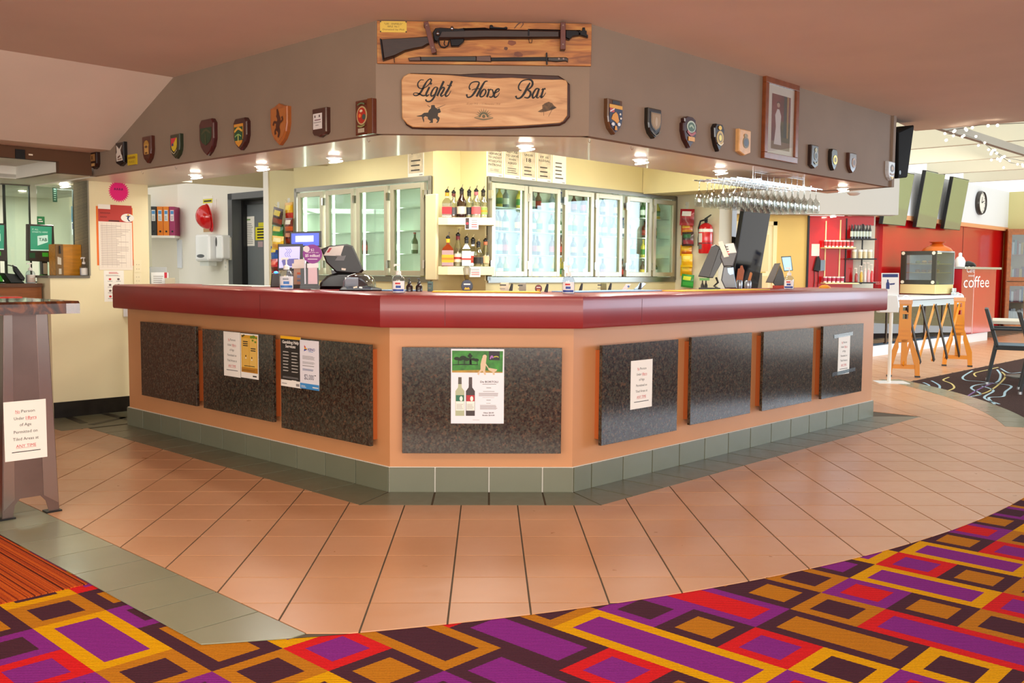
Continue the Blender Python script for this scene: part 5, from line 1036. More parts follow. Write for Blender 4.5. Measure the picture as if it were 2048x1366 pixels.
# ================================================================== THINGS STANDING ON THE BAR
def FP(xy): return Plane((xy.x, xy.y), (-xy.x, -xy.y))          # plane through a spot, square to the line of sight to it
def spot(px, Pf, d): return Pf(d).xy(px)
DARKP = M('26262a', .4); DARKG = M('3a3a3e', .35); SCREEN_B = M('2b46c8', .3, emit=.9); LAV = M('a6a4dc', .3, emit=.7)
def pump_bottle(xy, z, h, label, body=None, lab_cols=('f0f0ee', 'c83030', '2c4c9c'), n=None):
    P = FP(xy) if n is None else Plane(xy, n); e = empty('sanitiser_bottle', P.mat(0, z) @ RX(-90), label=label, category='bottle', group='hand sanitiser pump bottles')
    r = h*.22; hb = h*.62
    b = MB(glass_mat((236, 240, 246), .2)); b.lathe([(r*.95, 0), (r, .004), (r, hb*.72), (r*.82, hb*.9), (r*.36, hb), (r*.34, hb*1.06)], None, 20); b.build('bottle_body', e, smooth=True)
    b = MB(M('e8edf4', .3)); b.lathe([(r*.9, .003), (r*.92, hb*.66), (0, hb*.67)], None, 18); b.build('gel', e, smooth=True)
    b = MB(M(lab_cols[0], .5)); seg = 10; v = []
    for k in range(seg+1):
        a = math.radians(-150+120*k/seg); v += [(r*1.02*math.cos(a), r*1.02*math.sin(a), hb*.06), (r*1.02*math.cos(a), r*1.02*math.sin(a), hb*.66)]
    b.add(v, [(2*k, 2*k+2, 2*k+3, 2*k+1) for k in range(seg)]); lo = b.build('front_label', e)
    b = MB()
    for (z0, z1, a0, a1, c) in ((.48, .58, -120, -75, lab_cols[1]), (.28, .42, -115, -70, lab_cols[2]), (.10, .22, -145, -40, lab_cols[2])):
        v = []
        for k in range(7): a = math.radians(a0+(a1-a0)*k/6); v += [(r*1.035*math.cos(a), r*1.035*math.sin(a), hb*z0), (r*1.035*math.cos(a), r*1.035*math.sin(a), hb*z1)]
        b.add(v, [(2*k, 2*k+2, 2*k+3, 2*k+1) for k in range(6)], M(c, .5))
    b.build('label_print', lo)
    b = MB(WHITE); b.lathe([(r*.42, hb*1.0), (r*.42, hb*1.17), (r*.2, hb*1.22), (r*.11, hb*1.25), (r*.11, h*.93)], None, 14); b.box(-r*.62, r*.3, -r*.16, r*.16, h*.93, h*.99); b.box(-r*.72, -r*.55, -r*.10, r*.10, h*.90, h*.98); b.build('pump', e, smooth=True)
    return e
pump_bottle(spot(573, PL, -.06), ZT, .205, 'pump sanitiser bottle beside the leaflet stand below the till screens', lab_cols=('e4e6ea', '9aa0a8', '3c7cc8'))
pump_bottle(spot(797, PC, -.10), ZT, .165, 'pump sanitiser bottle at the corner of the front bar by the black till')
pump_bottle(spot(1137, PC, -.16), ZT, .165, 'pump sanitiser bottle at the end of the yellow bar runner')
pump_bottle(spot(1578, PR, -.20), ZT, .175, 'pump sanitiser bottle in front of the blue till screen by the yellow wall')
def scr(P, z0):
    f = LB(P, 0, z0); return f
def slabT(lf, pts, z0, z1): return [lf(*p) for p in pts]
# customer display (blue)
xy = spot(612, PL, -.56); P = FP(xy); lf = LB(P, 0, ZT)
e = empty('customer_display', P.mat(0, ZT), label='blue customer display screen on a pole above the leaflets', category='display')
b = MB(DARKP); b.prism([lf(580, 464), lf(643, 462), lf(643, 494), lf(580, 494)], -.03, 0, cham=.004); b.build('housing', e)
b = MB(SCREEN_B); b.prism([lf(583, 467), lf(638, 466), lf(638, 491), lf(583, 491)], 0, .0015); b.build('screen', e)
b = MB(M('d8e0ff', .3, emit=1.2)); b.prism([lf(591, 472), lf(627, 471), lf(627, 483), lf(591, 484)], .0015, .0025); b.build('message_window', e)
b = MB(DARKP); b.cyl((lf(615, 492)[0], lf(615, 492)[1], -.02), (lf(615, 492)[0], .0005, -.02), .012); b.cbox((lf(615, 492)[0], .0085, -.02), (.12, .016, .10)); b.build('pole', e, smooth=True)
# monitor with steaming cup picture
xy = spot(580, PL, -.36); P = FP(xy); lf = LB(P, 0, ZT)
e = empty('till_monitor', P.mat(0, ZT), label='small monitor with a lavender screen showing a steaming cup', category='monitor')
b = MB(DARKP); b.prism([lf(556, 488), lf(606, 488), lf(606, 540), lf(555, 541)], -.03, 0, cham=.004); b.build('bezel', e)
b = MB(LAV); b.prism([lf(558, 494), lf(600, 493), lf(599, 534), lf(558, 536)], 0, .0015); b.build('screen', e)
b = MB(M('5a5aa0', .4, emit=.25)); b.flat([lf(562, 518), lf(597, 517), lf(592, 532), lf(567, 533)], .002)
for k in range(3): b.stroke([(*lf(573+4*k, 514), .003), (*lf(570+4*k, 508), .003), (*lf(575+4*k, 502), .003), (*lf(571+4*k, 497), .003)], .002)
b.build('screen_image', e)
b = MB(DARKG); b.prism([lf(574, 540), lf(588, 540), lf(594, 579), lf(568, 579)], -.05, -.02); b.cbox((lf(581, 0)[0], .0065, -.04), (.14, .012, .08)); b.build('stand', e)
# scanner with blue lamp
xy = spot(552, PL, -.42); P = FP(xy); lf = LB(P, 0, ZT)
e = empty('barcode_scanner', P.mat(0, ZT), label='dark upright scanner with a glowing blue lamp near the grey door', category='scanner')
b = MB(M('2a1c18', .4)); b.prism([lf(541, 579), lf(563, 579), lf(561, 546), lf(543, 546)], -.05, 0, cham=.006); b.build('body', e)
b = MB(M('2c6cff', .3, emit=5)); b.ball((*lf(552, 545), -.012), (.016, .010, .014)); b.build('lamp', e, smooth=True)
# leaflet holders
xy = spot(602, PL, -.24); P = FP(xy); lf = LB(P, 0, ZT)
e = empty('leaflet_box', P.mat(0, ZT), label='brown and pink leaflet box standing beside the pump sanitiser bottle', category='leaflet holder')
b = MB(M('b89880', .6)); b.prism([lf(587, 577), lf(609, 577), lf(608, 520), lf(588, 521)], -.035, 0, cham=.001); b.build('carton', e)
b = MB(M('eadfd6', .6)); b.prism([lf(584, 527), lf(612, 526), lf(612, 536), lf(584, 537)], .0, .002); b.prism([lf(588, 519), lf(608, 518), lf(608, 526), lf(588, 527)], 0, .0015); b.build('header_card', e)
b = MB()
for y0, y1, c in ((541, 545, 'c8603c'), (547, 553, '8a98b4'), (556, 560, '7a8a9c'), (562, 569, 'c08c74')): b.rect(lf(589, 0)[0], lf(605, 0)[0], lf(0, y1)[1], lf(0, y0)[1], .0006, M(c, .6))
b.build('printed_artwork', e)
b = MB(M('38302c', .5)); b.prism([lf(586, 577), lf(610, 577), lf(610, 569), lf(586, 569)], -.04, .006); b.build('base_tray', e)
xy = spot(628, PL, -.15); P = FP(xy); lf = LB(P, 0, ZT)
e = empty('lottery_stand', P.mat(0, ZT), label='leaflet stand with a round purple million dollar lottery sign', category='leaflet holder')
b = MB(BLACK); b.prism([lf(600, 578), lf(640, 578), lf(640, 571), lf(600, 571)], -.06, .01); b.prism([lf(601, 571), lf(612, 571), lf(612, 536), lf(601, 537)], -.04, -.01); b.prism([lf(612, 571), lf(638, 571), lf(637, 536), lf(612, 537)], -.045, -.012); b.build('holder', e)
b = MB(M('e0c4cc', .6)); b.prism([lf(616, 568), lf(635, 568), lf(634, 534), lf(616, 535)], -.012, -.006); b.prism([lf(614, 536), lf(637, 535), lf(637, 526), lf(614, 527)], -.011, -.004, M('f0eef0', .6)); b.prism([lf(609, 568), lf(612, 568), lf(611, 517), lf(608, 518)], -.012, -.006, M('d8dce8', .5)); b.build('leaflets', e)
pc = lf(625, 508); b = MB(M('8c2a90', .5)); b.prism([(pc[0]+.060*math.cos(k*PI/14), pc[1]+.060*math.sin(k*PI/14)) for k in range(28)], -.003, 0); rd = b.build('round_sign', e)
b = MB(M('e4d8e0', .5)); q = lf(613, 498); b.prism([(q[0]+.02*math.cos(k*PI/9), q[1]+.02*math.sin(k*PI/9)) for k in range(18)], .0, .001); b.build('badge', rd)
b = MB(M('f4e8f4', .5)); b.text('$2', pc[0], pc[1]+.018, .022, .0008); b.text('could now win', pc[0], pc[1]+.006, .012, .0008, width=.075); b.text('$5 million!', pc[0], pc[1]-.018, .024, .0008, width=.09, bold=.02); b.lines(pc[0]-.03, pc[0]+.03, pc[1]-.034, pc[1]-.030, 1, .0008, None, 1, 0); b.build('lettering', rd)
# black till seen from behind
xy = spot(690, PL, -.46); P = FP(xy); lf = LB(P, 0, ZT)
e = empty('till_terminal', P.mat(0, ZT), label='black point-of-sale till with a paper sticker on its tilted back', category='till')
b = MB(M('141315', .42)); b.prism([lf(642, 498), lf(660, 491), lf(694, 488), lf(706, 492), lf(728, 541), lf(720, 549), lf(672, 545), lf(652, 525)], -.10, 0, cham=.012); b.build('screen_head', e)
b = MB(M('cfc8c0', .5)); b.prism([lf(647, 511), lf(658, 494), lf(688, 491), lf(681, 512)], 0, .0015); st = b.build('sticker', e); b = MB(M('a83038', .5)); b.flat([lf(653, 505), lf(659, 496), lf(664, 496), lf(658, 505)], .002); b.rect(lf(668, 0)[0], lf(680, 0)[0], lf(0, 506)[1], lf(0, 504)[1], .002, GREYINK); b.build('printed_artwork', st)
b = MB(M('5a585a', .4)); b.prism([lf(670, 521), lf(675, 513), lf(692, 511), lf(688, 521)], 0, .001); b.prism([lf(683, 536), lf(692, 537), lf(691, 541), lf(683, 540)], 0, .001, M('d8d0c0', .5)); b.build('vent_label', e)
b = MB(M('101012', .35)); b.prism([lf(637, 580), lf(640, 566), lf(654, 551), lf(675, 545), lf(700, 545), lf(722, 556), lf(735, 568), lf(738, 580)], -.16, 0, cham=.02); b.build('base', e)
b = MB(DARKG); b.prism([lf(662, 540), lf(690, 545), lf(690, 560), lf(665, 556)], -.07, -.02); b.build('neck', e)
# clear-domed ticket printer in front of the till
xy = spot(708, PL, -.20); P = FP(xy); lf = LB(P, 0, ZT)
e = empty('ticket_printer', P.mat(0, ZT), label='black ticket printer with a clear domed cover and paper roll', category='printer')
b = MB(M('1a1a1c', .25, coat=.3)); b.prism([lf(678, 581), lf(764, 582), lf(763, 577), lf(740, 573), (lf(700, 573)), lf(682, 575)], -.12, 0, cham=.006); b.build('base', e)
b = MB(glass_mat((205, 214, 226), .3)); b.lathe([(.105, 0), (.10, .045), (.078, .078), (.03, .096), (0, .098)], None, 24, T_(lf(716, 0)[0], .012, -.07) @ RX(-90)); b.build('clear_cover', e, smooth=True)
b = MB(M('f0eee8', .6)); c = lf(700, 572); b.cyl((c[0]-.03, c[1]+.018, -.06), (c[0]+.05, c[1]+.018, -.06), .034, seg=18); b.build('paper_roll', e, smooth=True)
# tap badges, taps and drip items seen over the front bar
def tap(px, Pf, d, ytop, ybadge, col, label, rad, ring, handle=True):
    xy = spot(px, Pf, d); P = FP(xy); lf = LB(P, 0, ZT)
    e = empty('beer_tap', P.mat(0, ZT), label=label, category='beer tap', group='beer taps behind the bar top')
    b = MB(CHROME); b.cyl((0, 0, 0), (0, lf(px, ybadge)[1], 0), .014, .012, seg=12); b.build('column', e, smooth=True)
    q = lf(px, ybadge); b = MB(M(ring, .4)); b.prism([(q[0]+rad*math.cos(k*PI/14), q[1]+rad*1.08*math.sin(k*PI/14)) for k in range(28)], .012, .022, cham=.002); bd = b.build('badge', e)
    b = MB(M(col, .4)); b.prism([(q[0]+rad*.86*math.cos(k*PI/14), q[1]+rad*.93*math.sin(k*PI/14)) for k in range(28)], .022, .024); b.rect(q[0]-rad*.55, q[0]+rad*.55, q[1]+rad*.2, q[1]+rad*.42, .0245, M('e8ecf4', .5)); b.flat([(q[0]-rad*.5, q[1]-rad*.6), (q[0]+rad*.5, q[1]-rad*.6), (q[0]+rad*.3, q[1]-rad*.2), (q[0], q[1]-rad*.32), (q[0]-rad*.3, q[1]-rad*.2)], .0245, M('e8b030', .5)); b.build('emblem', bd)
    if handle:
        b = MB(glass_mat((210, 212, 214), .3)); h0, h1 = lf(px, ybadge-12)[1], lf(px, ytop)[1]; b.lathe([(.012, 0), (.016, .01), (.022, (h1-h0)*.5), (.026, (h1-h0)*.85), (.016, h1-h0)], None, 14, T_(0, h0, 0) @ RX(-90)); b.build('handle', e, smooth=True)
tap(934, PC, -.55, 532, 572, '16244c', 'beer tap with a navy round badge and clear handle in front of the spirit shelves', .036, '2a3038')
tap(1077, PC, -.57, 560, 577, '7a1c24', 'short beer tap with a dark red round badge below the six-door fridges', .022, '3a2a20', False)
for x0, y0, x1, y1, c, lab in ((1001, 565, 1018, 584, 'c8c4b8', 'grey and white tap card behind the yellow bar runner'), (1038, 566, 1052, 584, '8a8a86', 'dark grey slanted tap card behind the yellow bar runner'), (1201, 566, 1213, 583, '7a7a48', 'olive green tap card behind the pale blue runner'), (855, 563, 866, 584, '4a6a68', 'teal-topped tap card beside the black pump bottles')):
    Pf = PR if x0 > 1160 else PC; xy = spot((x0+x1)/2, Pf, -.56); P = FP(xy); lf = LB(P, 0, ZT); b = MB(M(c, .5)); h_ = lf(x0, y0)[1]; b.prism([lf(x0, 600)[0:1]+(0,), lf(x1, 600)[0:1]+(0,), (lf(x1, y0)[0], h_), (lf(x0, y0)[0], h_)], -.012, 0, cham=.002); o = b.build('tap_card', None, P.mat(0, ZT), label=lab, category='card')
    b = MB(INK); b.rect(lf(x0+2, 0)[0], lf(x1-2, 0)[0], h_*.66, h_*.8, .0006, M('30343c', .5)); b.rect(lf(x0+2, 0)[0], lf(x1-4, 0)[0], h_*.3, h_*.38, .0006, GREYINK); b.build('printed_artwork', o)
for px in (819, 838):
    xy = spot(px, PC, -.50); P = FP(xy); e = empty('pump_dispenser', P.mat(0, ZT) @ RX(-90), label='small dark pump bottle beside the corner sanitiser', category='bottle', group='dark pump bottles by the corner')
    b = MB(M('2a2022', .2, coat=.4)); b.lathe([(.02, 0), (.021, .03), (.012, .045), (.008, .05)], None, 12); b.build('bottle_body', e, smooth=True); b = MB(BLACK); b.lathe([(.011, .048), (.011, .056), (.004, .06), (.004, .078)], None, 10); b.box(-.014, .004, -.004, .004, .076, .082); b.build('pump', e)
for px, yy, Pf in ((1021, 579, PC), (1092, 579, PC), (1161, 577, PR), (1219, 577, PR), (1279, 577, PR)):
    xy = spot(px, Pf, -.58); P = FP(xy); b = MB(DARKP); b.lathe([(.012, 0), (.009, .03), (.006, .052)], None, 10); b.build('soda_gun_holder', None, P.mat(0, ZT) @ RX(-90) @ RY(12), smooth=True, label='small black peg standing at the inner edge of the bar top', category='peg', group='black pegs along the bar top')
# ice-cold dispenser dome below the fridges
xy = spot(1284, PR, -.60); P = FP(xy); lf = LB(P, 0, ZT); b = MB(M('9ab8d0', .2, .5)); b.prism([(lf(1276, 0)[0], 0), (lf(1291, 0)[0], 0), lf(1292, 568), lf(1287, 565), lf(1279, 566), lf(1275, 572)], -.04, 0, cham=.006); o = b.build('tap_badge', None, P.mat(0, ZT), label='pale blue domed tap badge below the last fridge doors', category='badge')
q = spot(1257, PR, -.60); P = FP(q); lf = LB(P, 0, ZT); b = MB(M('e6eaf0', .4)); b.prism([(lf(1252, 0)[0], 0), (lf(1262, 0)[0], 0), lf(1262, 568), lf(1252, 568)], -.01, 0); o = b.build('power_plate', None, P.mat(0, ZT), label='small white plate with a blue dot below the six-door fridges', category='plate'); b = MB(M('3c6cb0', .4)); b.disc(*lf(1257, 573), .008, .0005, None, 12); b.build('dot', o)

# ================================================================== SNACK STRIPS
PKT = {}
PN = [0]
def packet(P, px0, py0, px1, py1, c0, c1, c2, tilt, label, group):
    PN[0] += 1
    u0, u1, z0, z1 = P.off(.034+.053*(PN[0] % 2)).rect(px0, py0, px1, py1); w_, h_ = u1-u0, z1-z0
    if w_*h_ not in PKT or True:
        b = MB(); n, m = 6, 7; v = []; f = []
        for s in (1, -1):
            for j in range(m+1):
                for i in range(n+1):
                    x, y = i/n, j/m; puff = math.sin(PI*x)**.6*math.sin(PI*min(1, max(0, (y-.08)/.84)))**.6 if 0 < x < 1 and .08 < y < .92 else 0
                    v.append(((x-.5)*w_*(1-.06*puff), (y-1)*h_, s*(.002+.024*puff)+.026))
        K = (n+1)*(m+1)
        for s in range(2):
            for j in range(m):
                for i in range(n):
                    a = s*K+j*(n+1)+i; q = (a, a+1, a+n+2, a+n+1); f.append(q if s == 0 else q[::-1])
        base = len(b.v); b.add(v, f, M(c0, .25, coat=.3))
        k1_, k2_2 = b._m(M(c1, .25, coat=.3)), b._m(M(c2, .3))
        for q_, ff in enumerate(b.f):
            j = (q_ % (n*m))//n; i = q_ % n
            if q_ < n*m:
                if j in (1, 2) and 0 < i < n: b.mi[q_] = k1_
                if j in (4, 5) and 0 < i < n-1: b.mi[q_] = k2_2
    return b.build('snack_packet', None, P.mat((u0+u1)/2, z1, .008+.053*(PN[0] % 2)) @ RZ(tilt), smooth=True, label=label, category='snack packet', group=group)
SN = NIB
gL = 'snack packets hanging by the grey door'
for a in ((548, 416, 567, 452, '3a1c14', '8a3018', 'c8b020', -12, 'brown and yellow snack packet hanging topmost by the white corner strip'), (545, 448, 567, 482, '1f7a2a', '2a9a34', 'e0c030', -4, 'green snack packet below the brown and yellow one'), (545, 472, 568, 500, 'e8b818', 'd89010', 'f0e0a0', -4, 'yellow snack packet below the green one'),
          (542, 492, 556, 522, '2a4a9c', '3060b0', 'f0d020', 2, 'blue and yellow snack packet beside the lavender monitor'), (542, 518, 556, 546, 'b82024', '6a2014', 'e06040', 3, 'red snack packet above the blue scanner lamp'),
          (570, 405, 586, 442, 'd8a018', 'b82818', 'e8c830', 2, 'yellow and red snack packet hanging nearest the four-door fridge'), (570, 436, 586, 466, '6a2014', 'c05018', 'd8d0c0', 0, 'maroon snack packet with an orange foot beside the fridge'), (570, 462, 586, 490, '5a1812', '8a2818', 'c87030', 0, 'dark maroon snack packet partly behind the blue display')):
    packet(SN, *a[:9], a[9-1] if False else a[8], gL) if False else packet(SN, a[0], a[1], a[2], a[3], a[4], a[5], a[6], a[7], a[8], gL)
gR = 'snack packets hanging beside the extinguisher'
for a in ((1361, 418, 1389, 451, 'a81c2c', '8a1424', 'f0e8e8', -3, 'crimson snack packet at the top of the strip beside the extinguisher'), (1362, 446, 1385, 470, 'c85020', 'd8902c', 'e0b040', 2, 'orange snack packet below the crimson one'), (1364, 464, 1387, 492, '3a1a1c', '8a2a3a', '2a5a30', 0, 'dark striped snack packet in the middle of the strip'),
          (1361, 490, 1384, 512, 'e09a18', 'c05a14', 'e8b838', -2, 'amber snack packet in the middle of the strip'), (1363, 508, 1385, 534, 'f0c020', 'e8a810', 'f4dc70', 0, 'bright yellow snack packet below the amber one'), (1361, 530, 1384, 552, 'f2b818', 'd89a10', 'f6d850', -1, 'golden yellow snack packet above the green one'), (1364, 549, 1388, 575, '1f8a34', '38b048', 'd8e040', -5, 'green snack packet at the foot of the strip beside the extinguisher')):
    packet(EW, a[0], a[1], a[2], a[3], a[4], a[5], a[6], a[7], a[8], gR)
for P_, x, y0, y1, lab in ((NIB, 557, 404, 418, 'metal hook strip holding the outer snack packets by the grey door'), (NIB, 578, 396, 408, 'metal hook strip holding the snack packets beside the fridge'), (EW, 1375, 404, 420, 'metal hook strip holding the snack packets beside the extinguisher')):
    u, z1 = P_.uv(x, y0); z0 = P_.uv(x, 570)[1]; b = MB(M('d8d8d0', .4)); b.box(-.012, .012, z0-z1, 0, 0, .006); b.box(-.02, .02, -.05, .0, 0, .004); b.tube([(0, -.03, 0), (0, -.035, .03), (0, -.02, .04)], .003); b.build('hanging_strip', None, P_.mat(u, z1), label=lab, category='display strip')
# ================================================================== FIRE EXTINGUISHER
u0, u1, z0, z1 = EW.off(.07).rect(1400, 446, 1424, 507); e = empty('fire_extinguisher', EW.mat((u0+u1)/2, z0, .075) @ RX(-90), label='red fire extinguisher with a white band hanging on the cream wall', category='extinguisher')
r = (u1-u0)/2; h_ = z1-z0; RX_ = M('c81820', .2, coat=.4)
b = MB(RX_); b.lathe([(r*.9, 0), (r, .01), (r, h_*.82), (r*.8, h_*.93), (r*.35, h_)], None, 24); b.build('cylinder_body', e, smooth=True)
b = MB(M('eceae4', .4)); b.lathe([(r*1.01, h_*.70), (r*1.01, h_*.80)], None, 24); b.build('white_band', e, smooth=True)
b = MB(M('d8d0cc', .5)); v = []
for k in range(9): a = math.radians(-150+60*k/8); v += [(r*1.012*math.cos(a), r*1.012*math.sin(a), h_*.36), (r*1.012*math.cos(a), r*1.012*math.sin(a), h_*.66)]
b.add(v, [(2*k, 2*k+2, 2*k+3, 2*k+1) for k in range(8)]); v = []
for k in range(9): a = math.radians(-140+50*k/8); v += [(r*1.012*math.cos(a), r*1.012*math.sin(a), h_*.14), (r*1.012*math.cos(a), r*1.012*math.sin(a), h_*.30)]
b.add(v, [(2*k, 2*k+2, 2*k+3, 2*k+1) for k in range(8)], M('6a6464', .5)); b.build('label_print', e)
b = MB(BLACK); b.lathe([(.014, h_), (.018, h_+.02), (.010, h_+.04)], None, 12); b.box(-.012, .012, -.012, .012, h_+.03, h_+.05); b.prism([(-.01, h_+.05), (.055, h_+.085), (.06, h_+.078), (.0, h_+.04)], -.008, .008, None, RX(90)); b.build('valve_lever', e)
b = MB(M('1c1c1c', .4)); b.tube([(-.01, 0, h_+.035), (-.06, -.01, h_+.02), (-r*1.15, -.01, h_*.85), (-r*1.12, -.01, h_*.5), (-r*1.1, -.01, h_*.25)], .009, seg=8); b.build('hose', e, smooth=True)
b = MB(BLACK); b.lathe([(r*1.02, h_*.325), (r*1.02, h_*.345)], None, 24); b.box(-.02, .02, r*.9, .0745, h_*.5, h_*.6); b.build('strap', e)
# ================================================================== TILL AND TOOLS BY THE FIRE EXTINGUISHER
xy = spot(1440, PR, -.42); P = FP(xy); lf = LB(P, 0, ZT)
e = empty('till_terminal', P.mat(0, ZT), label='black till with a tilted screen and white receipt notice near the fire extinguisher', category='till')
b = MB(M('221d1a', .35)); b.prism([lf(1396, 553), lf(1423, 492), lf(1431, 489), lf(1440, 494), lf(1418, 556)], -.13, 0, cham=.006); b.build('screen_panel', e)
b = MB(M('1a1a1c', .3)); b.prism([lf(1414, 556), lf(1432, 500), lf(1444, 495), lf(1446, 520), lf(1426, 556)], -.11, -.02, cham=.006); b.build('screen_back', e)
b = MB(M('4a484a', .3)); b.prism([lf(1440, 515), lf(1446, 490), lf(1470, 487), lf(1476, 503), lf(1466, 533), lf(1447, 533)], -.10, .0, cham=.008); b.build('printer_head', e)
b = MB(M('5c6066', .3, .3)); b.prism([lf(1447, 533), lf(1467, 534), lf(1469, 550), lf(1474, 577), lf(1450, 577), lf(1442, 560)], -.09, 0, cham=.008); b.build('stand', e)
b = MB(M('8fa8c4', .25, .3)); b.prism([lf(1455, 536), lf(1467, 535), lf(1467, 548), lf(1460, 550), lf(1456, 545)], 0, .003); b.build('stand_plate', e)
b = MB(M('ece8e0', .6)); b.prism([lf(1450, 488), lf(1467, 486), lf(1473, 505), lf(1456, 507)], .002, .004); pp = b.build('receipt_notice', e); b = MB(REDINK)
for k in range(4): b.rect(lf(1455+k, 0)[0], lf(1468+k, 0)[0], lf(0, 492+4*k)[1], lf(0, 490.5+4*k)[1], .0045, INK if k < 2 else REDINK)
b.build('lettering', pp)
b = MB(M('d8d4c4', .4)); b.prism([lf(1436, 484), lf(1445, 482), lf(1458, 513), lf(1448, 515)], .004, .008); b.build('card_holder', e)
b = MB(BLACK); b.tube([(*lf(1432, 555), -.05), (*lf(1436, 565), -.04), (*lf(1428, 572), -.03), (*lf(1436, 577), -.03)], .008); b.cbox((lf(1432, 0)[0], .0065, -.05), (.16, .012, .12)); b.build('base', e)
b = MB(M('5a9a50', .5)); b.prism([lf(1399, 556), lf(1419, 556), lf(1419, 561), lf(1399, 561)], -.02, .0); b.build('green_tag', e)
for px in (1405, 1412):
    xy = spot(px, PR, -.54); P = FP(xy); b = MB(M('2c2a28', .3)); b.lathe([(.013, 0), (.013, .03), (.005, .05), (.004, .075)], None, 12); b.build('bitters_bottle', None, P.mat(0, ZT) @ RX(-90), smooth=True, label='small dark dasher bottle below the tilted till screen', category='bottle', group='dasher bottles below the till')
# cutting boards and wooden tools leaning in a caddy
xy = spot(1484, PR, -.50); P = FP(xy); lf = LB(P, 0, ZT)
b = MB(M('9a4a18', .45, var=.15, vs_=20)); b.prism([lf(1470, 572), lf(1483, 576), lf(1489, 540), lf(1487, 535), lf(1485, 529), lf(1481, 530), lf(1480, 535), lf(1476, 536)], -.03, -.015, cham=.002); b.build('wooden_paddle', None, P.mat(0, ZT-.006), label='brown wooden paddle with a hanging hole leaning behind the till', category='paddle')
xy = spot(1500, PR, -.50); P = FP(xy); lf = LB(P, 0, ZT); b = MB(M('b8702a', .45)); b.prism([lf(1492, 572), lf(1498, 573), lf(1505, 546), lf(1502, 543), lf(1500, 544)], -.02, -.008, cham=.001); b.build('wooden_muddler', None, P.mat(0, ZT-.004), label='thin wooden muddler leaning beside the paddle', category='muddler')
for px, yt, wd in ((1479, 560, 12), (1496, 561, 14)):
    xy = spot(px, PR, -.40); P = FP(xy); h_ = P.uv(px, yt)[1]-ZT; b = MB(M('9aa0a8', .25, .6)); s = (xy.length/F_PX)*wd/2; b.lathe([(s*.85, 0), (s, h_*.3), (s, h_*.8), (s*.8, h_)], None, 16); b.build('condiment_pot', None, P.mat(0, ZT) @ RX(-90), smooth=True, label='small grey metal pot at the foot of the wooden tools', category='pot', group='metal pots by the wooden tools')
# second till with a blue screen
xy = spot(1562, PR, -.50); P = FP(xy); lf = LB(P, 0, ZT)
e = empty('till_terminal', P.mat(0, ZT), label='dark till with a pale blue customer screen in front of the yellow wall', category='till')
b = MB(M('4a3c28', .3)); b.prism([lf(1531, 565), lf(1549, 527), lf(1561, 526), lf(1546, 566)], -.10, 0, cham=.004); b.build('screen_panel', e)
b = MB(BLACK); b.prism([lf(1546, 566), lf(1560, 530), lf(1566, 545), lf(1572, 570), lf(1550, 572)], -.09, -.02, cham=.004); b.build('stand', e)
b = MB(M('20262c', .3)); b.prism([lf(1562, 513), lf(1582, 512), lf(1586, 541), lf(1568, 543)], -.03, 0, cham=.002); b.build('customer_screen_housing', e)
b = MB(M('8cc8ec', .3, emit=1.0)); b.prism([lf(1564, 515), lf(1581, 514), lf(1584, 540), lf(1569, 541)], 0, .0015); b.build('screen', e)
b = MB(M('b8402c', .5)); b.prism([lf(1545, 577), lf(1570, 577), lf(1570, 571), lf(1545, 571)], -.12, .0); b.build('cash_drawer', e)
# coin cup on the far bar end
xy = spot(1650, PR, -.30); P = FP(xy); b = MB(M('d8901c', .5)); b.lathe([(.05, 0), (.045, .015), (.02, .028), (0, .03)], None, 16); b.build('orange_sponge', None, P.mat(0, ZT) @ RX(-90), smooth=True, label='orange domed sponge lying on the bar top near the red splashback', category='sponge')
# ================================================================== HANGING WINE GLASSES
RK = PR(-.26); ra, rb_ = RK.uv(1432, 380)[0], RK.uv(1606, 380)[0]; zr_ = 1.915
e = empty('glass_rack', RK.mat((ra+rb_)/2, ZB), label='chrome wire rack fixed under the soffit holding wine glasses', category='glass rack')
L = rb_-ra; NW, ND = 13, 4
for k in range(ND*2):
    z = -.19+.05*k; b = MB(CHROME); b.box(-L/2, L/2, zr_-ZB-.006, zr_-ZB, z-.006, z+.006); b.build('rail', e)
for u in (-L*.3, L*.3):
    b = MB(CHROME); b.box(u-.006, u+.006, zr_-ZB-.002, zr_-ZB+.006, -.22, .20); b.build('cross_bar', e)
    for z in (-.15, .14): b = MB(CHROME); b.cyl((u, zr_-ZB, z), (u, 0, z), .004, seg=6); b.build('hanger_rod', e)
for k in range(9):
    u = -L*.28+L*.56*k/8; b = MB(CHROME); b.box(u-.002, u+.002, zr_-ZB+.004, -.006, .14, .144); b.build('guard_wire', e)
b = MB(CHROME); b.box(-L*.29, L*.29, -.008, -.002, .138, .146); b.build('guard_rail', e)
b = MB(glass_mat((238, 242, 240), .42, .03)); b.lathe([(.030, 0), (.031, -.002), (.006, -.006), (.004, -.02), (.004, -.075), (.010, -.085), (.028, -.105), (.034, -.135), (.032, -.165), (.027, -.195)], None, 14, None, False)
gl0 = b.build('wine_glass', smooth=True, label='clear wine glass hanging upside down from the chrome rack', category='wine glass', group='wine glasses hanging from the rack'); firstg = True
for i in range(NW):
    for j in range(ND):
        o = gl0 if firstg else gl0.copy()
        if not firstg: COL.objects.link(o)
        firstg = False
        o.matrix_world = T_(*RK.mat(ra+L*(i+.5)/NW+random.uniform(-.01, .01), zr_+.002, -.165+.1*j).translation)
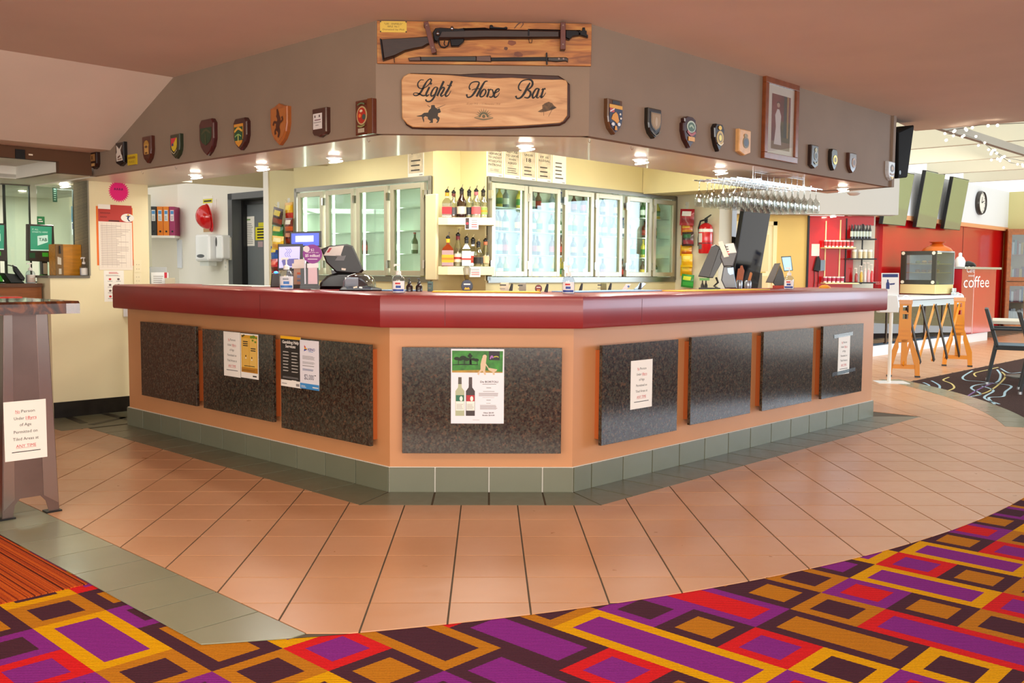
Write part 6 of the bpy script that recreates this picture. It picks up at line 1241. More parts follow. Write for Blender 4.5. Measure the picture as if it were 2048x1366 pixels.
# ================================================================== BIG DARK SCREEN BEHIND THE TILL
SCW = difplane(7.35)
def tv(P, x0, x1, yt, yb, tilt, label, refl=M('05080e', .06, spec=.35), name='wall_screen', th=.05, bracket=.095, group=None):
    u0, u1 = P.uv(x0, (yt+yb)/2)[0], P.uv(x1, (yt+yb)/2)[0]; z0, z1 = P.uv((x0+x1)/2, yb)[1], P.uv((x0+x1)/2, yt)[1]; w_, h_ = u1-u0, z1-z0
    e = empty(name, P.mat((u0+u1)/2, (z0+z1)/2) @ RX(tilt), label=label, category='screen', group=group)
    b = MB(BLACK); b.box(-w_/2, w_/2, -h_/2, h_/2, -th, 0); b.build('housing', e, bevel=.004)
    b = MB(refl); b.rect(-w_/2+.012, w_/2-.012, -h_/2+.012, h_/2-.012, .0008); b.build('screen_glass', e)
    b = MB(M('141416', .5)); b.box(-.06, .06, -.1, .1, -th-bracket, -th); b.box(-w_*.3, w_*.3, -h_*.3, -h_*.24, -th-.02, -th); b.box(-w_*.3, w_*.3, h_*.24, h_*.3, -th-.02, -th); b.build('bracket', e)
    b = MB(M('c02020', .4, emit=1)); b.ball((-w_/2+.01, 0, -th*.4), (.006, .006, .006)); b.build('power_lamp', e)
    return e
tv(SCW, 1476, 1529, 412, 584, 9, 'large dark upright screen tilted behind the till with the wooden paddle', bracket=.3)
b = MB(M('c8ccd0', .5)); q = SCW.pt(1500, 500); PW = Plane((q.x-.25, q.y+.26), N_R); b.box(-.45, .32, 0, 2.6, -.1, 0); b.build('wall_screen_pier', None, PW.mat(0, 0), kind='structure', label='grey-white pier behind the dark upright screen', category='wall')
# ================================================================== STAFF WALL: BINDERS, DISPENSERS, HELMET
BWf = BW
zs1 = SCN.off(.2).uv(322, 471)[1]; bu0, bu1 = SCN.off(.2).uv(285, 470)[0], SCN.off(.2).uv(351, 470)[0]
b = MB(WHITE); b.box(bu0-.3, bu1, zs1-.03, zs1, 0, .23); b.build('binder_shelf', None, SCN.mat(0, 0), bevel=.002, label='white wall shelf holding lever-arch binders', category='shelf')
for x0, x1, c, lab, lc in ((286, 301, '2a6ea8', 'blue lever-arch binder at the wall end of the shelf', 'd8e4ee'), (301, 313, '2c2e30', 'black lever-arch binder between the blue and orange binders', 'e8e8e4'), (314, 326, 'e8801c', 'orange lever-arch binder beside the black binder', 'e0ecf4'), (326.5, 338, 'ec861e', 'orange lever-arch binder beside the magenta binder', 'e0ecf4'), (338.5, 350, 'a02860', 'magenta lever-arch binder at the shelf end', 'f0e0e4')):
    Pq = SCN.off(.22); u0, u1 = Pq.uv(x0, 440)[0], Pq.uv(x1, 440)[0]; h_ = Pq.uv(320, 413)[1]-zs1; w_ = u1-u0
    e = empty('lever_arch_binder', Pq.mat(u0, zs1), label=lab, category='binder', group='lever-arch binders on the shelf')
    b = MB(M(c, .4)); b.box(.001, w_-.001, 0, h_, -.21, 0); b.build('cover', e, bevel=.003)
    b = MB(M(lc, .5)); b.box(w_*.2, w_*.8, h_*.5, h_*.88, 0, .001); lo = b.build('spine_label', e)
    b = MB(M('4a90d0', .5)); b.rect(w_*.24, w_*.76, h_*.74, h_*.85, .0014); b.lines(w_*.28, w_*.72, h_*.54, h_*.7, 3, .0014, GREYINK, .4); b.build('label_print', lo)
    b = MB(BLACK); b.cyl((w_*.5, h_*.14, -.002), (w_*.5, h_*.14, .002), w_*.17, seg=14); b.build('finger_hole', e)
# security camera
q = BW.off(.5).pt(328, 363); q = on_z(328, 364, 2.0) if False else q
b = MB(WHITE); e = empty('security_camera', T_(q.x, q.y, q.z), label='white dome security camera under the staff ceiling', category='camera')
b.lathe([(.055, .03), (.06, 0), (.045, -.012)], None, 20); b.cyl((0, 0, .028), (0, 0, .22), .02, seg=10); b.build('mount', e, smooth=True)
b = MB(BLK_GLOSS); b.ball((0, 0, -.012), (.038, .038, .034)); b.build('dome', e, smooth=True)
# clipboard with notes
Pq = BW
o, w_, h_, z = paper('clipboard_notes', Pq, 345, 480, 365, 536, 'white paper pad hanging from a hook below the binder shelf', 'paper pad', M('dfe4ec', .6), th=.012)
b = MB(CHROME); b.box(w_*.35, w_*.65, h_-.015, h_+.02, .01, .018); b.build('bulldog_clip', o)
# notice on the wall (tall) with yellow band behind the helmet
o, w_, h_, z = paper('roster_card', Pq, 407, 392, 426, 464, 'tall white card with a yellow band hanging behind the red helmet', 'card', PAPER, th=.004)
t = MB(M('d8d020', .5)); t.rect(0, w_, h_*.8, h_*.92, z); t.rect(w_*.1, w_*.9, h_*.84, h_*.88, z+.0003, INK); t.rect(0, w_, 0, h_*.12, z, M('b89060', .5)); t.build('printed_artwork', o)
# helmet
q = BW.uv(429, 433); HR = M('d0141c', .15, coat=.6); e = empty('safety_helmet', BW.mat(q[0], q[1], .0), label='red safety helmet hanging on the staff wall', category='helmet')
b = MB(HR); m, n = 10, 18; v = []; f = []
for i in range(m+1):
    t = PI/2*i/m
    for k in range(n): a = 2*PI*k/n; v.append((.115*math.sin(t)*math.cos(a), .145*math.sin(t)*math.sin(a), .03+.135*math.cos(t)))
for i in range(m):
    for k in range(n): f.append((i*n+k, i*n+(k+1) % n, (i+1)*n+(k+1) % n, (i+1)*n+k))
b.add(v, f); b.build('shell', e, RZ(-20) @ RY(-38) @ T_(0, 0, .0) if False else T_(-.02, .0, .045) @ RY(-14) @ RX(10), smooth=True)
b = MB(HR); b.prism([(.118*math.cos(a)*1.0+(.0), .152*math.sin(a)-(.03 if math.sin(a) < -.5 else 0)) for a in [2*PI*k/22 for k in range(22)]], -.004, .004); b.build('brim', e, T_(.0, -.005, .072) @ RY(-14) @ RX(10))
b = MB(M('f0ece4', .5)); b.box(.03, .05, .10, .2, .0006, .006); b.build('hook', e)
# paper towel dispenser and soap dispenser
DW = M('eef0f2', .3, coat=.3)
Pq = BW; u0, u1, z0, z1 = Pq.off(.2).rect(389, 468, 416, 523); w_, h_ = u1-u0, z1-z0
e = empty('towel_dispenser', Pq.mat(u0, z0), label='large white paper towel dispenser with a dark oval window', category='dispenser')
b = MB(DW); b.box(0, w_, 0, h_, 0, .2); b.build('casing', e, bevel=.03)
b = MB(M('4a5058', .3)); b.disc(w_*.45, h_*.2, w_*.28, .2012, None, 20, h_*.065); b.build('window', e)
b = MB(M('d8dcd8', .5)); b.box(w_*.15, w_*.8, -.05, .0, .06, .16); b.build('paper_sheet', e)
u0, u1, z0, z1 = Pq.off(.15).rect(427, 470, 440, 518); w_, h_ = u1-u0, z1-z0
e = empty('soap_dispenser', Pq.mat(u0, z0), label='white soap dispenser with a dark slot beside the towel dispenser', category='dispenser')
b = MB(DW); b.box(0, w_, 0, h_, 0, .13); b.build('casing', e, bevel=.02)
b = MB(M('3c4044', .3)); b.disc(w_*.2, h_*.72, w_*.13, .1312, None, 16, h_*.2); b.build('window', e)
b = MB(M('b8b4a8', .4)); b.box(w_*.5, w_+.03, -.01, h_*.9, .0, .03); b.build('back_plate', e)
o, w_, h_, z = paper('switch_plate', BW, 449, 519, 456, 541, 'narrow white switch plate beside the grey door frame', 'switch', th=.008); b = MB(M('dcdcd4', .4)); b.box(w_*.3, w_*.7, h_*.6, h_*.75, .008, .011); b.box(w_*.3, w_*.7, h_*.25, h_*.4, .008, .011); b.build('rocker', o)
# door notices
PD = Plane(BW.p-BW.n*.149, BW.n)
o, w_, h_, z = paper('door_timetable', PD, 490, 433, 509, 492, 'white timetable sheet taped to the grey door'); t = MB(GREYINK); t.lines(w_*.12, w_*.88, h_*.08, h_*.8, 12, z, GREYINK, .35); t.rect(w_*.15, w_*.6, h_*.87, h_*.92, z, M('7aa060', .6)); t.build('lettering', o)
o, w_, h_, z = paper('door_warning', PD, 511, 454, 535, 480, 'yellow warning sheet with black print on the grey door', mat=M('e6da14', .5)); t = MB(INK)
for k in range(4): t.rect(w_*.15, w_*.8, h_*(.12+.22*k), h_*(.24+.22*k), z)
t.build('lettering', o)
o, w_, h_, z = paper('door_sticker', PD, 517, 445, 530, 453, 'small yellow sticker above the yellow warning sheet', mat=M('d8ce18', .5))
o, w_, h_, z = paper('door_label', PD, 516, 483, 526, 494, 'small pinkish label under the yellow warning sheet', mat=M('b0989c', .6))
# papers and trays at the bar end
CE = BW.off(.28)
b = MB(M('d8d8d8', .5)); b.box(bu0, bu1-.06, .86, .90, .0, .4); b.build('staff_bench', None, SCN.mat(0, 0), label='pale bench under the binder shelf', category='bench')
for x0, y0, x1, y1, c, lab in ((298, 534, 334, 545, 'b4b8bc', 'grey document tray behind the bar end'), (302, 545, 337, 571, 'e8ecf0', 'stack of white papers with a red tab behind the bar end'), (330, 556, 350, 570, 'c8c0a8', 'small cream box behind the bar end')):
    P = FP(spot(318, PL, -.5)+Vector((-.1, .25, 0))); lf = LB(P, 0, .86); u0_, z0_ = lf(x0, y1); u1_, z1_ = lf(x1, y0)
    dz = {534: -.34, 545: -.18, 556: -.05}[y0]
    b = MB(M(c, .6)); b.box(u0_, u1_, 0.041, z1_, dz, dz+.1); o = b.build('desk_papers' if y0 == 545 else 'document_tray' if y0 == 534 else 'desk_box', None, P.mat(0, .86), bevel=.003, label=lab, category='papers' if y0 == 545 else 'box')
    if y0 == 545: t = MB(M('c8283c', .6)); t.rect(u1_-.035, u1_-.012, z1_-.05, z1_, dz+.1006); t.lines(u0_+.02, u1_-.04, z1_-.09, z1_-.02, 4, dz+.1006, GREYINK, .3); t.build('printed_artwork', o)
P = FP(spot(318, PL, -.5)+Vector((-.1, .25, 0)))
b = MB(M('dcdcdc', .5)); b.box(-.28, .4, -.03, .041, -.5, .12); b.build('end_bench', None, P.mat(0, .86), label='pale bench top carrying papers behind the bar end', category='bench')

# ================================================================== CREAM WALL: STAR, ROSTER, NOTICES
u, zc = W1.uv(237.5, 383); rs = (W1.uv(259, 383)[0]-W1.uv(216, 383)[0])/2
b = MB(M('e8107c', .6)); b.prism([(rs*(1 if k % 2 == 0 else .78)*math.cos(PI*k/28), rs*(1 if k % 2 == 0 else .78)*math.sin(PI*k/28)) for k in range(56)], 0, .002); st = b.build('pink_star', None, W1.mat(u, zc), label='hot pink paper starburst on the cream wall', category='star')
t = MB(M('7a1050', .6)); [t.stroke([(rs*x, rs*.1, rs*.07), (rs*(x+.06), rs*.3, rs*.06), (rs*(x+.12), rs*.12, rs*.07)], .0024) for x in (-.42, -.2, .02, .24)]; t.build('lettering', st)
o, w_, h_, z = paper('orange_backing', W1, 193, 414, 266, 531, 'orange card edging behind the sporting roster', 'card', M('e8701c', .6))
o, w_, h_, z = paper('sports_roster', W1, 197, 410, 264, 540, 'long white roster sheet with a red sporting header', 'poster', M('efe4d6', .7), lift=.002)
t = MB(); t.rect(0, w_, h_*.74, h_, z, M('b8342c', .6)); t.rect(0, w_*.36, h_*.93, h_*1.0, z+.0003, PAPER); t.disc(w_*.87, h_*.81, w_*.2, z+.0003, PAPER, 24, h_*.065); t.rect(w_, w_, 0, 0, z)
t.flat([(w_*.8, h_*.84), (w_*.98, h_*.845), (w_*.92, h_*.825), (w_*.9, h_*.79), (w_*.96, h_*.755), (w_*.9, h_*.76), (w_*.85, h_*.8), (w_*.87, h_*.825)], z+.0006, M('2a3a6a', .6)); t.disc(w_*.89, h_*.855, w_*.03, z+.0006, M('d8a030', .6), 10); t.rect(w_*.3, w_*.62, h_*.745, h_*.765, z+.0003, M('4a2420', .6)); t.build('printed_artwork', o)
t = MB(M('c8b8ac', .7))
for k in range(26): t.rect(w_*.02, w_*.98, h_*(.04+.027*k), h_*(.0412+.027*k), z)
for k in range(7): t.rect(w_*(.1+.14*k), w_*(.106+.14*k), h_*.04, h_*.72, z)
t.lines(w_*.06, w_*.95, h_*.08, h_*.70, 23, z+.0003, M('b0a096', .7), .25, .5); [t.stroke([(w_*(.06+.05*k), h_*yy, .004), (w_*(.08+.05*k), h_*(yy+.018), .003), (w_*(.10+.05*k), h_*yy, .004)], z+.0004, M('5a1410', .6)) for yy, n in ((.86, 6), (.80, 4)) for k in range(n)]; t.build('lettering', o)
o, w_, h_, z = paper('icon_notice', W1, 208, 541, 248, 603, 'white notice with eight small icons and a red heading', 'notice')
t = MB(REDINK); t.lines(w_*.25, w_*.8, h_*.9, h_*.96, 2, z, REDINK, .5); t.lines(w_*.1, w_*.9, h_*.82, h_*.87, 2, z, GREYINK, .4)
for r_ in range(4):
    for c in range(2):
        x, y = w_*(.3+.42*c), h_*(.72-.185*r_); t.disc(x, y, w_*.07, z, REDINK if (r_+c) % 3 == 0 else M('6a5450', .6), 8, h_*.035); t.rect(x-w_*.12, x+w_*.12, y-h_*.075, y-h_*.06, z, GREYINK)
t.disc(w_*.9, h_*.06, w_*.05, z, INK, 8); t.build('printed_artwork', o)
for y0, y1, lab in ((520, 545, 'cream switch plate beside the sports roster'), (546, 568, 'cream power outlet below the switch plate')):
    o, w_, h_, z = paper('wall_plate', W1, 267, y0, 282, y1, lab, 'switch plate', M('ece0bc', .4), th=.008); t = MB(M('b8a888', .5))
    for x in (.3, .6): t.rect(w_*x, w_*(x+.12), h_*.6, h_*.66, z); t.rect(w_*x, w_*(x+.12), h_*.25, h_*.31, z)
    t.build('printed_artwork', o)
# ================================================================== OFFICE COUNTER (BETTING) ON THE LEDGE SIDE
P = W1.off(-.14); z0 = zl+.02
u0, u1 = P.uv(111, 520)[0], W1.uv(176, 450)[0]-.004; z1 = P.uv(145, 489)[1]; w_, h_ = u1-u0, z1-z0
e = empty('timber_box', P.mat(u0, z0), label='golden timber box standing on the grey ledge', category='box')
b = MB(M('c8861c', .4, var=.2, vs_=6, stretch=(1, 6, 6))); b.box(0, w_, 0, h_, -.14, .0); b.build('carcass', e, bevel=.002)
b = MB(M('7a5a2c', .5)); b.box(0, w_*.28, .0, h_, .0, .008); sd = b.build('side_face', e)
b = MB(M('cfc6b0', .5)); b.prism([(w_*.06, h_*.36), (w_*.2, h_*.34), (w_*.2, h_*.56), (w_*.06, h_*.6)], .008, .01); b.prism([(w_*.1, h_*.04), (w_*.2, h_*.04), (w_*.2, h_*.22), (w_*.1, h_*.22)], .008, .01); b.build('sticker', sd)
b = MB(BLACK); b.prism([(w_*.12, h_*.7), (w_*.18, h_*.7), (w_*.16, h_*.95), (w_*.13, h_*.95)], .008, .02); b.build('handle', sd)
q = W1.off(-.06).pt(168, 545); pump_bottle(Vector((q.x, q.y, 0)), z0, .155, 'small pump sanitiser bottle with a blank white label on the grey ledge', lab_cols=('e8e4da', 'e8e4da', 'e4e0d6'), n=N_R)
# counter
OC = difplane(11.62); zc_ = OC.uv(50, 567)[1]
b = MB(M('5c3a22', .35, var=.15, vs_=5, stretch=(1, 8, 8))); ua_, ub_ = OC.uv(-200, 575)[0], W1.uv(104, 700)[0]-.03
b.box(ua_, ub_, zc_-.03, zc_, -.7, 0); b.box(ua_, ub_, 0, zc_-.03, -.6, -.02, M('8a5024', .4, var=.15, vs_=5, stretch=(1, 8, 8))); b.build('betting_counter', None, OC.mat(0, 0), label='dark timber betting counter beyond the high slab table', category='counter')
# betting terminals
def terminal(px0, py0, px1, py1, d, label, green=True):
    P = OC.off(d); u0, u1 = P.uv(px0, py0+40)[0], P.uv(px1, py0+40)[0]; z0_, z1_ = P.uv((px0+px1)/2, py1)[1], P.uv((px0+px1)/2, py0)[1]; w_, h_ = u1-u0, z1_-z0_
    e = empty('betting_terminal', P.mat(u0, zc_), label=label, category='terminal', group='betting terminals'); dz = z0_-zc_
    b = MB(M('38322c', .35)); b.prism([(0, dz), (w_, dz-.01), (w_*.98, dz+h_), (w_*.04, dz+h_)], -.05, 0, cham=.006); b.build('housing', e)
    b = MB(M('2c8a68', .3, emit=.55)); b.prism([(w_*.1, dz+h_*.28), (w_*.86, dz+h_*.28), (w_*.9, dz+h_*.95), (w_*.12, dz+h_*.95)], 0, .0015); s_ = b.build('screen', e)
    b = MB(M('b8d8c8', .3, emit=.5)); b.flat([(w_*.36, dz+h_*.42), (w_*.74, dz+h_*.52), (w_*.74, dz+h_*.72), (w_*.36, dz+h_*.68)], .0022); b.text('IT ALL', w_*.18, dz+h_*.84, h_*.06, .0022, None, 'l'); b.text('STARTS HERE', w_*.18, dz+h_*.77, h_*.06, .0022, None, 'l', width=w_*.56); b.text('TAB', w_*.56, dz+h_*.545, h_*.12, .0026, M('2c6a50', .4), width=w_*.3, bold=.02); b.rect(w_*.1, w_*.86, dz+h_*.28, dz+h_*.31, .0022); b.build('screen_image', s_)
    b = MB(M('3ab02c', .5)); b.prism([(w_*.52, dz+h_*.12), (w_*.74, dz+h_*.12), (w_*.74, dz+h_*.23), (w_*.52, dz+h_*.23)], 0, .001); b.prism([(w_*.06, dz+h_*.08), (w_*.26, dz+h_*.08), (w_*.26, dz+h_*.22), (w_*.06, dz+h_*.22)], 0, .001, M('1c5a34', .5)); b.build('sticker', e)
    b = MB(BLACK); b.box(w_*.55, w_*.75, 0, dz+.02, -.08, -.03); b.box(w_*.3, w_*1.05, 0, .012, -.14, .04); b.build('stand', e)
    b = MB(M('b8b4ac', .3, .5)); b.box(w_*.58, w_*.72, dz*.4, dz*.9, -.03, -.02); b.prism([(w_*.4, .012), (w_*.75, .012), (w_*.75, .06), (w_*.4, .07)], .0, .02, M('3ab02c', .5)); b.build('printer_slot', e)
terminal(55, 449, 110, 522, -.35, 'betting terminal with a green TAB screen beside the timber box'); terminal(-36, 446, 14, 520, -.30, 'betting terminal with a green screen cut off by the table side')
b = MB(M('c01c1c', .5))
o, w_, h_, z = paper('green_sign', OC.off(-.45), 74, 433, 89, 450, 'small green hanging sign above the betting terminal', 'sign', M('1f7a44', .5), th=.004); t = MB(PAPER); t.rect(w_*.15, w_*.6, h_*.6, h_*.72, z); t.rect(w_*.15, w_*.75, h_*.35, h_*.47, z); t.build('lettering', o)
q = OC.off(-.18).pt(61, 560); pump_bottle(Vector((q.x, q.y, 0)), zc_, .17, 'clear pump sanitiser bottle on the betting counter below the green screen', lab_cols=('f0e8e0', 'e8e0d8', 'ecd8cc'), n=N_R)
P = OC.off(-.06); lf = LB(P, 0, zc_)
e = empty('telephone', P.mat(0, zc_), label='black desk telephone with a coiled cord on the betting counter', category='telephone')
b = MB(M('1a2420', .3)); b.prism([(lf(4, 0)[0], 0), (lf(33, 0)[0], 0), lf(32, 548), lf(8, 546)], -.12, 0, cham=.008); b.build('base', e)
b = MB(M('101816', .3)); b.prism([lf(24, 530), lf(30, 532), lf(48, 556), lf(46, 562), lf(38, 558), lf(26, 542)], .0, .03, cham=.006); b.build('handset', e)
b = MB(BLACK); b.tube([(*lf(18+4*k, 530+.35*k*k), -.04) for k in range(7)], .004); b.build('cord', e, smooth=True)
# glass screens of the office, signs on them
GLF = difplane(12.9)
def glass_screen(x0, x1, yt, yb, label):
    u0, u1 = GLF.uv(x0, 420)[0], GLF.uv(x1, 420)[0]; z1 = GLF.uv((x0+x1)/2, yt)[1]; z0 = .9
    e = empty('glass_partition', GLF.mat(u0, z0), label=label, category='glass partition'); w_, h_ = u1-u0, z1-z0
    b = MB(glass_mat((236, 245, 239), .10)); b.box(0, w_, 0, h_, 0, .006); b.build('glass_pane', e)
    b = MB(M('5a5248', .4)); b.box(-.01, w_, h_, h_+.05, -.02, .02); b.build('top_rail', e); b = MB(M('1a241e', .4)); b.box(w_-.012, w_, 0, h_, -.006, .012); b.build('edge_strip', e)
    if x0 < 20: b = MB(M('1a241e', .4)); b.box(0, .02, 0, h_, -.006, .012); b.build('edge_strip', e)
glass_screen(6, 60, 371, 560, 'narrow green-tinted glass partition with a black edge behind the betting counter'); glass_screen(74, 148, 360, 560, 'wide green-tinted glass partition behind the timber box')
o, w_, h_, z = paper('green_banner', GLF.off(.01), 105, 367, 114, 404, 'narrow dark green vertical banner on the wide glass partition', 'sign', M('1c4a34', .5)); t = MB(M('9ac0a8', .5)); t.lines(w_*.25, w_*.75, h_*.1, h_*.9, 7, z, None, .4, .1); t.build('lettering', o)
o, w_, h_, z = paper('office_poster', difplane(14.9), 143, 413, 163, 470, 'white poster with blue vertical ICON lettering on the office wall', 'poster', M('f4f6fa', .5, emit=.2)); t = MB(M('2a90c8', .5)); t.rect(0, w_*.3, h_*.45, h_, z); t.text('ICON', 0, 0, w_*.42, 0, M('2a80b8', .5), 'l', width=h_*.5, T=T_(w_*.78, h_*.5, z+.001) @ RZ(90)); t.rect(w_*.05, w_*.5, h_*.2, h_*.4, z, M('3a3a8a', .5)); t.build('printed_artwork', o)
o, w_, h_, z = paper('office_banner', W1.off(-.2), 163, 355, 177, 487, 'grey and dark green vertical banner beside the timber box', 'banner', M('6f6862', .6)); t = MB(M('1c4a30', .5)); t.rect(0, w_, 0, h_*.4, z); t.rect(0, w_, h_*.42, h_*.5, z, M('2c3a30', .6)); t.lines(w_*.15, w_*.8, h_*.75, h_*.95, 6, z, M('c8c4bc', .6), .4); t.build('printed_artwork', o)
b = MB(BLACK); u0, u1, z0, z1 = OB.rect(30, 299, 49, 318); b.box(u0, u1, z0, z1, 0, .01); b.build('vent_cover', None, OB.mat(0, 0), label='black square vent on the brown office bulkhead', category='vent')
b = MB(M('e8d8c0', .5)); u0, u1, z0, z1 = OB.rect(57, 308, 65, 311); b.box(u0, u1, z0, z1, 0, .006); b.build('white_tag', None, OB.mat(0, 0), label='tiny white tag beside the black vent', category='tag')
q = on_z(128, 366, 1.985); downlight(q.x, q.y, 1.985, COOLW, 10, 'bright downlight in the office ceiling behind the glass', None)

# ================================================================== HIGH SLAB TABLE
c0 = Vector((-2.03, 4.80)); e1 = Vector((-S2, -S2)); e2 = Vector((-S2, S2)); Ztab = 1.085
tb = empty('slab_table', T_(c0.x, c0.y, 0), label='high table with a dark live-edge timber slab on steel legs', category='table')
WALN = node_mat('dark_walnut', .12, lambda nt, b, N: (lambda tc, mp, n, r: (nt.links.new(tc.outputs['Object'], mp.inputs[0]), nt.links.new(mp.outputs[0], n.inputs['Vector']), nt.links.new(n.outputs['Fac'], r.inputs[0]), nt.links.new(r.outputs[0], b.inputs['Base Color'])))(N('TexCoord'), N('Mapping'), N('TexNoise', Scale=7.0, Detail=6.0, Distortion=2.0), ramp(N, [(.32, '1c0c08'), (.5, '4a2414'), (.68, '8a4a20')])), coat=.6)
out = [(0, 0), (.02, .04), (.0, .12), (.025, .25), (.01, .42), (-.01, .55)]
slab = [tuple(e1*a+e2*bb) for bb, a in ((0, 0), (.015, .06), (-.005, .18), (.012, .32), (-.008, .45), (0, .6), (.6, .62), (1.4, .6), (1.42, .0), (.7, .02))]
b = MB(WALN); b.prism(slab, Ztab-.062, Ztab, cham=.012); b.build('slab_top', tb)
# steel pedestal: tapering sheet with an arched foot, on the end facing the bar
Pl_ = Plane(Vector((-2.20, 4.87))+Vector((0, 0)), N_R)
def ped(P, name):
    x0, x1 = P.uv(3, 800)[0], P.uv(118, 1000)[0]; zt = Ztab-.06
    wL = x1-x0
    b = MB(M('8c7a74', .28, .9, var=.25, vs_=2))
    b.prism([(x0-.015, .012), (x0+.035, .012), (x0+.045, .07), (x0+.07, .10), (x1-.09, .10), (x1-.065, .07), (x1-.05, .012), (x1, .012), (x1-.03, zt), (x0+.02, zt)], -.004, 0)
    b.prism([(x1-.002, .012), (x1, .012), (x1-.03, zt), (x1-.032, zt)], -.05, 0); b.prism([(x0-.015, .012), (x0-.013, .012), (x0+.022, zt), (x0+.02, zt)], -.05, 0)
    lg = b.build(name, tb, tb.matrix_world.inverted() @ P.mat(0, 0)); b = MB(M('a89a94', .22, .95)); b.prism([(x1-.075, .10), (x1-.004, .05), (x1-.034, zt), (x1-.085, zt)], 0, .004); b.build('edge_rib', lg)
    b = MB(M('a89a94', .22, .95)); b.prism([(x0-.008, .05), (x0+.045, .10), (x0+.06, zt), (x0+.022, zt)], 0, .004); b.build('edge_rib', lg)
    for xx in (x0+.01, x1-.025):
        b = MB(BLACK); b.box(xx-.04, xx+.035, .005, .013, -.05, .012); b.build('foot_plate', lg)
    return x0, x1
px0_, px1_ = ped(Pl_, 'leg'); 
P2_ = Plane(Vector((-2.20, 4.87))+e2*1.05, N_R)
b = MB(M('8c7a74', .28, .9)); b.prism([(px0_-.015, .012), (px1_, .012), (px1_-.03, Ztab-.06), (px0_+.02, Ztab-.06)], -.05, 0); b.build('leg', tb, tb.matrix_world.inverted() @ P2_.mat(0, 0))
no_person(Pl_.off(.0045), 8, 801, 93, 919, 'white age notice with red ANY TIME taped to the steel table leg')
q = on_z(10, 595, Ztab); b = MB(M('d83018', .5)); b.box(-.1, .1, -.06, .06, 0, .004); b.build('red_menu', None, T_(q.x-.03, q.y, Ztab) @ RZ(40), label='flat red card lying on the slab table', category='card')
# ================================================================== RED SPLASHBACK SHELVES
def svr(x0, y0, x1, y1): return SV.rect(x0, y0, x1, y1)
CRM = M('f0dca0', .45)
def shelf_unit(y, x0, x1, dep, mat, label):
    u0, u1, z0, z1 = svr(x0, y-1, x1, y+1.5); b = MB(mat); b.box(u0, u1, z0, z1, .02, dep); b.build('wall_shelf', None, SV.mat(0, 0), bevel=.002, label=label, category='shelf'); return z1
z1_ = shelf_unit(496, 1640, 1700, .24, CRM, 'upper cream shelf with striped cups on the red splashback'); z2_ = shelf_unit(566, 1640, 1706, .24, CRM, 'lower cream shelf with striped cups on the red splashback')
z3_ = shelf_unit(479, 1690, 1742, .22, BLACK, 'top black shelf with a row of syrup bottles'); z4_ = shelf_unit(518, 1687, 1742, .22, BLACK, 'middle black shelf with white-lidded jars'); z5_ = shelf_unit(565, 1688, 1740, .22, BLACK, 'bottom black shelf with sauce pump bottles')
for x, y0, y1, mat, lab in ((1649, 442, 566, CRM, 'cream shelf upright nearer the wall telephone'), (1678, 440, 566, CRM, 'cream shelf upright nearer the black shelves'), (1690, 437, 568, BLACK, 'black shelf upright nearer the cream shelves'), (1722.5, 448, 568, BLACK, 'black shelf upright nearer the red door')):
    u0, u1, za, zb = svr(x-1, y0, x+1.2, y1); b = MB(mat); b.box(u0, u1, za, zb, .02, .034); b.build('shelf_upright', None, SV.mat(0, 0), label=lab, category='shelf upright')
b = MB(); b.lathe([(.019, 0), (.026, .10), (.027, .105)], M('f0ece8', .5), 14); b.lathe([(.0212, .02), (.0256, .085)], M('c04048', .5), 14)
def cups(zb, n, x0, x1, w_, base, label, group):
    o0 = None
    for k in range(n):
        u = SV.uv(x0+(x1-x0)*k/(n-1), 500)[0]
        o = base if o0 is None else o0.copy()
        if o0 is not None: COL.objects.link(o)
        o0 = base; o.matrix_world = SV.mat(u, zb+.0005, w_) @ RX(-90); props(o, label=label, category='cup', group=group)
cup = b.build('takeaway_cup', smooth=True); cups(z1_, 8, 1645, 1697, .13, cup, 'red and white takeaway cup on the upper cream shelf', 'takeaway cups on the upper cream shelf')
b = MB(); b.lathe([(.022, 0), (.029, .085), (.0305, .09)], M('f0ece8', .5), 14); b.lathe([(.0245, .02), (.0285, .07)], M('b83a5c', .5), 14); cup2 = b.build('takeaway_cup', smooth=True); cups(z2_, 5, 1646, 1680, .13, cup2, 'pink and white takeaway cup on the lower cream shelf', 'takeaway cups on the lower cream shelf')
b = MB(); b.lathe([(.021, 0), (.0215, .13), (.010, .17), (.009, .21)], M('1c1816', .2, coat=.4), 12); b.lathe([(.0219, .03), (.0219, .11)], M('cfd8c8', .5), 12)
syr = b.build('syrup_bottle', smooth=True); o0 = None
for k in range(7):
    o = syr if o0 is None else o0.copy()
    if o0 is not None: COL.objects.link(o)
    o0 = syr; o.matrix_world = SV.mat(SV.uv(1697+6*k, 470)[0], z3_+.0005, .13) @ RX(-90); props(o, label='dark syrup bottle with a pale label on the top black shelf', category='bottle', group='syrup bottles on the top black shelf')
b = MB(); b.lathe([(.031, 0), (.032, .10)], M('d8c8a0', .3, coat=.3), 14); b.lathe([(.033, .10), (.033, .13), (0, .132)], M('f0ece4', .4), 14)
jar = b.build('storage_jar', smooth=True); o0 = None
for x in (1702, 1714, 1723, 1733):
    o = jar if o0 is None else o0.copy()
    if o0 is not None: COL.objects.link(o)
    o0 = jar; o.matrix_world = SV.mat(SV.uv(x, 510)[0], z4_+.0005, .13) @ RX(-90); props(o, label='storage jar with a white lid on the middle black shelf', category='jar', group='storage jars on the middle black shelf')
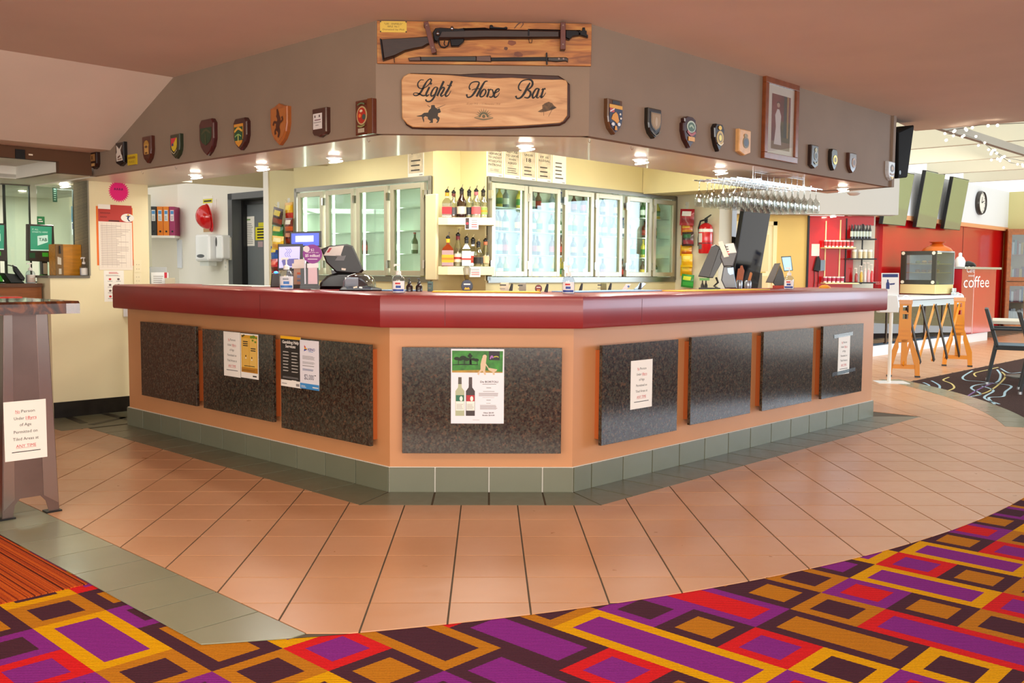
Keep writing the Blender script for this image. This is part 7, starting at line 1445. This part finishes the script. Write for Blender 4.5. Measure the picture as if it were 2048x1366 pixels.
for x, c, hh, lab in ((1706, 'a83028', .17, 'red sauce pump bottle with an orange spout on the bottom black shelf'), (1716, 'd8b040', .2, 'yellow-topped sauce pump bottle on the bottom black shelf'), (1723, 'd8c8c0', .24, 'tall clear pump bottle in the middle of the bottom black shelf'), (1730, 'e0a0a0', .24, 'tall pinkish pump bottle on the bottom black shelf'), (1737, 'e04848', .22, 'red and white pump bottle at the end of the bottom black shelf')):
    e = empty('sauce_bottle', SV.mat(SV.uv(x, 550)[0], z5_+.0005, .13) @ RX(-90), label=lab, category='bottle', group='sauce pump bottles on the bottom black shelf')
    b = MB(M(c, .3, coat=.3)); b.lathe([(.022, 0), (.0235, .02), (.0235, hh*.55), (.013, hh*.75), (.010, hh*.8)], None, 14); b.build('bottle_body', e, smooth=True)
    b = MB(M('f0e0d0', .4)); b.lathe([(.014, hh*.78), (.014, hh*.86), (.005, hh*.88), (.005, hh*1.2)], None, 10); b.box(-.035, .008, -.006, .006, hh*1.18, hh*1.24); b.build('pump', e)
e = empty('wall_telephone', SV.mat(SV.uv(1638, 525)[0], SV.uv(1638, 528)[1], .02), label='black wall telephone with hanging cords on the red splashback', category='telephone')
b = MB(BLACK); b.prism([(-.1, -.1), (-.02, -.12), (.0, .06), (-.03, .12), (-.06, .1)], 0, .06, cham=.01); b.build('handset', e); b = MB(M('7a8a98', .4)); b.box(.0, .07, -.1, .06, 0, .05); b.build('base', e)
b = MB(BLACK); [b.tube([(x, -.1, .02), (x+.005, -.25, .02), (x-.005, -.42, .02)], .005) for x in (-.08, -.02)]; b.build('cord', e)
for x0, y0, x1, y1, lab in ((1623, 488, 1639, 512, 'cream notice above the wall telephone'), (1634, 535, 1645, 542, 'small white label below the wall telephone')):
    paper('splashback_note', SV.off(.02), x0, y0, x1, y1, lab, 'notice', M('ece0d8', .6))
q = SV.off(.2).pt(1665, 431); downlight(q.x, q.y, zr+.005, WARM, 8, 'bright spotlight above the cream cup shelves', None)
# back counter under the splashback
b = MB(M('a8342c', .4)); u0, u1 = SV.uv(1480, 570)[0], SV.uv(1605, 570)[0]; zz = SV.uv(1650, 577)[1]; b.box(u0, u1, 0, zz, .02, .5); b.build('servery_bench', None, SV.mat(0, 0), label='red-topped servery bench below the splashback', category='bench')
# bin box beside the dark screen
P = Plane((SV.uv(1515, 560)[0]*.0+3.35, 12.2), N_C); b = MB(M('6a6456', .4)); u0, u1 = P.uv(1510, 560)[0], P.uv(1524, 560)[0]; zt = P.uv(1517, 546)[1]; b.box(u0, u1, 0, zt, -.3, 0); b.box(u0-.02, u1+.04, zt, zt+.02, -.32, .02, M('e0c878', .4)); b.build('grey_bin', None, P.mat(0, 0), label='grey upright bin with a yellow top beside the dark screen', category='bin')

# ================================================================== CAFE SCREENS, CLOCK, COUNTER
SCR = CW.off(.25); gS = 'portrait cafe screens'
MIR = M('b4c8c4', .06, .95)
for x0, x1, yt, yb, lab in ((1704, 1750, 340, 446, 'upright cafe screen partly hidden by the bulkhead end'), (1774, 1820, 343, 451, 'upright cafe screen beside the black loudspeaker'), (1842, 1881, 344, 457, 'upright cafe screen above the food display'), (1897, 1929, 356, 460, 'upright cafe screen nearest the wall clock')):
    tv(SCR, x0, x1, yt, yb, 8, lab, refl=MIR, name='menu_screen', th=.07, bracket=.085)
# loudspeaker at the bulkhead end
P = Plane(endR+Vector((S2, S2))*.25+Vector((S2, -S2))*.02, N_R); lf = LB(P, 0, 1.9)
e = empty('loudspeaker', P.mat(0, 1.9), label='tall black loudspeaker hung at the end of the bulkhead', category='loudspeaker')
b = MB(M('0b0908', .8, bump=.4, bs=400, spec=.2)); b.prism([lf(1796, 357), lf(1815, 355), lf(1829, 250), lf(1797, 264)], -.28, 0, cham=.012); b.build('cabinet', e)
b = MB(CHROME); q = lf(1797, 300); b.box(q[0]-.05, q[0]+.02, q[1]-.03, q[1]+.03, -.15, -.1); b.build('bracket', e)
b = MB(M('5a6870', .3)); q = lf(1800, 345); b.disc(*q, .018, .0015, None, 14); b.build('port', e)
# wall clock
q = CW.off(.06).uv(1958, 406); rck = CW.off(.06).uv(1958, 382)[1]-q[1]
e = empty('wall_clock', CW.mat(q[0], q[1], .06), label='round white wall clock with a dark rim', category='clock')
b = MB(M('3a3430', .3)); b.lathe([(rck, 0), (rck*1.02, .05), (rck*.93, .09), (rck*.9, .06)], None, 32, None, False); b.build('rim', e, smooth=True); b = MB(M('f0ece4', .4)); b.lathe([(rck*.92, 0), (rck*.92, .055)], None, 32); fc = b.build('face', e)
b = MB(INK)
for k in range(12): a = PI*k/6; b.stroke([(rck*.72*math.cos(a), rck*.72*math.sin(a), .02), (rck*.84*math.cos(a), rck*.84*math.sin(a), .02)], .0556)
b.build('printed_artwork', fc); b = MB(INK); b.stroke([(0, 0, .03), (rck*.1, rck*.5, .02)], .058); b.stroke([(0, 0, .025), (rck*.6, rck*.2, .015)], .059); b.build('hands', e)
# food counter
FC = difplane(8.35); k0, k1_ = FC.uv(1737, 640)[0], FC.off(.02).uv(1922, 600)[0]; zct = FC.uv(1830, 593)[1]
e = empty('food_counter', FC.mat(0, 0), label='glass-fronted cafe food counter with a white edged top', category='counter')
b = MB(M('dfeaf4', .25, coat=.3)); b.box(k0-.15, k1_-.03, zct-.05, zct, -.8, .06); b.build('counter_top', e, bevel=.006)
b = MB(M('c4d8e8', .2, .3)); b.box(k0-.15, k1_-.04, zct-.16, zct-.06, -.02, .03); b.build('top_rail', e)
n_ = 5
for k in range(n_):
    a = k0-.12+(k1_-k0+.06)*k/n_; c = k0-.12+(k1_-k0+.06)*(k+1)/n_; b = MB(glass_mat((150, 172, 190), .35)); b.box(a+.02, c-.02, .2, zct-.16, -.006, 0); b.build('glass_pane', e)
    b = MB(M('3c2c24', .4)); b.box(a-.02, a+.02, .18, zct-.06, -.03, .01); b.build('mullion', e)
b = MB(M('3a4856', .5)); b.box(k0-.15, k1_-.04, .16, zct-.16, -.7, -.55); b.box(k0-.15, k1_-.04, .5, .52, -.55, -.1, M('9aa8b4', .3)); b.build('cabinet_back', e)
b = MB(M('e8eef2', .3)); b.box(k0-.15, k1_+1.6, .0, .16, -.7, -.01); b.build('plinth', e)
rj = random.Random(5)
for k in range(8):
    a = k0+.1+(k1_-k0-.3)*k/8; b = MB(M(rj.choice(['c8a070', 'd8d0c0', '8a6a4a', 'b0b8b0']), .5)); b.lathe([(.12, 0), (.14, .05), (.1, .08), (0, .09)], None, 14); b.build('food_tray', None, FC.mat(a, .5206, -.33) @ RX(-90), smooth=True, label='round tray of food behind the glass of the cafe counter', category='tray', group='food trays in the cafe counter')
# pie display
q = FC.off(-.14).pt(1871, 560); nP = Vector((-.80, -.60)).normalized(); PD_ = Plane((q.x, q.y), nP); w_ = -PD_.uv(1801, 540)[0]; u0 = -w_; zt = PD_.uv(1836, 502)[1]; h_ = zt-zct; dpt = .62
e = empty('pie_display', PD_.mat(u0, zct), label='heated food display with a dark framed glass front on the cafe counter', category='food display')
GOLD = M('d8c488', .3, .3)
b = MB(GOLD); b.box(0, w_*1.0, .02, h_*.24, -dpt, 0); b.build('base', e, bevel=.006)
b = MB(M('2e2c20', .3)); fw = w_*.12; b.box(0, fw*1.2, h_*.24, h_, -.03, .0); b.box(w_-fw, w_, h_*.24, h_, -.03, 0); b.box(fw*1.2, w_-fw, h_*.24, h_*.34, -.03, 0); b.box(fw*1.2, w_-fw, h_*.91, h_, -.03, 0); fr_ = b.build('front_frame', e)
for x in (.07, .93):
    for y in (.29, .95): b = MB(M('e0d8c0', .3)); b.cyl((w_*x, h_*y, 0), (w_*x, h_*y, .012), .03, seg=14); b.build('knob', fr_)
b = MB(glass_mat((220, 230, 226), .2)); b.box(fw*1.2, w_-fw, h_*.34, h_*.91, -.02, -.014); b.build('glass_pane', e)
b = MB(glass_mat((214, 228, 236), .25)); b.box(w_-.008, w_, h_*.26, h_*.97, -dpt, -.03); b.build('side_glass', e)
b = MB(M('b8c4cc', .3, .5)); b.box(0, w_, h_*.97, h_, -dpt, -.03); b.build('lid', e); b = MB(M('c8ccd0', .4)); b.box(0, .012, h_*.24, h_*.97, -dpt, -.03); b.box(0, w_, h_*.24, h_*.97, -dpt-.01, -dpt); b.build('back_panel', e)
for y in (.5, .7): b = MB(M('c8a860', .3, .5)); b.box(.02, w_-.02, h_*y, h_*y+.012, -dpt+.04, -.06); b.build('rack', e)
b = MB(M('ffe8b0', .4, emit=3)); b.box(w_*.1, w_*.9, h_*.94, h_*.965, -.3, -.25); b.build('lamp', e)
for i in range(3):
    for k in range(4): b = MB(M(rj.choice(['c88a3c', 'b0702c', 'd8a860', '8a9a50']), .5)); b.lathe([(.040, 0), (.046, .03), (.03, .05), (0, .055)], None, 12); b.build('pastry', None, PD_.mat(u0+w_*(.24+.18*k), zct+h_*(.2425, .5, .7)[i]+(.0126 if i else 0), -.3) @ RX(-90), smooth=True, label='pastry inside the heated food display', category='pastry', group='pastries inside the heated food display')
b = MB(M('c8641c', .3, .5)); b.lathe([(.26, 0), (.22, .05), (.12, .10), (.08, .13), (.14, .16), (0, .17)], None, 20); b.build('copper_lid', None, PD_.mat(u0+w_*.75, zct+h_, -.32) @ RX(-90), smooth=True, label='copper domed dish standing on the heated food display', category='dish')
# coffee stand: red glossy cylinder-fronted counter with lettering
CS = FC.off(.02); s0_, s1_ = CS.uv(1922, 600)[0], CS.uv(1990, 600)[0]; zcs = CS.uv(1955, 534)[1]
e = empty('coffee_counter', CS.mat(0, 0), label='tall glossy red coffee counter with white coffee lettering', category='counter')
b = MB(M('a8101c', .08, coat=.7)); b.box(s0_, s0_+(s1_-s0_)*.34, .17, zcs-.04, -.7, 0); b.build('side_panel', e)
b = MB(RED); b.box(s0_+(s1_-s0_)*.34, s1_, .17, zcs-.04, -.7, 0); b.build('front_panel', e); b = MB(M('e8c8c0', .3)); b.box(s0_+(s1_-s0_)*.335, s0_+(s1_-s0_)*.345, .17, zcs-.04, 0, .004); b.build('panel_joint', e)
b = MB(M('c8ccc8', .2, .6)); b.box(s0_-.02, s1_+.12, zcs-.04, zcs, -.75, .06); b.build('counter_top', e, bevel=.004)
cmid = CS.uv(1953, 565); b = MB(M('f4ece8', .5)); xw = CS.uv(1978, 565)[0]-CS.uv(1927, 565)[0]; b.text('coffee', cmid[0], CS.uv(1950, 575)[1], .30, .004, width=xw); x3 = CS.uv(1932, 548)[0]; b.text('Café', x3+.02, CS.uv(1940, 545)[1], .16, .004, None, 'l', shear=.2, width=xw*.3); [b.stroke([(x3+.12+.08*k, CS.uv(1940, 553)[1], .014), (x3+.15+.08*k, CS.uv(1940, 550.5)[1], .012), (x3+.18+.08*k, CS.uv(1940, 553)[1], .014)], .004) for k in range(4)]; b.build('lettering', e)
# mixer, cloth and bottle on the coffee counter
def on_cs(px, w): return CS.mat(CS.uv(px, 534)[0], zcs+.0005, w)
b = MB(M('c8ccd4', .15, .9)); b.lathe([(.07, 0), (.09, .06), (.14, .22), (.15, .28), (.135, .28), (.08, .06), (0, .05)], None, 18); b.build('steel_jug', None, on_cs(1937, -.45) @ RX(-90), smooth=True, label='steel jug standing behind the white bottle on the coffee counter', category='jug')
b = MB(WHITE); b.lathe([(.08, 0), (.09, .1), (.06, .16), (.03, .18), (.03, .24), (0, .25)], None, 16); b.build('white_bottle', None, on_cs(1929, -.08) @ RX(-90), smooth=True, label='white pump bottle on the coffee counter', category='bottle')
b = MB(BLACK); b.lathe([(.12, 0), (.13, .03), (.10, .07), (.04, .1), (0, .11)], None, 16); b.build('black_bowl', None, on_cs(1953, -.14) @ RX(-90), smooth=True, label='upturned black bowl on the coffee counter', category='bowl')
b = MB(M('d0dce8', .2, .5)); b.box(-.1, .1, 0, .05, -.015, .06); b.box(-.07, .07, .05, .12, -.015, .02); b.build('card_reader', None, FC.mat(FC.uv(1911, 580)[0]-.02, zct+.0005, -.02), bevel=.01, label='pale blue scale beside the heated food display', category='scale')
# ================================================================== BOOKCASE
BK = Plane((ce.x+.05, ce.y-.35), (-.25, -.97)); z_top = BK.uv(2025, 458)[1]
u0, u1 = BK.uv(2011, 560)[0], BK.uv(2060, 560)[0]+.35; WD = M('a05a14', .35, var=.2, vs_=4, stretch=(4, 4, .6)); dp = .32
e = empty('bookcase', BK.mat(0, 0), label='orange-brown glazed bookcase beside the red cafe wall', category='bookcase')
b = MB(WD); b.box(u0, u0+.03, .0, z_top, -dp, 0); b.box(u1-.03, u1, 0, z_top, -dp, 0); b.box(u0, u1, z_top-.04, z_top, -dp, .02); b.box(u0, u1, 0, .12, -dp, 0); b.box(u0, u1, 0, z_top, -dp-.02, -dp); b.build('carcass', e)
um = (u0+u1)/2; zm = BK.uv(2020, 563)[1]
for za, zb in ((.12, zm-.01), (zm+.01, z_top-.04)):
    b = MB(WD); fw = .09; b.box(u0+.01, u0+fw, za, zb, 0, .025); b.box(um-fw+.06, um, za, zb, 0, .025); b.box(u0+fw, um-fw+.06, za, za+fw, 0, .025); b.box(u0+fw, um-fw+.06, zb-fw, zb, 0, .025); d = b.build('door', e); b = MB(glass_mat((224, 232, 236), .25)); b.box(u0+fw, um-fw+.06, za+fw, zb-fw, .008, .013); b.build('glass_pane', d)
shz = []
for za, zb in ((.12, zm), (zm, z_top)):
    for k in range(2): zz = za+(zb-za)*k/2; b = MB(WD); b.box(u0+.03, u1-.03, zz, zz+.02, -dp, -.03); b.build('shelf', e); shz.append(zz+.02)
for si, zz in enumerate(shz):
    u = u0+.06; k = 0
    while u < um and k < 9:
        tw = rj.uniform(.035, .06); hh = rj.uniform(.24, .34); b = MB(M(rj.choice(['2a6a9c', 'd8d8d0', '8a1c24', 'd8b030', '3a8a8a', 'e8e4dc', '5a3a6a']), .5)); b.box(0, tw, 0, hh, -.2, 0); b.box(.003, tw-.003, .004, hh-.004, -.2, -.0, PAPER) if False else None
        b.build('book', None, BK.mat(u, zz+.0005, -.06), bevel=.002, label='upright book behind the glass of the bookcase', category='book', group='books in the glazed bookcase'); u += tw+.004; k += 1
# ================================================================== SANITISER STAND
px_, py_ = on_z(1777, 766).x, on_z(1777, 766).y
P = Plane((px_, py_), (-px_*.3, -py_)); lf = LB(P, 0, 0)
e = empty('sanitiser_stand', P.mat(0, 0), label='white sanitiser stand with a blue sign at the bar end', category='stand')
b = MB(WHITE); q = lf(1780, 700); b.cyl((q[0]-.0, .012, 0), (q[0], lf(1777, 620)[1], 0), .02, seg=14); b.build('pole', e, smooth=True)
b = MB(M('eef2f4', .3)); b.prism([(q[0]-.14, -.12), (q[0]+.2, -.12), (q[0]+.2, .14), (q[0]-.14, .14)], 0, .012, None, RX(-90)); b.build('base_plate', e)
b = MB(M('e8eaea', .35)); b.prism([lf(1757, 625), lf(1796, 625), lf(1797, 614), lf(1794, 590), lf(1765, 590), lf(1764, 612), lf(1757, 615)], -.09, .03, cham=.008); b.build('dispenser', e)
b = MB(M('f4f4f4', .4)); b.prism([lf(1763, 590), lf(1798, 590), lf(1798, 546), lf(1763, 546)], -.006, 0); sg = b.build('sign_panel', e)
t = MB(M('2c3c7c', .5)); t.flat([lf(1765, 554.5), lf(1796, 554.5), lf(1796, 548), lf(1765, 548)], .0006); t.flat([lf(1772, 578), lf(1779, 578), lf(1779, 567), lf(1777, 563), lf(1777, 559), lf(1774, 559), lf(1774, 563), lf(1772, 567)], .0006); t.flat([lf(1779, 567), lf(1790, 566), lf(1789, 569), lf(1780, 570)], .0006); t.rect(lf(1770, 0)[0], lf(1791, 0)[0], lf(0, 584)[1], lf(0, 583)[1], .0006, GREYINK); t.rect(lf(1768, 0)[0], lf(1793, 0)[0], lf(0, 587)[1], lf(0, 586)[1], .0006, GREYINK); t.build('printed_artwork', sg)
t = MB(PAPER); t.text('PLEASE SANITISE', lf(1780.5, 0)[0], lf(0, 551)[1], .014, .0012, width=.15); t.text('YOUR HANDS', lf(1780.5, 0)[0], lf(0, 554)[1], .014, .0012, width=.1); t.build('lettering', sg)
# ================================================================== EXPANDING BARRIER
OR = M('e8920c', .35); e1c, e2c = Vector((5.01, 11.34, 0)), Vector((6.33, 12.68, 0)); ba = empty('expanding_barrier', T_(*e1c), label='orange and black expanding scissor barrier between bar and cafe counter', category='barrier'); IB = ba.matrix_world.inverted()
BH = .95; nB = Vector((.30, -.95, 0)).normalized()
for c in (e1c, e2c):
    P = Plane((c.x, c.y), (-.32, -.95) if c is e1c else (-.36, -.93)); hw = .185
    out = [(-hw, 0), (-hw*.72, 0), (-hw*.66, .10), (hw*.66, .10), (hw*.72, 0), (hw, 0), (hw*.95, .2), (hw*.62, .36), (hw*.42, .5), (hw*.36, .9), (hw*.36, BH-.02), (-hw*.36, BH-.02), (-hw*.36, .9), (-hw*.42, .5), (-hw*.62, .36), (-hw*.95, .2)]
    # plate cut into left leg, right leg, post and cross piece so that the two triangular openings are real
    b = MB(OR); th = .04
    b.prism([(-hw, 0), (-hw*.72, 0), (-hw*.66, .13), (-hw*.34, .36), (-hw*.40, .5), (-hw*.62, .38), (-hw*.95, .2)], -th, 0); b.prism([(hw, 0), (hw*.95, .2), (hw*.62, .38), (hw*.40, .5), (hw*.34, .36), (hw*.66, .13), (hw*.72, 0)], -th, 0)
    b.box(-hw*.7, hw*.7, .10, .15, -th, 0); b.box(-hw*.18, hw*.18, .14, .45, -th, 0)
    b.prism([(-hw*.40, .42), (hw*.40, .42), (hw*.36, .70), (-hw*.36, .70)], -th, 0)
    for zc0 in (.70, .80):
        b.box(-hw*.36, -hw*.17, zc0, zc0+.06, -th, 0); b.box(hw*.17, hw*.36, zc0, zc0+.06, -th, 0); b.box(-hw*.36, hw*.36, zc0+.06, zc0+.10, -th, 0)
    b.box(-hw*.36, hw*.36, .90, BH-.02, -th, 0)
    for k in range(3): b.box(-hw*.3, hw*.3, .46+.05*k, .475+.05*k, 0, .006)
    en = b.build('end_frame', ba, IB @ P.mat(0, .005))
    b = MB(M('e8a878', .5)); b.box(-hw*.4, hw*.4, .88, BH-.02, .0, .004); b.build('reflector', en)
    b = MB(CHROME); b.tube([(.045*math.cos(t), BH-.02+.05*math.sin(t), -th/2) for t in [PI*k/8 for k in range(9)]], .007, seg=6); b.build('carry_loop', en, smooth=True)
    [MB(BLACK).box(sx*hw*.86-.03, sx*hw*.86+.03, -.003, .02, -th-.005, .005).build('rubber_foot', en) for sx in (-1, 1)]
dirB = (e2c-e1c); NB = 4; zlo, zhi = .16, .84
for k in range(NB):
    a, c = e1c+dirB*(k/NB), e1c+dirB*((k+1)/NB); hv = dirB.normalized(); pv = Vector((-hv.y, hv.x, 0))
    for (p0, p1, mt, off, nm) in (((a, zlo), (c, zhi), OR, .0, 'slat'), ((a, zhi), (c, zlo), BLACK, -.022, 'slat')):
        q0, q1 = Vector((p0[0].x, p0[0].y, p0[1]))+pv*off, Vector((p1[0].x, p1[0].y, p1[1]))+pv*off; d = (q1-q0); L_ = d.length; zax = pv; xax = d.normalized(); yax = zax.cross(xax)
        m = Matrix((xax, yax, zax)).transposed().to_4x4(); m.translation = q0; b = MB(mt); b.box(-.02, L_+.02, -.022, .022, -.006, .006); b.build(nm, ba, IB @ m)
# ================================================================== DINING CHAIRS AND TABLE
CHM = M('2e3438', .45, var=.2, vs_=60, bump=.5, bs=260); SEAT_SHEEN = M('6f8ea0', .35, .2)  # the second tone puts the seat's light-blue sheen into its colour
def chair(x, y, face, label):
    fx = Vector((face[0], face[1], 0)).normalized(); lt = Vector((-fx.y, fx.x, 0)); m = Matrix((fx, lt, Vector((0, 0, 1)))).transposed().to_4x4(); m.translation = (x, y, 0)
    e = empty('dining_chair', m, label=label, category='chair', group='woven dining chairs')
    b = MB(CHM); b.box(-.01, .47, -.24, .24, .45, .455, SEAT_SHEEN); b.box(-.02, .48, -.25, .25, .40, .45); b.build('seat', e, bevel=.01)
    b = MB(CHM); b.add([(0, -.25, .42), (.04, -.25, .42), (-.09, -.25, .86), (-.13, -.25, .86), (0, .25, .42), (.04, .25, .42), (-.09, .25, .86), (-.13, .25, .86)], [(0, 1, 2, 3), (7, 6, 5, 4), (0, 4, 5, 1), (1, 5, 6, 2), (2, 6, 7, 3), (3, 7, 4, 0)]); b.build('backrest', e, bevel=.008)
    for sx, sy in ((0, -1), (0, 1), (1, -1), (1, 1)):
        x0 = .0 if sx == 0 else .45; xb = -.07 if sx == 0 else .46; b = MB(CHM); b.cyl((x0, sy*.23, .42), (xb, sy*.24, .02), .02, .017, seg=10); lg = b.build('leg', e, smooth=True); b = MB(M('c8ccd0', .3, .8)); b.cyl((xb, sy*.24, .003), (xb, sy*.24, .03), .019, seg=10); b.build('foot_cap', lg)
    for sy in (-1, 1): b = MB(CHM); b.box(-.06, .44, sy*.25-.025, sy*.25+.025, .62, .645); b.box(.40, .44, sy*.25-.02, sy*.25+.02, .44, .62); b.build('armrest', e, bevel=.006)
    return e
chair(5.84, 10.82, (.88, -.47), 'dark woven armchair by the dining table facing away from the barrier'); chair(5.72, 9.93, (.88, -.47), 'dark woven armchair cut off beside the dining carpet edge')
e = empty('dining_table', T_(6.55, 11.35, 0), label='pale-topped dining table beyond the woven chairs', category='table')
b = MB(M('cfc6b4', .4)); b.box(-.42, .5, -.4, .4, .66, .70); b.build('table_top', e, RZ(-28), bevel=.004); b = MB(BLACK); b.cyl((0, 0, .02), (0, 0, .66), .035, seg=12); b.build('pedestal', e, smooth=True); b = MB(BLACK); b.lathe([(.26, .003), (.25, .02), (.05, .04)], None, 20); b.build('base', e, smooth=True)
# ================================================================== FAIRY LIGHTS
b = MB(M('8a8070', .6)); pts = [(1900, 262), (1960, 278), (1990, 297), (2020, 315), (2048, 322)]
wires = [[(1895, 268), (1930, 270), (1960, 280), (1985, 300), (2010, 315), (2048, 322)], [(1892, 262), (1960, 250), (2048, 246)], [(1985, 300), (2000, 312), (2020, 325), (2048, 330)]]
rf = random.Random(9)
for wi, wpts in enumerate(wires):
    e = empty('fairy_light_string', T_(5.6, 10.2, 2.62), label=('string of fairy lights sagging below the dining roof', 'string of fairy lights along the ceiling edge', 'short string of fairy lights in a cluster')[wi], category='fairy lights'); IF = e.matrix_world.inverted()
    P3 = [on_z(x, y, 2.60-.07*wi) if True else None for x, y in wpts]; b = MB(M('6a6458', .6)); b.tube([IF @ p for p in P3], .003, seg=5); b.build('wire', e)
    bb = MB(M('fff2dc', .4, emit=8)); bb.ball((0, 0, 0), (.012, .012, .012), None, 8, 6); bulb = None
    for k in range(14 if wi != 1 else 7):
        t = rf.random()*(len(P3)-1); i = int(t); p = P3[i].lerp(P3[i+1], t-i)+Vector((rf.uniform(-.05, .05), rf.uniform(-.05, .05), rf.uniform(-.06, .01) if wi != 1 else -.012))
        if bulb is None: o = bb.build('bulb', e, T_(*(IF @ p))); bulb = o.data
        else: link('bulb', bulb, e, T_(*(IF @ p)))
